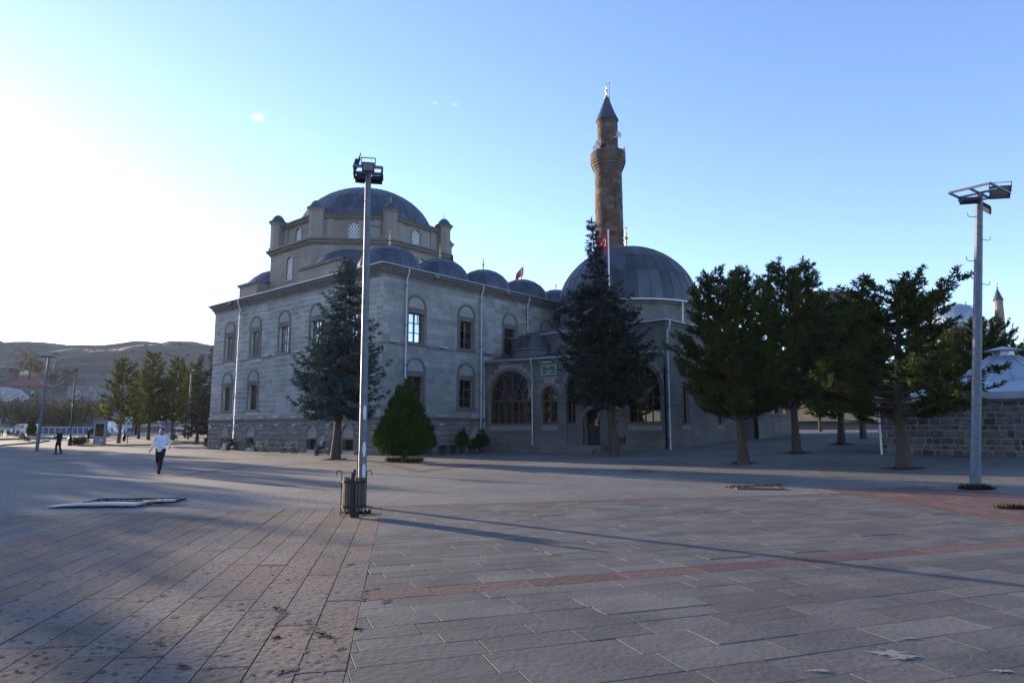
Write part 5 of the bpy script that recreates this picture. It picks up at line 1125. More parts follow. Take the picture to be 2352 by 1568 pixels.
# flags
M['flag_red'] = mat('flag_red', (.52, .015, .02), .75)
def flag(label, base, H, w, h, droop, sgn=-1):
    t = thing('flag', label, 'flag', base); MB().tube([(0, 0, 0), (0, 0, H)], .055 if H > 5 else .03, 8).sphere((0, 0, H + .03), .09 if H > 5 else .05, 8, 6).build('pole', M['white_paint'], t)
    n, m = 9, 6; V = []; F = []
    for j in range(m + 1):
        for i in range(n + 1):
            a, b = i / n, j / m; x = sgn * w * a * (.62 + .1 * b); z = H - .15 - h * b - droop * a ** 1.3 * h + .1 * h * a * math.sin(3 * b); y = .12 * math.sin(a * 7 + b * 2) * a; V.append((x, y, z))
    for j in range(m):
        for i in range(n): F.append((j * (n + 1) + i, j * (n + 1) + i + 1, (j + 1) * (n + 1) + i + 1, (j + 1) * (n + 1) + i))
    nn = len(V); V += [(x, y + .012, z) for x, y, z in V]; F += [tuple(reversed([k + nn for k in f])) for f in F]
    c = put('cloth', fast_mesh('cloth', V, F, M['flag_red'], True), t)
    def P(a, b, yo):
        x = sgn * w * a * (.62 + .1 * b); return (x, .12 * math.sin(a * 7 + b * 2) * a + yo, H - .15 - h * b - droop * a ** 1.3 * h + .1 * h * a * math.sin(3 * b))
    for yo in (-.01, .022):
        b = MB(); k = 18; ou = [(.36 + .17 * math.cos(q), .5 + .26 * math.sin(q)) for q in np.linspace(.55, 2 * math.pi - .55, k)]; inn = [(.40 + .135 * math.cos(q), .5 + .205 * math.sin(q)) for q in np.linspace(.62, 2 * math.pi - .62, k)]
        b.add([P(*p, yo) for p in ou] + [P(*p, yo) for p in inn], [(i, i + 1, k + i + 1, k + i) for i in range(k - 1)]); b.build('crescent', M['sign_white'], c)
        b = MB(); b.add([P(.585, .5, yo)] + [P(.585 + (.075 if i % 2 == 0 else .03) * math.cos(i * math.pi / 5 + math.pi), .5 + (.12 if i % 2 == 0 else .045) * math.sin(i * math.pi / 5 + math.pi), yo) for i in range(10)], [(0, 1 + i, 1 + (i + 1) % 10) for i in range(10)]); b.build('star', M['sign_white'], c)
    return t
fp = atY(1399, 640, 49); flag('red crescent flag on a white pole beside the dark spruce top', (fp.x, 49, 7.6), atY(1398, 531, 49).z - 7.6, 1.35, 1.25, .55)
mw = MW @ Vector((19.3, 3.9, 13.1)); fq = atY(1202, 640, mw.y); flag('small faded red flag above the mosque domes', (fq.x, mw.y, 13.3), atY(1202, 609, mw.y).z - 13.3, 1.1, .8, .9)
# white boards lying by a broken slab pit
M['board'] = mat('board', (.42, .41, .39), .6, col2=(.34, .33, .31), nscale=2)
pit = gp(312, 1151); pt = thing('open_pit', 'dark sunken pit with grass edge behind the white boards', 'pit', pit, .1)
MB().box((-.95, -.3, .006), (.95, .32, .02)).build('opening', M['bedding'], pt)
for a, b in (((-1.0, -.36, .006), (1.0, -.305, .05)), ((-1.0, .325, .006), (1.0, .38, .05)), ((-1.0, -.304, .006), (-.955, .324, .05)), ((.955, -.304, .006), (1.0, .324, .05))): MB().box(a, b).build('frame_edge', M['black_metal'], pt)
def board(label, px, py, w, l, rz, z0, z1):
    p = gp(px, py); t = thing('white_board', label, 'board', p, rz, 'white boards lying on the plaza'); n = 8; V = []; F = []
    for s in (0, 1):
        for j in range(2):
            for i in range(n + 1):
                a = i / n; V.append((-l / 2 + l * a, (j - .5) * w, z0 + (z1 - z0) * a + .03 * math.sin(a * 3.1) - s * .022))
    m = n + 1; q = 2 * m
    for i in range(n): F += [(i, i + 1, m + i + 1, m + i), (q + m + i, q + m + i + 1, q + i + 1, q + i), (q + i, q + i + 1, i + 1, i), (m + i, m + i + 1, q + m + i + 1, q + m + i)]
    F += [(0, m, q + m, q), (n, q + n, q + m + n, m + n)]
    put('panel', fast_mesh('panel', V, F, M['board']), t); return t
board('long white board lying flat left of the pit', 225, 1163, .55, 1.85, R_(3), .035, .06); board('white board tilted up at its right end beside the pit', 347, 1158, .42, 1.0, R_(20), .03, .09)
# iron grate with weeds
gt = gp(1738, 1121); gr = thing('drain_grate', 'rusty iron drain grate in a sunken frame with weeds', 'grate', gt, R_(-10))
M['rust'] = mat('rust', (.09, .045, .03), .85, col2=(.05, .035, .03), nscale=8)
for a, b in (((-.62, -.5, .004), (.62, -.44, .04)), ((-.62, .44, .004), (.62, .5, .04)), ((-.62, -.439, .004), (-.56, .439, .04)), ((.56, -.439, .004), (.62, .439, .04))): MB().box(a, b).build('frame_edge', M['rust'], gr)
for k in range(11): MB().box((-.52 + k * .1, -.438, .01), (-.47 + k * .1, .438, .03)).build('grate_bar', M['rust'], gr)
def weeds(label, p, w, l, n, seed, h=.16, m='shrub', rz=0.0):
    rng = np.random.default_rng(seed); P = np.stack([rng.uniform(-l, l, n), rng.uniform(-w, w, n), np.zeros(n)], 1); A = rng.normal(scale=.5, size=(n, 3)) + [0, 0, 1.0]; A[:, 2] = np.abs(A[:, 2])
    return tag(put('weeds', fast_mesh('weeds', diamonds(P, A, rng.uniform(.4, 1.2, n) * h, .03, rng, .1), quads(n), M[m]), None, (p.x, p.y, G(p.x, p.y) + .008), (0, 0, rz)), label, kind='stuff')
weeds('weeds round the drain grate', gp(1698, 1120), .06, .4, 90, 1, .1); weeds('weeds behind the drain grate', gp(1765, 1117), .06, .4, 90, 2, .1)
weeds('grass tuft at the foot of the leaning mast', gp(2243, 1124), .22, .4, 700, 3, .18); weeds('weeds in the red paving at the right edge', gp(2335, 1169), .12, .4, 300, 4, .14)
weeds('dry weeds in the thuja bed', gp(930, 1060), .75, .95, 900, 5, .35); weeds('grass along the pit edge', gp(300, 1158), .1, .8, 200, 6, .14); weeds('grass blades round the litter bin', gp(822, 1180), .1, .25, 160, 7, .12)
for i, (x, y) in enumerate(((770, 1056), (1711, 1064), (1832, 1041), (2080, 1077), (1935, 1021))): weeds('weeds at a tree foot', gp(x, y), .45, .6, 200, 10 + i, .14)
# dark pits and broken spots in the red slabs
M['pit'] = mat('pit', (.03, .028, .026), .95); rdp = random.Random(21); pb_ = MB()
def blot(cx, cy, r, el, ang, z=.0202):
    n = 11; pb_.add([(cx + r * rdp.uniform(.45, 1.2) * (el * math.cos(a) * math.cos(ang) - math.sin(a) * math.sin(ang)), cy + r * rdp.uniform(.45, 1.2) * (el * math.cos(a) * math.sin(ang) + math.sin(a) * math.cos(ang)), z) for a in [2 * math.pi * i / n for i in range(n)]], [tuple(range(n))])
for k in range(420):
    p = gp(rdp.uniform(0, 860), rdp.uniform(1190, 1560)); s_ = (Vector((p.x, p.y, 0)) - Vector((sm0.x, sm0.y, 0))).dot(Vector((*seam_n, 0)))
    if s_ < -.05: blot(p.x, p.y, rdp.choice((.008, .011, .015, .022)), rdp.uniform(1, 2.2), rdp.uniform(0, 3))
for pts in ([(630, 1398), (640, 1406), (652, 1412), (640, 1425), (628, 1440)], [(705, 1428), (716, 1440), (728, 1456), (745, 1466), (765, 1468)], [(362, 1478), (370, 1490)], [(410, 1530), (425, 1540)], [(628, 1470), (640, 1466)], [(640, 1550), (690, 1538)], [(828, 1382), (838, 1360), (870, 1352)], [(880, 1390), (888, 1378)], [(818, 1448), (824, 1452)], [(800, 1300), (815, 1297)]):
    for (x0_, y0_), (x1_, y1_) in zip(pts[:-1], pts[1:]):
        for k in range(4): p = gp(x0_ + (x1_ - x0_) * k / 4 + rdp.uniform(-3, 3), y0_ + (y1_ - y0_) * k / 4); blot(p.x, p.y, rdp.uniform(.015, .035), 1.8, rdp.uniform(0, 3), .0212)
tag(pb_.build('slab_pits', M['pit']), 'dark pits and broken edges in the red slabs', kind='stuff')
# paint splashes and chips on the near paving
M['splash'] = mat('splash', (.2, .198, .19), .85)
rds = random.Random(5)
for k, (x, y, r) in enumerate(((2045, 1506, .1), (2087, 1471, .035), (1880, 1546, .045), (2300, 1547, .045), (2072, 1516, .06))):
    p = gp(x, y); n = 40; f_ = [(rds.uniform(0, 6.28), rds.uniform(.04, .16)) for _ in range(9)]; rr_ = [max(.25, .75 + sum(a_ * math.sin((j_ + 2) * 2 * math.pi * i / n + o_) for j_, (o_, a_) in enumerate(f_))) for i in range(n)]; pts = [(p.x + r * rr_[i] * 1.9 * math.cos(2 * math.pi * i / n), p.y + r * rr_[i] * .8 * math.sin(2 * math.pi * i / n)) for i in range(n)]
    tag(MB().add([(q[0], q[1], .0218 + k * .0005) for q in pts], [tuple(range(n))]).build('paint_splash', M['splash']), 'white paint splash on the grey slabs', kind='structure')
M['rubble_stone'] = mat('rubble_stone', (.075, .07, .066), .85, var=.55, col2=(.15, .14, .13), nscale=2.5, nlo=.4, nhi=.75, bump=.7, bscale=10, hue=.8)
M['rubble_mortar'] = mat('rubble_mortar', (.27, .25, .225), .95, col2=(.19, .178, .163), nscale=2)
# ============================================================ RUBBLE STONE BUILDING with metal roofs (right)
wl_, wr_ = gp(2022, 1043), gp(2352, 1048); wd = (wr_ - wl_); wd.z = 0; WL = wd.length + 9; wrot = math.atan2(wd.y, wd.x); zb = min(wl_.z, wr_.z)
hm = thing('stone_bathhouse', 'low dark rubble stone building with pale metal pyramid roofs', 'building', (wl_.x, wl_.y, zb), wrot)
WH = 2.55
wall = MB().box((0, 0, -.2), (WL, .5, WH)).box((0, .502, -.2), (.5, 7.5, WH)).build('wall', M['rubble_mortar'], hm)
def rub_block(seed):
    rd = random.Random(seed); n = 8; V = []; F = []; ph0 = rd.uniform(-.15, .15)
    for lay_, (k, y) in enumerate(((1.0, .6), (.98, .12), (.8, -.25))):
        for i in range(n):
            a = 2 * math.pi * i / n + ph0 + (.25 if i % 2 else 0) * rd.uniform(-.5, .5); c, s = math.cos(a), math.sin(a); q = 1 / max(abs(c), abs(s)); V.append((.5 * k * c * q * rd.uniform(.9, 1.05), y + rd.uniform(-.08, .08) * lay_, .5 * k * s * q * rd.uniform(.88, 1.05)))
    for l in range(2):
        for i in range(n): F.append((l * n + i, l * n + (i + 1) % n, (l + 1) * n + (i + 1) % n, (l + 1) * n + i))
    F.append(tuple(2 * n + i for i in range(n))); me = bpy.data.meshes.new('rubble'); me.from_pydata(V, [], F); me.materials.append(M['rubble_stone']); return me, V, F
rubs = [rub_block(k) for k in range(6)]; rdr = random.Random(9); rl = []; z = .0
while z < WH - .1:
    h = rdr.uniform(.22, .4); h = min(h, WH - z); t = 0
    while t < WL: 
        w = rdr.uniform(.25, .62); rl.append((t, min(t + w, WL), z, z + h)); t += w
    z += h
lay(wall, rl, rubs, .045, .12, .03, 300, name='rubble_stone', rest_name='rubble_stonework', to_world=Matrix.Translation(hm.location) @ Matrix.Rotation(wrot, 4, 'Z'))
MB().box((-.15, -.2, WH + .002), (WL, 8, WH + .1)).build('eave', M['cornice_stone'], hm); MB().box((-.25, -.3, WH + .102), (WL, 8.1, WH + .42)).build('roof_fascia', M['zinc'], hm)
def pyr(cx, cy, r, z0, z1, n=8, rt=.18):
    o = MB().lathe([(r, z0), (r * rt, z1), (0, z1)], n).build('roof', M['zinc'], hm, (cx, cy, 0)); 
    for k in range(n * 2):
        a = 2 * math.pi * k / (n * 2); e = math.cos(math.pi / n) if k % 2 else 1.0
        MB().bar((r * e * math.cos(a), r * e * math.sin(a), z0 + .03), (r * rt * e * math.cos(a), r * rt * e * math.sin(a), z1 + .03), .06, .06).build('roof_seam', M['zinc'], o)
    return o
sl = MB().add([(1.4, -.28, WH + .42), (WL, -.28, WH + .42), (WL, 2.0, WH + 1.0), (2.6, 2.0, WH + 1.0), (1.4, 7, WH + .42), (2.6, 7, WH + 1.0)], [(0, 1, 2, 3), (0, 3, 5, 4), (3, 2, 5)]).build('roof_skirt', M['zinc'], hm)
c1 = hm.location; Rw = Matrix.Rotation(-wrot, 3, 'Z')
def hloc(px, Y): p = atY(px, 900, Y); d = Rw @ Vector((p.x - c1.x, p.y - c1.y, 0)); return d
d = hloc(2312, 36.5); pyr(d.x, d.y, 3.7, WH + .45, WH + 2.6); MB().lathe([(.5, WH + 2.5), (.5, WH + 2.85), (.95, WH + 2.9), (0, WH + 3.15)], 8).build('vent_cap', M['zinc'], hm, (d.x, d.y, 0))
d = hloc(2225, 38.5); pyr(d.x, d.y, 2.2, WH + .45, WH + 1.5)
MB().tube([(.12, -.12, WH + .1), (.12, -.12, .0)], .055, 8).build('downpipe', M['white_paint'], hm)
# ============================================================ PEOPLE
def remeshed(mb, name, m, voxel, parent, smooth_it=2):
    me = mb.mesh(name); o = bpy.data.objects.new('tmp_body', me); COL.objects.link(o)
    r = o.modifiers.new('r', 'REMESH'); r.mode = 'VOXEL'; r.voxel_size = voxel
    s = o.modifiers.new('s', 'SMOOTH'); s.iterations = smooth_it; s.factor = .5
    dg = bpy.context.evaluated_depsgraph_get(); me2 = bpy.data.meshes.new_from_object(o.evaluated_get(dg), depsgraph=dg)
    bpy.data.objects.remove(o); bpy.data.meshes.remove(me)
    me2.name = name; me2.materials.clear(); me2.materials.append(m); me2.polygons.foreach_set('use_smooth', np.ones(len(me2.polygons), dtype=bool))
    return put(name, me2, parent)
def loft(mb, secs, n=14):                 # secs: (centre, half-axis A, half-axis B)
    b = len(mb.v)
    for c, A, B in secs:
        for k in range(n):
            t = 2 * math.pi * k / n; mb.v.append(tuple(Vector(c) + Vector(A) * math.cos(t) + Vector(B) * math.sin(t)))
    for i in range(len(secs) - 1):
        for k in range(n): mb.f.append((b + i * n + k, b + i * n + (k + 1) % n, b + (i + 1) * n + (k + 1) % n, b + (i + 1) * n + k))
    mb.f.append(tuple(b + k for k in reversed(range(n)))); mb.f.append(tuple(b + (len(secs) - 1) * n + k for k in range(n)))
def stand():
    """joints of a 1.75 m figure facing -y"""
    J = dict(pelvis=(0, 0, .95), waist=(0, -.005, 1.08), chest=(0, 0, 1.28), neck=(0, .01, 1.47), head=(0, -.015, 1.635))
    for n, s in (('R', -1), ('L', 1)):
        J.update({'sh' + n: (s * .185, .01, 1.42), 'el' + n: (s * .235, .03, 1.14), 'wr' + n: (s * .25, -.03, .90), 'hip' + n: (s * .095, 0, .93), 'kn' + n: (s * .11, -.015, .50), 'an' + n: (s * .115, .03, .085)})
    return {k: Vector(v) for k, v in J.items()}
SKIN = mat('skin', (.36, .2, .13), .55); SKIN2 = mat('skin_dark', (.26, .14, .09), .55)
HAIR = mat('hair_black', (.012, .01, .009), .6); HAIRG = mat('hair_grey', (.12, .115, .11), .6); HAIRF = mat('hair_fair', (.32, .17, .06), .6)
clothes = {}
def cloth(c):
    if c not in clothes: clothes[c] = mat('cloth_%d' % len(clothes), c, .85, col2=tuple(x * .75 for x in c), nscale=9, bump=.3, bscale=14, spec=.2)
    return clothes[c]
def person(label, loc, rz, J, top, bottom, hair=HAIR, skin=SKIN, s=1.0, vox=.02, sleeves='long', beard=False, robe=None, long_hair=False, shoes=(.01, .01, .012), group=None, toes=None, bald=False, tuck=0.0):
    p = thing('person', label, 'person', loc, rz, group); p.scale = (s, s, s); J = {k: Vector(v) for k, v in J.items()}
    hd = toes or {}
    def tdir(n): return Vector(hd.get(n, (0, -1, 0))).normalized()
    fwd = Vector((0, -1, 0)); side = (J['shL'] - J['shR']).normalized(); up = (J['neck'] - J['pelvis']).normalized(); fw = side.cross(up).normalized() * -1
    if fw.dot(fwd) < 0: fw = -fw
    def torso(mb, g, low=-.02):
        hs = (J['hipL'] - J['hipR']).normalized()
        loft(mb, [(J['pelvis'] + up * low, hs * (.16 + g), fw * (.115 + g)), (J['pelvis'] + up * .06, hs * (.165 + g), fw * (.12 + g)), (J['waist'], hs * (.15 + g), fw * (.115 + g)), (J['chest'], side * (.178 + g), fw * (.125 + g)), (J['chest'] + up * .12, side * (.175 + g), fw * (.115 + g)), (J['neck'] + up * -.035, side * (.11 + g * .5), fw * (.075 + g * .5)), (J['neck'] + up * .0, side * (.06 + g * .4), fw * (.06 + g * .4))])
        for n in 'RL': mb.sphere(J['sh' + n] - up * .005, .072 + g, 10, 8)
    def arm(mb, n, g, full=True):
        a, e, w = J['sh' + n], J['el' + n], J['wr' + n]
        if full: mb.tube([a, a.lerp(e, .5), e, e.lerp(w, .4), w], [.062 + g, .054 + g, .043 + g, .043 + g, .030 + g * .9], 10)
        else: mb.tube([a, a.lerp(e, .75)], [.062 + g, .056 + g], 10)
    def leg(mb, n, g):
        a, k, f = J['hip' + n], J['kn' + n], J['an' + n]; mb.tube([a + up * .02, a.lerp(k, .4), k, k.lerp(f, .35), f], [.095 + g * .6, .083 + g, .058 + g, .056 + g, .040 + g], 12)
    body = MB(); torso(body, -.012)
    for n in 'RL': arm(body, n, -.008); leg(body, n, -.012)
    hc = J['head']; hu = (hc - J['neck']).normalized(); face = Vector(hd.get('face', tuple(fw))).normalized(); face = (face - hu * face.dot(hu)).normalized(); hs = hu.cross(face)
    body.tube([J['neck'] - hu * .06, hc - hu * .06], [.056, .052], 10)
    b0 = len(body.v); body.sphere((0, 0, 0), (.076, .095, .115), 16, 12); body.v[b0:] = [tuple(hc + hs * v[0] - face * (-v[1]) * -1 * -1 + hu * v[2]) for v in body.v[b0:]]
    body.tube([hc + face * .06 - hu * .055, hc + face * .05 - hu * .10], [.055, .04], 8); body.tube([hc + face * .085 + hu * .015, hc + face * .112 - hu * .025], [.010, .017], 6)
    for q in (-1, 1): body.sphere(hc + hs * q * .078 - hu * .005, .022, 6, 5)
    for n in 'RL':                                         # hands: palm, four fingers, thumb
        e, w = J['el' + n], J['wr' + n]; d = (w - e).normalized(); sx = -1 if n == 'R' else 1; acr = d.cross(Vector((0, 0, 1))); acr = acr.normalized() if acr.length > .2 else fw.copy(); nor = acr.cross(d).normalized()
        if vox > .016: acr = acr * 1.0
        palm = w + d * .045; loft(body, [(w - d * .01, acr * .026, nor * .018), (palm, acr * .04, nor * .016), (w + d * .085, acr * .042, nor * .014)], 10)
        for i, fl in enumerate((.062, .072, .068, .052)):
            r0 = w + d * .08 + acr * (-.031 + .0207 * i); k1 = r0 + d * fl * .5 + nor * .006; body.tube([r0, k1, k1 + d * fl * .4 + nor * .02], [.0092, .0085, .007], 6)
        body.tube([w + d * .02 - acr * .03, w + d * .055 - acr * .055 + nor * .01, w + d * .085 - acr * .055 + nor * .02], [.012, .011, .008], 6)
    remeshed(body, 'body', skin, vox * .8, p)
    if robe:
        mb = MB(); loft(mb, [(Vector((0, .02, .03)), Vector((.30, 0, 0)), Vector((0, .26, 0))), (Vector((0, .01, .5)), Vector((.24, 0, 0)), Vector((0, .2, 0))), (J['pelvis'], Vector((.2, 0, 0)), Vector((0, .16, 0)))]); torso(mb, .03)
        for n in 'RL': arm(mb, n, .025)
        mb.sphere(hc - face * .02, (.105, .115, .135), 12, 9); mb.tube([J['neck'] - hu * .1, hc - hu * .03], [.13, .1], 10)
        remeshed(mb, 'robe', cloth(robe), vox, p); return p
    mb = MB(); torso(mb, .014, -.02 - tuck)
    for n in 'RL': arm(mb, n, .012, sleeves == 'long')
    sh = remeshed(mb, 'shirt', cloth(top), vox, p)
    for q in (-1, 1): MB().bar(J['neck'] + hs * q * .055 + fw * .05 - up * .015, J['neck'] + hs * q * .015 + fw * .085 - up * .06, .03, .012).build('collar', cloth(top), sh)
    mb = MB(); hs2 = (J['hipL'] - J['hipR']).normalized(); loft(mb, [(J['pelvis'] - up * .08, hs2 * .16, fw * .115), (J['pelvis'] + up * .05, hs2 * .172, fw * .128), (J['waist'] - up * .01, hs2 * .155, fw * .12)])
    for n in 'RL': leg(mb, n, .014)
    remeshed(mb, 'trousers', cloth(bottom), vox, p)
    for n in 'RL':
        a = J['an' + n]; d = tdir(n); sd_ = d.cross(Vector((0, 0, 1))).normalized(); u2 = sd_.cross(d).normalized(); so = a - u2 * .05
        mb = MB(); loft(mb, [(so - d * .075, sd_ * .034, u2 * .035), (so - d * .03, sd_ * .042, u2 * .055), (so + d * .05, sd_ * .047, u2 * .048), (so + d * .13, sd_ * .05, u2 * .034), (so + d * .185, sd_ * .032, u2 * .024)], 10); mb.build('shoe', cloth(shoes), p, smooth=True)
    mb = MB(); 
    if not bald:
        b0 = len(mb.v); mb.sphere((0, 0, 0), (.084, .102, .1), 14, 10); mb.v[b0:] = [tuple(hc + hs * v[0] + face * (v[1] - .022) + hu * (max(v[2], -.03 if not long_hair else -.2) + .032)) for v in mb.v[b0:]]
        if long_hair: mb.tube([hc - face * .04 + hu * .02, hc - face * .06 - hu * .1, hc - face * .05 - hu * .24], [.1, .1, .07], 10)
    else: mb.tube([hc + hs * (.085 * math.cos(t)) + face * (-.085 * math.sin(t)) - hu * .0 for t in np.linspace(-.1, math.pi + .1, 9)], .022, 6)
    hr = mb.build('hair', hair, p, smooth='all')
    if beard: mb = MB(); mb.tube([hc + hs * .07 - hu * .03, hc + hs * .05 + face * .055 - hu * .085, hc + face * .085 - hu * .105, hc - hs * .05 + face * .055 - hu * .085, hc - hs * .07 - hu * .03], .026, 6); mb.build('beard', hair, p, smooth=True)
    for q in (-1, 1): MB().sphere(hc + hs * q * .031 + face * .088 + hu * .012, .009, 8, 6).build('eye', M['black'], p); MB().bar(hc + hs * q * .017 + face * .094 + hu * .034, hc + hs * q * .05 + face * .082 + hu * .034, .008, .01).build('eyebrow', hair, p)
    MB().bar(hc - hs * .022 + face * .095 - hu * .055, hc + hs * .022 + face * .095 - hu * .055, .01, .008).build('mouth', SKIN2, p)
    return p
def mod(J, **k):
    J = dict(J)
    for a, v in k.items(): J[a] = Vector(v)
    return J
def lean_f(J, ang, keys=('waist', 'chest', 'neck', 'head', 'shR', 'shL', 'elR', 'elL', 'wrR', 'wrL')):
    c = J['pelvis']; R = Matrix.Rotation(ang, 3, 'X'); J = dict(J)
    for k in keys: J[k] = c + R @ (J[k] - c)
    return J
def sit(lean=0.0, spread=.12, feet=-.42):
    J = stand(); d = Vector((0, 0, -.40))
    for k in J: J[k] = J[k] + d
    J = lean_f(J, lean)
    for n, s in (('R', -1), ('L', 1)):
        J['hip' + n] = Vector((s * .095, 0, .53)); J['kn' + n] = Vector((s * spread, -.43, .52)); J['an' + n] = Vector((s * spread * 1.1, feet, .085))
    return J
S = stand()
# walking man in the white shirt
Jm = mod(S, elR=(-.30, .10, 1.17), wrR=(-.36, .02, .95), elL=(.27, .10, 1.16), wrL=(.33, -.10, 1.02), hipR=(-.095, .02, .93), knR=(-.10, -.02, .53), anR=(-.15, .34, .24), hipL=(.095, -.02, .93), knL=(.08, -.16, .52), anL=(.045, -.2, .09))
wm = gp(366, 1087); man = person('man in a white shirt and dark trousers walking across the plaza', (wm.x, wm.y, 0), R_(10), Jm, (.62, .66, .78), (.014, .015, .022), beard=True, s=1.0, vox=.013, toes={'R': (0, -.55, -.85), 'L': (.05, -1, .12)}, tuck=.09)
ph = thing('mobile_phone', "phone in the walking man's hand", 'phone', man.matrix_world @ Vector((0, 0, 0)) if False else (wm.x, wm.y, 0), R_(10)); MB().cbox((-.395, -.03, .86), (.02, .075, .14), .3).build('case', M['black'], ph)
# man in black looking at his phone
Jb = mod(S, head=(0, -.05, 1.62), elR=(-.29, .02, 1.15), wrR=(-.11, -.25, 1.2), knR=(-.10, -.1, .51), anR=(-.09, -.1, .09), knL=(.10, .02, .5), anL=(.09, .16, .13))
bm_ = gp(133, 1042); person('man in black tracksuit with white sleeve stripe looking at his phone', (bm_.x, bm_.y, 0), R_(-25), Jb, (.014, .014, .018), (.012, .012, .015), s=1.02, vox=.016, toes={'face': (0, -.8, -.6), 'R': (0, -1, 0), 'L': (0, -1, -.3)})
b2 = thing('mobile_phone', 'phone held up by the man in black', 'phone', (bm_.x, bm_.y, 0), R_(-25)); MB().cbox((-.06, -.32, 1.24), (.075, .02, .14)).build('case', M['black'], b2)
# people on the benches by the wall
def on_bench(b, dx, **k):
    R = Matrix.Rotation(BR, 3, 'Z'); p = b + R @ Vector((dx, .03, -.04)); return (p.x, p.y, p.z)
fwdlean = mod(sit(R_(32)), elR=(-.25, -.33, .72), wrR=(-.08, -.52, .68), elL=(.25, -.33, .72), wrL=(.06, -.52, .66))
person('seated young man in black shirt and white trousers leaning forward', on_bench(bpos[0], -.45), BR, fwdlean, (.014, .014, .016), (.6, .6, .62), sleeves='short', vox=.018, toes={'face': (-.5, -1, -.3)})
person('seated young man in all black clothes beside his friend', on_bench(bpos[0], .22), BR, fwdlean, (.013, .013, .015), (.014, .014, .017), sleeves='short', vox=.018, toes={'face': (-.7, -1, -.2)})
oldJ = mod(sit(R_(-8)), elR=(-.3, -.02, .72), wrR=(-.2, -.3, .58), elL=(.42, .1, .82), wrL=(.62, .05, .88))
person('old bald man in blue shirt and dark vest sitting by the spruce', on_bench(bpos[3], -.25), BR, oldJ, (.09, .13, .2), (.02, .02, .023), hair=HAIRG, vox=.018, bald=True)
# people under the pines
R3 = Matrix.Rotation(.25, 3, 'Z'); lb3z = G(lb3.x, 91)
for dx, c, l, sk, ln in ((-.5, (.3, .35, .36), 'man in pale jacket and white shirt sitting on the lawn bench', SKIN, 4), (.35, (.06, .08, .12), 'man in dark blue top sitting at the right of the lawn bench', SKIN2, 18)):
    q = R3 @ Vector((dx, .03, -.04)); person(l, (lb3.x + q.x, 91 + q.y, lb3z - .04), .25, mod(sit(R_(ln)), elR=(-.27, -.1, .75), wrR=(-.1, -.36, .62), elL=(.27, -.1, .75), wrL=(.1, -.36, .62)), c, (.02, .02, .025), skin=sk, vox=.025, toes={'face': (.6, -1, 0)})
# couple on the far left bench
R4 = Matrix.Rotation(2.6, 3, 'Z')
for dx, c, l, h, lh in ((-.35, (.05, .045, .045), 'reclining person with fair hair on the far left bench', HAIRF, True), (.35, (.03, .05, .09), 'person in dark blue on the far left bench', HAIR, False)):
    q = R4 @ Vector((dx, .03, -.04)); person(l, (lb1.x + q.x, 93 + q.y, G(lb1.x, 93) - .04), 2.6, sit(R_(-14), feet=-.62), c, (.015, .015, .018), hair=h, long_hair=lh, vox=.028)
# walkers near the kiosk
k1 = atY(203, 1014, 96); person('woman with fair hair in dark clothes walking past the kiosk', (k1.x, 96, G(k1.x, 96)), .1, mod(S, knL=(.1, -.12, .5), anL=(.1, -.16, .09), anR=(-.1, .15, .12)), (.02, .02, .022), (.014, .014, .016), hair=HAIRF, long_hair=True, s=.95, vox=.026)
k2 = atY(209, 1010, 103); person('man in dark blue behind the fair-haired woman', (k2.x, 103, G(k2.x, 103)), .1, S, (.02, .03, .06), (.015, .015, .02), vox=.028)
k3 = atY(302, 995, 121); person('man in blue shirt and jeans standing at the letters', (k3.x, 121, G(k3.x, 121)), .0, S, (.05, .07, .11), (.05, .08, .14), vox=.028)
k4 = atY(312, 995, 121); person('woman in a long black robe beside the letters', (k4.x, 121, G(k4.x, 121)), .0, S, (.01, .01, .01), (.01, .01, .01), robe=(.008, .008, .009), vox=.028)
k4 = atY(294, 995, 123); person('person in black at the right end of the letters', (k4.x, 123, G(k4.x, 123)), .3, S, (.012, .012, .014), (.012, .012, .014), s=.95, vox=.028)
for i, (x, c, l) in enumerate(((3, (.35, .38, .42), 'person in pale grey at the left picture edge'), (13, (.3, .42, .5), 'person in light blue shirt near the left picture edge'), (22, (.16, .22, .3), 'person in blue-grey shirt, third from the left edge'), (48, (.55, .58, .62), 'person in white shirt next to the white van'))):
    q = atY(x if i < 3 else 28, 1002, 112); person(l, (q.x, 112 + i * .4, G(q.x, 112)), .4 + i, S, c, (.03, .035, .05), vox=.03, group='people by the fence at far left')
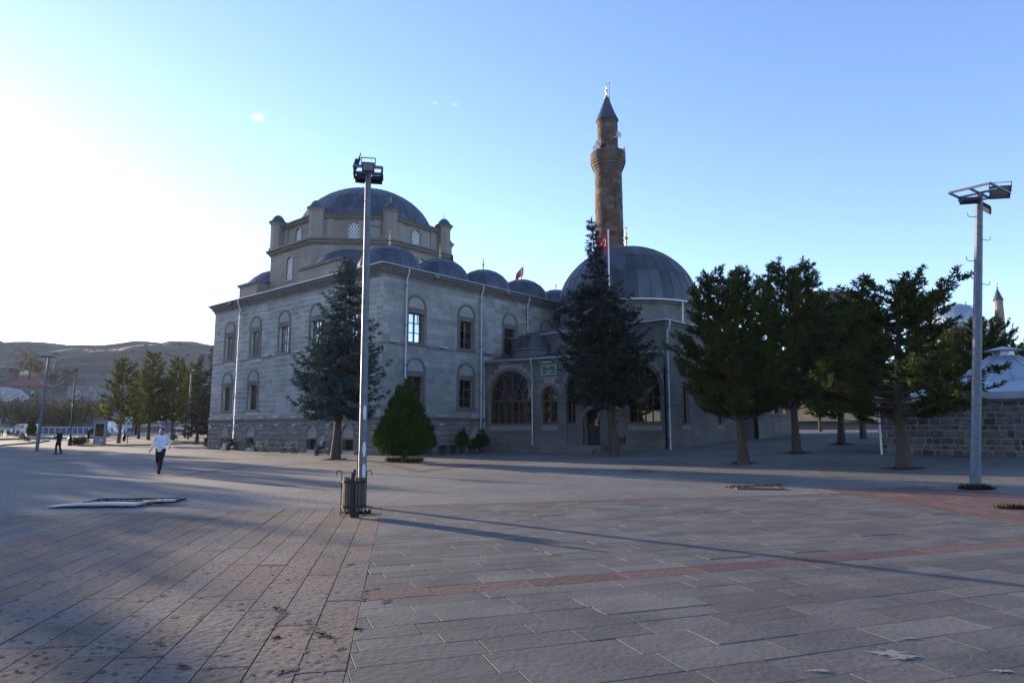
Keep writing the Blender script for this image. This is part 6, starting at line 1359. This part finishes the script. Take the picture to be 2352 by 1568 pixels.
# ============================================================ BACKGROUND
M['hill'] = mat('hill_grass', (.125, .095, .058), .95, col2=(.075, .062, .042), nscale=.03, nlo=.4, nhi=.62, bump=1.0, bscale=.4, speck=((.055, .052, .042), .22, .6))
M['rock'] = mat('rock', (.1, .095, .09), .95, var=.3, col2=(.06, .056, .053), nscale=.3, bump=1, bscale=1)
M['road'] = mat('road', (.05, .05, .052), .85, col2=(.07, .07, .07), nscale=.3)
def sst(a): a = max(0., min(1., a)); return a * a * (3 - 2 * a)
from mathutils import noise as mn
def HZ(X, Y):
    az = math.degrees(math.atan2(X, Y)); ridge = 59.5 * math.cos(R_(az)) + .9 * math.sin(az * .7 + 1) + .5 * math.sin(az * 1.9) - 14 * sst((az - 5) / 22) - 8 * sst((-az - 39) / 8)
    r = math.hypot(X, Y); t = (r - 150) / 300
    b = 1.4 + (ridge - 1.4) * (.62 * max(0, min(1, t)) ** 1.25 + .38 * sst(t)) + (3.5 * mn.noise((X * .02, Y * .02, 0)) + 1.8 * mn.noise((X * .06, Y * .06, 3)) + .9 * mn.noise((X * .16, Y * .16, 5))) * min(1, max(0, t) * 6)
    if r > 460: b -= (r - 460) * .12
    return b - 1.2 * max(0, 1 - max(0, t) * 12)
def hill():
    V = []; F = []; A = np.radians(np.arange(-62, 61, .8)); Rr = list(np.arange(150, 470, 5.0)) + [480, 520, 600, 800]
    for r in Rr:
        for a in A: x, y = r * math.sin(a), r * math.cos(a); V.append((x, y, HZ(x, y)))
    n = len(A)
    for j in range(len(Rr) - 1):
        for i in range(n - 1): F.append((j * n + i, j * n + i + 1, (j + 1) * n + i + 1, (j + 1) * n + i))
    return tag(put('hill', fast_mesh('hill', V, F, M['hill'], True)), 'long dry grassy hillside behind the plaza', kind='structure')
hill()
def rocks(label, pts, seed, m='rock'):
    b = MB(); rd = random.Random(seed)
    for (x, y, z, s) in pts:
        q = len(b.v); b.sphere((0, 0, 0), 1, 7, 5); b.v[q:] = [(x + v[0] * s[0] * rd.uniform(.75, 1.2), y + v[1] * s[1] * rd.uniform(.8, 1.2), z + v[2] * s[2] * rd.uniform(.75, 1.2)) for v in b.v[q:]]
    return tag(b.build('rock_outcrop', M[m]), label, 'rock')
def onh(px, Y): p = atY(px, 900, Y); return p.x, HZ(p.x, Y)
x, z = onh(395, 438); rocks('small rock outcrop on the hill ridge', [(x - 2, 438, z + .6, (4, 3, 1.8)), (x + 4, 438, z + .4, (3.4, 3, 1.6)), (x + 8.5, 439, z, (4, 3, .9))], 1)
x, z = onh(-2, 380); rocks('dark rocky knoll at the left picture edge', [(x - 5, 380, z + .5, (8, 7, 7)), (x + 2, 382, z - 1, (6, 6, 4.5)), (x - 14, 380, z + 1, (9, 8, 8))], 2)
rdk = random.Random(77); scat = MB()
for i in range(240):
    a = R_(rdk.uniform(-40, -18)); r = rdk.uniform(175, 430); X, Y = r * math.sin(a), r * math.cos(a); s = rdk.uniform(.3, 1.1); q = len(scat.v); scat.sphere((X, Y, HZ(X, Y)), (s * 1.4, s, s * .6), 6, 4)
tag(scat.build('scattered_boulders', M['rock']), 'boulders scattered over the hillside', kind='stuff')
pathb = MB()
for (pts) in (((0, 868, 260), (150, 862, 270), (300, 858, 285), (500, 862, 300)), ((0, 842, 330), (120, 838, 330), (300, 842, 335))):
    P = []
    for (x, y, Y) in pts: p = atY(x, y, Y); P.append((p.x, Y))
    for (x0, y0), (x1, y1) in zip(P[:-1], P[1:]):
        for k in range(12):
            xa, ya, xb, yb = x0 + (x1 - x0) * k / 12, y0 + (y1 - y0) * k / 12, x0 + (x1 - x0) * (k + 1) / 12, y0 + (y1 - y0) * (k + 1) / 12
            pathb.add([(xa, ya - 1.2, HZ(xa, ya - 1.2) + .25), (xb, yb - 1.2, HZ(xb, yb - 1.2) + .25), (xb, yb + 1.2, HZ(xb, yb + 1.2) + .5), (xa, ya + 1.2, HZ(xa, ya + 1.2) + .5)], [(0, 1, 2, 3)])
M['path'] = mat('path', (.16, .13, .09), .95); tag(pathb.build('hill_path', M['path']), 'pale footpaths along the hillside', kind='structure')
# shrubs and broad-leaved trees in front of the hill
def shrub_mesh(rx, rz, seed, n=1500, leaf=.35, m='shrub'):
    rng = np.random.default_rng(seed); ch = []; nl = 16
    for i in range(nl):
        c = rng.normal(size=3) * [rx * .42, rx * .42, rz * .26] + [0, 0, rz * .56]; k = n // nl; d = unit(rng.normal(size=(k, 3))); P = c + d * rng.uniform(.55, 1, (k, 1)) * [rx * .42, rx * .42, rz * .26]; P[:, 2] = np.maximum(P[:, 2], .1); ch.append(diamonds(P, d + rng.normal(scale=.7, size=(k, 3)), leaf * rng.uniform(.6, 1.3, k), leaf * .55, rng))
    V = np.concatenate(ch); return fast_mesh('crown', V, quads(len(V) // 4), M[m])
shm = [shrub_mesh(3.2, 6.5, 61), shrub_mesh(3.6, 5.5, 62, m='shrub_olive'), shrub_mesh(2.6, 7.0, 63)]
def btree(label, px, Y, k, s, group, z=None, base=None):
    p = atY(px, 950, Y); zz = (G(p.x, Y) if Y < 150 else HZ(p.x, Y)) if z is None else z
    t = thing('broadleaf_tree', label, 'tree', (p.x, Y, zz), px * .1, group); t.scale = (s, s, s); MB().tube([(0, 0, -.3), (.1, 0, 1.8), (.2, .1, 4)], [.22, .16, .08], 7).build('trunk', M['bark'], t); put('crown', shm[k], t); return t
gB = 'broad-leaved trees below the hill'
for i, (px, Y, k, s, l) in enumerate(((8, 150, 1, 1.05, 'olive bush-like tree at the left picture edge'), (48, 143, 0, .95, 'green tree behind the far left mast'), (70, 148, 1, 1.0, 'olive tree below the red roof'), (100, 146, 0, 1.05, 'dark green tree right of the red-roofed house'), (125, 142, 1, 1.0, 'brownish tree left of the hooded lamp'), (150, 147, 2, 1.1, 'tall green tree behind the hooded lamp'), (172, 144, 0, .95, 'green tree right of the hooded lamp'), (195, 150, 1, .8, 'reddish tree left of the kiosk'), (212, 150, 2, .75, 'dark tree just left of the kiosk top'), (330, 150, 0, .8, 'green tree behind the lawn pines'), (360, 155, 2, .8, 'dark tree behind the walking man'), (420, 150, 0, .8, 'green tree behind the lawn near the spruces'), (468, 150, 1, .8, 'olive tree behind the spruces'), (295, 155, 0, .7, 'small tree behind the green sign'))): btree(l, px, Y, k, s, gB)
for i, (px, Y, k, s, l) in enumerate(((60, 225, 1, 1.5, 'large willow-like tree above the red roof'), (150, 215, 0, .9, 'tree on the slope right of the far minaret'), (110, 220, 2, .7, 'small tree at the foot of the far minaret'))): btree(l, px, Y, k, s, 'trees on the lower hillside')
for i, (px, Y, s) in enumerate(((165, 255, .42), (143, 250, .45), (75, 240, .5))): btree(('lone dark bush on the slope right of the lamp', 'lone dark bush on the slope left of the lamp', 'lone dark bush on the slope beside the mast')[i], px, Y, 2, s, 'bushes dotted on the slope')
cy = atY(71, 1000, 108); thuja('cypress_tree', 'slim dark cypress beside the far left mast', (cy.x, 108, G(cy.x, 108)), 3.0, .62, 64, 1500, lobes=7, ln=.3, w=.12)
# red-roofed stone house and rubble terraces
M['roof_red'] = mat('roof_red', (.2, .06, .045), .7, col2=(.15, .05, .04), nscale=1.5); M['far_stone'] = mat('far_stone', (.13, .13, .135), .9, var=.3, col2=(.2, .195, .19), nscale=1.2, nlo=.45, nhi=.6)
x0, z0 = onh(62, 198); hs_ = thing('stone_house', 'low stone house with a red hipped roof at far left', 'house', (x0, 198, z0 - 1.0), .12)
MB().box((-5.2, -3, -2), (5.2, 3, 3.9)).build('wall', M['far_stone'], hs_)
MB().add([(-6, -3.8, 3.9), (6, -3.8, 3.9), (6, 3.8, 3.9), (-6, 3.8, 3.9), (-2.6, 0, 6.1), (2.6, 0, 6.1)], [(0, 1, 5, 4), (1, 2, 5), (2, 3, 4, 5), (3, 0, 4), (0, 3, 2, 1)]).build('roof', M['roof_red'], hs_)
for xx in (-3, 0, 3): MB().box((xx - .5, -3.06, 1.2), (xx + .5, -2.99, 2.6)).build('window', M['glass'], hs_)
def far_wall(label, pa, pb, H, th=.6):
    a = Vector((*onh(*pa),)); b = Vector((*onh(*pb),)); A = Vector((a[0], pa[1], 0)); B = Vector((b[0], pb[1], 0)); d = B - A; t = thing('terrace_wall', label, 'wall', (A.x, A.y, min(a[1], b[1]) - 1.5), math.atan2(d.y, d.x), 'rubble terrace walls below the hill')
    w = MB().box((0, 0, 0), (d.length, th, H + 1.5)).build('masonry', M['far_stone'], t); MB().box((-.1, -.1, H + 1.502), (d.length + .1, th + .1, H + 1.75)).build('coping', M['far_stone'], t); return t
far_wall('long grey rubble terrace wall behind the hooded lamp', (155, 190), (330, 200), 4.2); far_wall('grey rubble wall on the slope at far left', (-30, 215), (40, 225), 4.5); far_wall('low rubble wall behind the kiosk', (168, 165), (215, 165), 2.6)
M['tent'] = mat('tent', (.34, .33, .31), .8, col2=(.26, .25, .24), nscale=.5)
x1, z1 = onh(12, 185); tn = thing('vaulted_roof', 'pale rounded stone vault at the left picture edge', 'building', (x1, 185, z1 - 1)); MB().lathe([(6.0, 0), (6.0, 1.0), (5.2, 2.8), (3.4, 4.3), (0, 5.0)], 18).build('roof', M['tent'], tn, smooth='all'); MB().box((.5, -6.1, 0), (1.8, -5.6, 1.9)).build('door', M['interior'], tn)
x2, z2 = onh(124, 232); fm = thing('far_minaret', 'small brick minaret with a pointed top on the hillside', 'minaret', (x2, 232, z2 - 2))
zt = atY(124, 818, 232).z - (z2 - 2); zbal = atY(124, 868, 232).z - (z2 - 2)
MB().lathe([(1.15, 0), (1.0, zbal - 1), (1.5, zbal), (1.5, zbal + .9), (.75, zbal + .92), (.7, zt - 3), (0, zt)], 12).build('shaft', M['minaret'], fm); MB().lathe([(1.56, zbal + .1), (1.56, zbal + .6)], 12).build('balcony', M['rock'], fm)
# blue fence, van, kerbs, lawn
M['fence_blue'] = mat('fence_blue', (.03, .075, .15), .5); M['fence_rail'] = mat('fence_rail', (.4, .42, .45), .5)
fa, fb = atY(55, 1000, 122), atY(215, 1000, 132); d = Vector((fb.x - fa.x, 10, 0)); zf = G(fa.x, 122)
fe = thing('fence', 'low fence of blue panels with a pale top rail', 'fence', (fa.x, 122, zf), math.atan2(d.y, d.x)); nf = 12; fl_ = d.length / nf
for k in range(nf):
    MB().box((k * fl_ + .08, -.03, .15), ((k + 1) * fl_ - .08, .03, 1.15)).build('panel', M['fence_blue'], fe); MB().box((k * fl_ - .06, -.05, 0), (k * fl_ + .06, .05, 1.25)).build('post', M['fence_rail'], fe)
MB().box((0, -.06, 1.252), (d.length, .06, 1.36)).build('top_rail', M['fence_rail'], fe)
def car(label, px, Y, L, H, W, col, rz, van=False):
    p = atY(px, 1000, Y); t = thing('parked_van' if van else 'parked_car', label, 'van' if van else 'car', (p.x, Y, G(p.x, Y)), rz); m = mat('car_paint', col, .35)
    pr = [(-L / 2, .35), (-L / 2, .95), (-L / 2 + .25, 1.05), (-L * .27, 1.15), (-L * .12, H - .05), (-L * .02, H), (L * .46, H), (L / 2, H * .6), (L / 2, .35)] if van else [(-L / 2, .3), (-L / 2, .75), (-L * .25, .9), (-L * .1, H), (L * .22, H), (L * .38, .95), (L / 2, .85), (L / 2, .3)]
    bd_ = MB().wallprism(pr, -W / 2, W / 2).build('body', m, t); bevel(bd_, .08, 2)
    if van: wp = [(-L * .235, 1.18), (-L * .11, H - .12), (L * .12, H - .12), (L * .12, 1.18)]
    else: wp = [(-L * .22, .92), (-L * .1, H - .06), (L * .2, H - .06), (L * .33, .95)]
    for y0, y1 in ((-W / 2 - .012, -W / 2 + .01), (W / 2 - .01, W / 2 + .012)): MB().wallprism(wp, y0, y1).build('side_window', M['glass'], t)
    a, b = (wp[0], wp[1]); MB().add([(a[0] - .06, -W * .42, a[1]), (a[0] - .06, W * .42, a[1]), (b[0] - .06, W * .38, b[1]), (b[0] - .06, -W * .38, b[1])], [(0, 1, 2, 3)]).build('windscreen', M['glass'], t)
    for xx in (-L * .32, L * .32):
        for s in (-1, 1): w_ = MB().lathe([(0, -.1), (.2, -.1), (.32, -.09), (.33, 0), (.32, .09), (0, .1)], 16).build('wheel', M['black'], t, (xx, s * (W / 2 - .08), .33), (R_(90), 0, 0)); MB().lathe([(0, -.115), (.19, -.11), (.19, .11), (0, .115)], 12).build('rim', M['galv'], w_)
    for s in (-1, 1): MB().box((-L / 2 - .02, s * W * .36 - .12, .7), (-L / 2 + .05, s * W * .36 + .12, .85)).build('headlight', M['white_paint'], t)
    return t
car('white van parked by the blue fence', 52, 117, 4.6, 1.95, 1.8, (.6, .62, .65), .15, True)
for i, (px, c, l) in enumerate(((335, (.45, .46, .5), 'silver car parked behind the letters'), (352, (.06, .07, .1), 'dark car parked behind the walking man'), (420, (.5, .5, .52), 'pale car parked behind the lawn'))): car(l, px, 146, 4.3, 1.45, 1.75, c, .05)
def lawn(name, label, outline, m, zoff=.10, kerb=True):
    P = [gp(x, y) for x, y in outline]; b = MB(); b.prism([(p.x, p.y) for p in P], [G(p.x, p.y) - .05 for p in P], [G(p.x, p.y) + zoff for p in P]); o = tag(b.build(name, M[m]), label, kind='structure')
    if kerb:
        n = 0
        for p, q in zip(P, P[1:] + P[:1]):
            L = (q - p).length; k = max(1, int(L / 2.2))
            for i in range(k):
                a, c = p.lerp(q, i / k), p.lerp(q, (i + 1) / k); d = (c - a).normalized() * .02
                if n < 120: MB().bar(a + d + Vector((0, 0, .04)), c - d + Vector((0, 0, .04)), .22, .2).build('kerb_stone', M['smooth_stone'], o); n += 1
    return o
lawn('lawn', 'shaded lawn with kerb under the pines', [(180, 1024), (300, 1023.5), (430, 1019), (484, 1016), (484, 1006.5), (330, 1008), (262, 1011)], 'grass_ground')
lawn('flower_bed', 'curved kerbed bed at the far left', [(-60, 1030), (20, 1022), (90, 1016), (112, 1011.5), (60, 1009.5), (-60, 1014)], 'pavers', .06)
lawn('flower_bed', 'planted strip behind the far left benches', [(-60, 1011), (60, 1008.2), (200, 1006.5), (215, 1004.5), (60, 1005), (-60, 1006.5)], 'grass_ground', .2)
for i, (x, y, s, l) in enumerate(((172, 1023, .8, 'uprooted shrub lying at the kerb beside the kiosk'), (192, 1021, .7, 'twiggy dry shrub at the kerb beside the kiosk'), (237, 1004, .8, 'small conifer bush right of the kiosk'))):
    p = gp(x, y); t = thing('small_shrub', l, 'shrub', (p.x, p.y, G(p.x, p.y))); MB().tube([(0, 0, 0), (.1, 0, .5)], .03, 5).build('stem', M['bark'], t); put('foliage', shrub_mesh(1.0 * s, 1.1 * s, 70 + i, 500, .2, 'shrub'), t)
# low wall and sunny bank behind the right-hand pines
la, lb = atY(1740, 990, 84), atY(2120, 990, 76); d = Vector((lb.x - la.x, lb.y - la.y, 0)); lw_ = thing('retaining_wall', 'low dark retaining wall below the sunny bank', 'wall', (la.x, la.y, 1.6), math.atan2(d.y, d.x))
MB().box((0, 0, -.2), (d.length, .4, 1.15)).build('masonry', M['rough_stone'], lw_); MB().box((-.05, -.06, 1.152), (d.length + .05, .46, 1.27)).build('coping', M['smooth_stone'], lw_)
bk = MB(); n = 30; 
for j in range(12):
    for i in range(n + 1):
        x = la.x - 6 + (d.length + 40) * i / n; y = 82 + j * 3.2 - (x - la.x) / d.length * 7.5; bk.v.append((x, y + .6, 2.8 + j * .62 + .35 * mn.noise((x * .2, y * .2, 1)) + .25 * mn.noise((x * .6, y * .6, 4))))
for j in range(11):
    for i in range(n): bk.f.append((j * (n + 1) + i, j * (n + 1) + i + 1, (j + 1) * (n + 1) + i + 1, (j + 1) * (n + 1) + i))
tag(bk.build('grass_bank', M['dry_grass'], smooth='all'), 'sunlit dry grass bank behind the retaining wall', kind='structure')
def bank_z(x, y): j = (y - .6 - 82 + (x - la.x) / d.length * 7.5) / 3.2; return 2.8 + max(0, j) * .62
rngb = np.random.default_rng(88); nn = 2600; bx = rngb.uniform(la.x, lb.x + 10, nn); by = 83 + rngb.uniform(0, 14, nn) - (bx - la.x) / d.length * 7.5
tag(put('bank_grass', fast_mesh('bank_grass', diamonds(np.stack([bx, by, [bank_z(a, b) for a, b in zip(bx, by)]], 1), rngb.normal(scale=.4, size=(nn, 3)) + [0, 0, 1], rngb.uniform(.2, .5, nn), .08, rngb), quads(nn), leafmat('dry_blades', (.3, .22, .09), (.16, .16, .05), .3))), 'dry grass blades on the bank', kind='stuff')
for i, (px, Y, s, l) in enumerate(((1905, 86, .42, 'small sapling on the sunny bank'), (1850, 90, .5, 'green bush on the bank left of the sapling'), (1880, 92, .45, 'low green bush on the bank near the sapling'), (1950, 94, .8, 'dark bushy tree above the bank'), (1830, 97, .9, 'dark bushy tree above the bank by the arcade'), (2010, 96, .9, 'dark bushy tree above the bank behind the stone wall'), (1990, 90, .4, 'small bush on the bank by the steps'))):
    p = atY(px, 940, Y); zz = bank_z(p.x, Y) - .3; btree(l, px, Y, (2, 0, 0, 1, 0, 0, 2)[i], s, 'bushes on the sunny bank', z=zz)
# far right: castle wall, far mosque dome and minarets
cz = atY(1975, 668, 150); cs = thing('castle_tower', 'square dark stone castle tower above the pines', 'tower', (cz.x - 3.5, 150, 2)); MB().box((-9, 0, 0), (3.8, 8, cz.z - 2)).build('wall', M['rock'], cs); MB().box((3.9, 1, 0), (7, 7, cz.z - 5)).build('buttress', M['rock'], cs)
fd = atY(2192, 705, 120); f2 = thing('far_domed_mosque', 'far mosque with a pale ribbed lead dome behind the pines', 'mosque', (fd.x, 120, 3)); zt = atY(2200, 690, 120).z - 3
MB().lathe([(7, 0), (7, zt - 6), (4.5, zt - 5.9), (4.5, zt - 4.6)], 8).build('wall', M['warm_stone'], f2); dome(f2, 'dome', (0, 0, zt - 4.6), 4.3, 3.9, 24, (0, .5, .95), 'zinc')
for px, Y, yt, yb, l in ((2290, 118, 660, 720, 'slim far minaret with pale finial at the right'), (2096, 125, 662, 705, 'slim far minaret behind the wide-spreading pine')):
    p = atY(px, yt, Y); q = atY(px, yb - 30, Y); t = thing('far_minaret', l, 'minaret', (p.x, Y, 2)); h = p.z - 2; hb = atY(px, yt + 30, Y).z - 2; MB().lathe([(.75, 0), (.68, hb)], 12).build('shaft', M['warm_stone'], t); MB().lathe([(.85, hb), (.8, hb + .1), (.0, h)], 12).build('cone', M['lead'], t); finial(t, (0, 0, h - .1), 1.7)
p = atY(2350, 710, 170); t = thing('poplar_tree', 'slim pale poplar at the right picture edge', 'tree', (p.x, 170, 4)); t.scale = (.42, .42, 2.6); MB().tube([(0, 0, -1), (0, 0, 4)], [.3, .1], 6).build('trunk', M['bark'], t); put('crown', shm[2], t)
# clouds: small thin wisps high up, each a cluster of faint puffs
# ============================================================ HAZE (thin evening air)
hz = MB().box((-620, -70, -1.5), (620, 700, 72)).build('haze'); tag(hz, 'thin pale evening haze', kind='stuff')
hm_ = bpy.data.materials.new('haze'); hm_.use_nodes = True; hn = hm_.node_tree.nodes; hn.remove(hn['Principled BSDF'])
pv = hn.new('ShaderNodeVolumePrincipled'); pv.inputs['Color'].default_value = (.9, .93, 1, 1); pv.inputs['Density'].default_value = .00008; pv.inputs['Anisotropy'].default_value = .3
hm_.node_tree.links.new(pv.outputs[0], hn['Material Output'].inputs['Volume']); hz.data.materials.append(hm_)
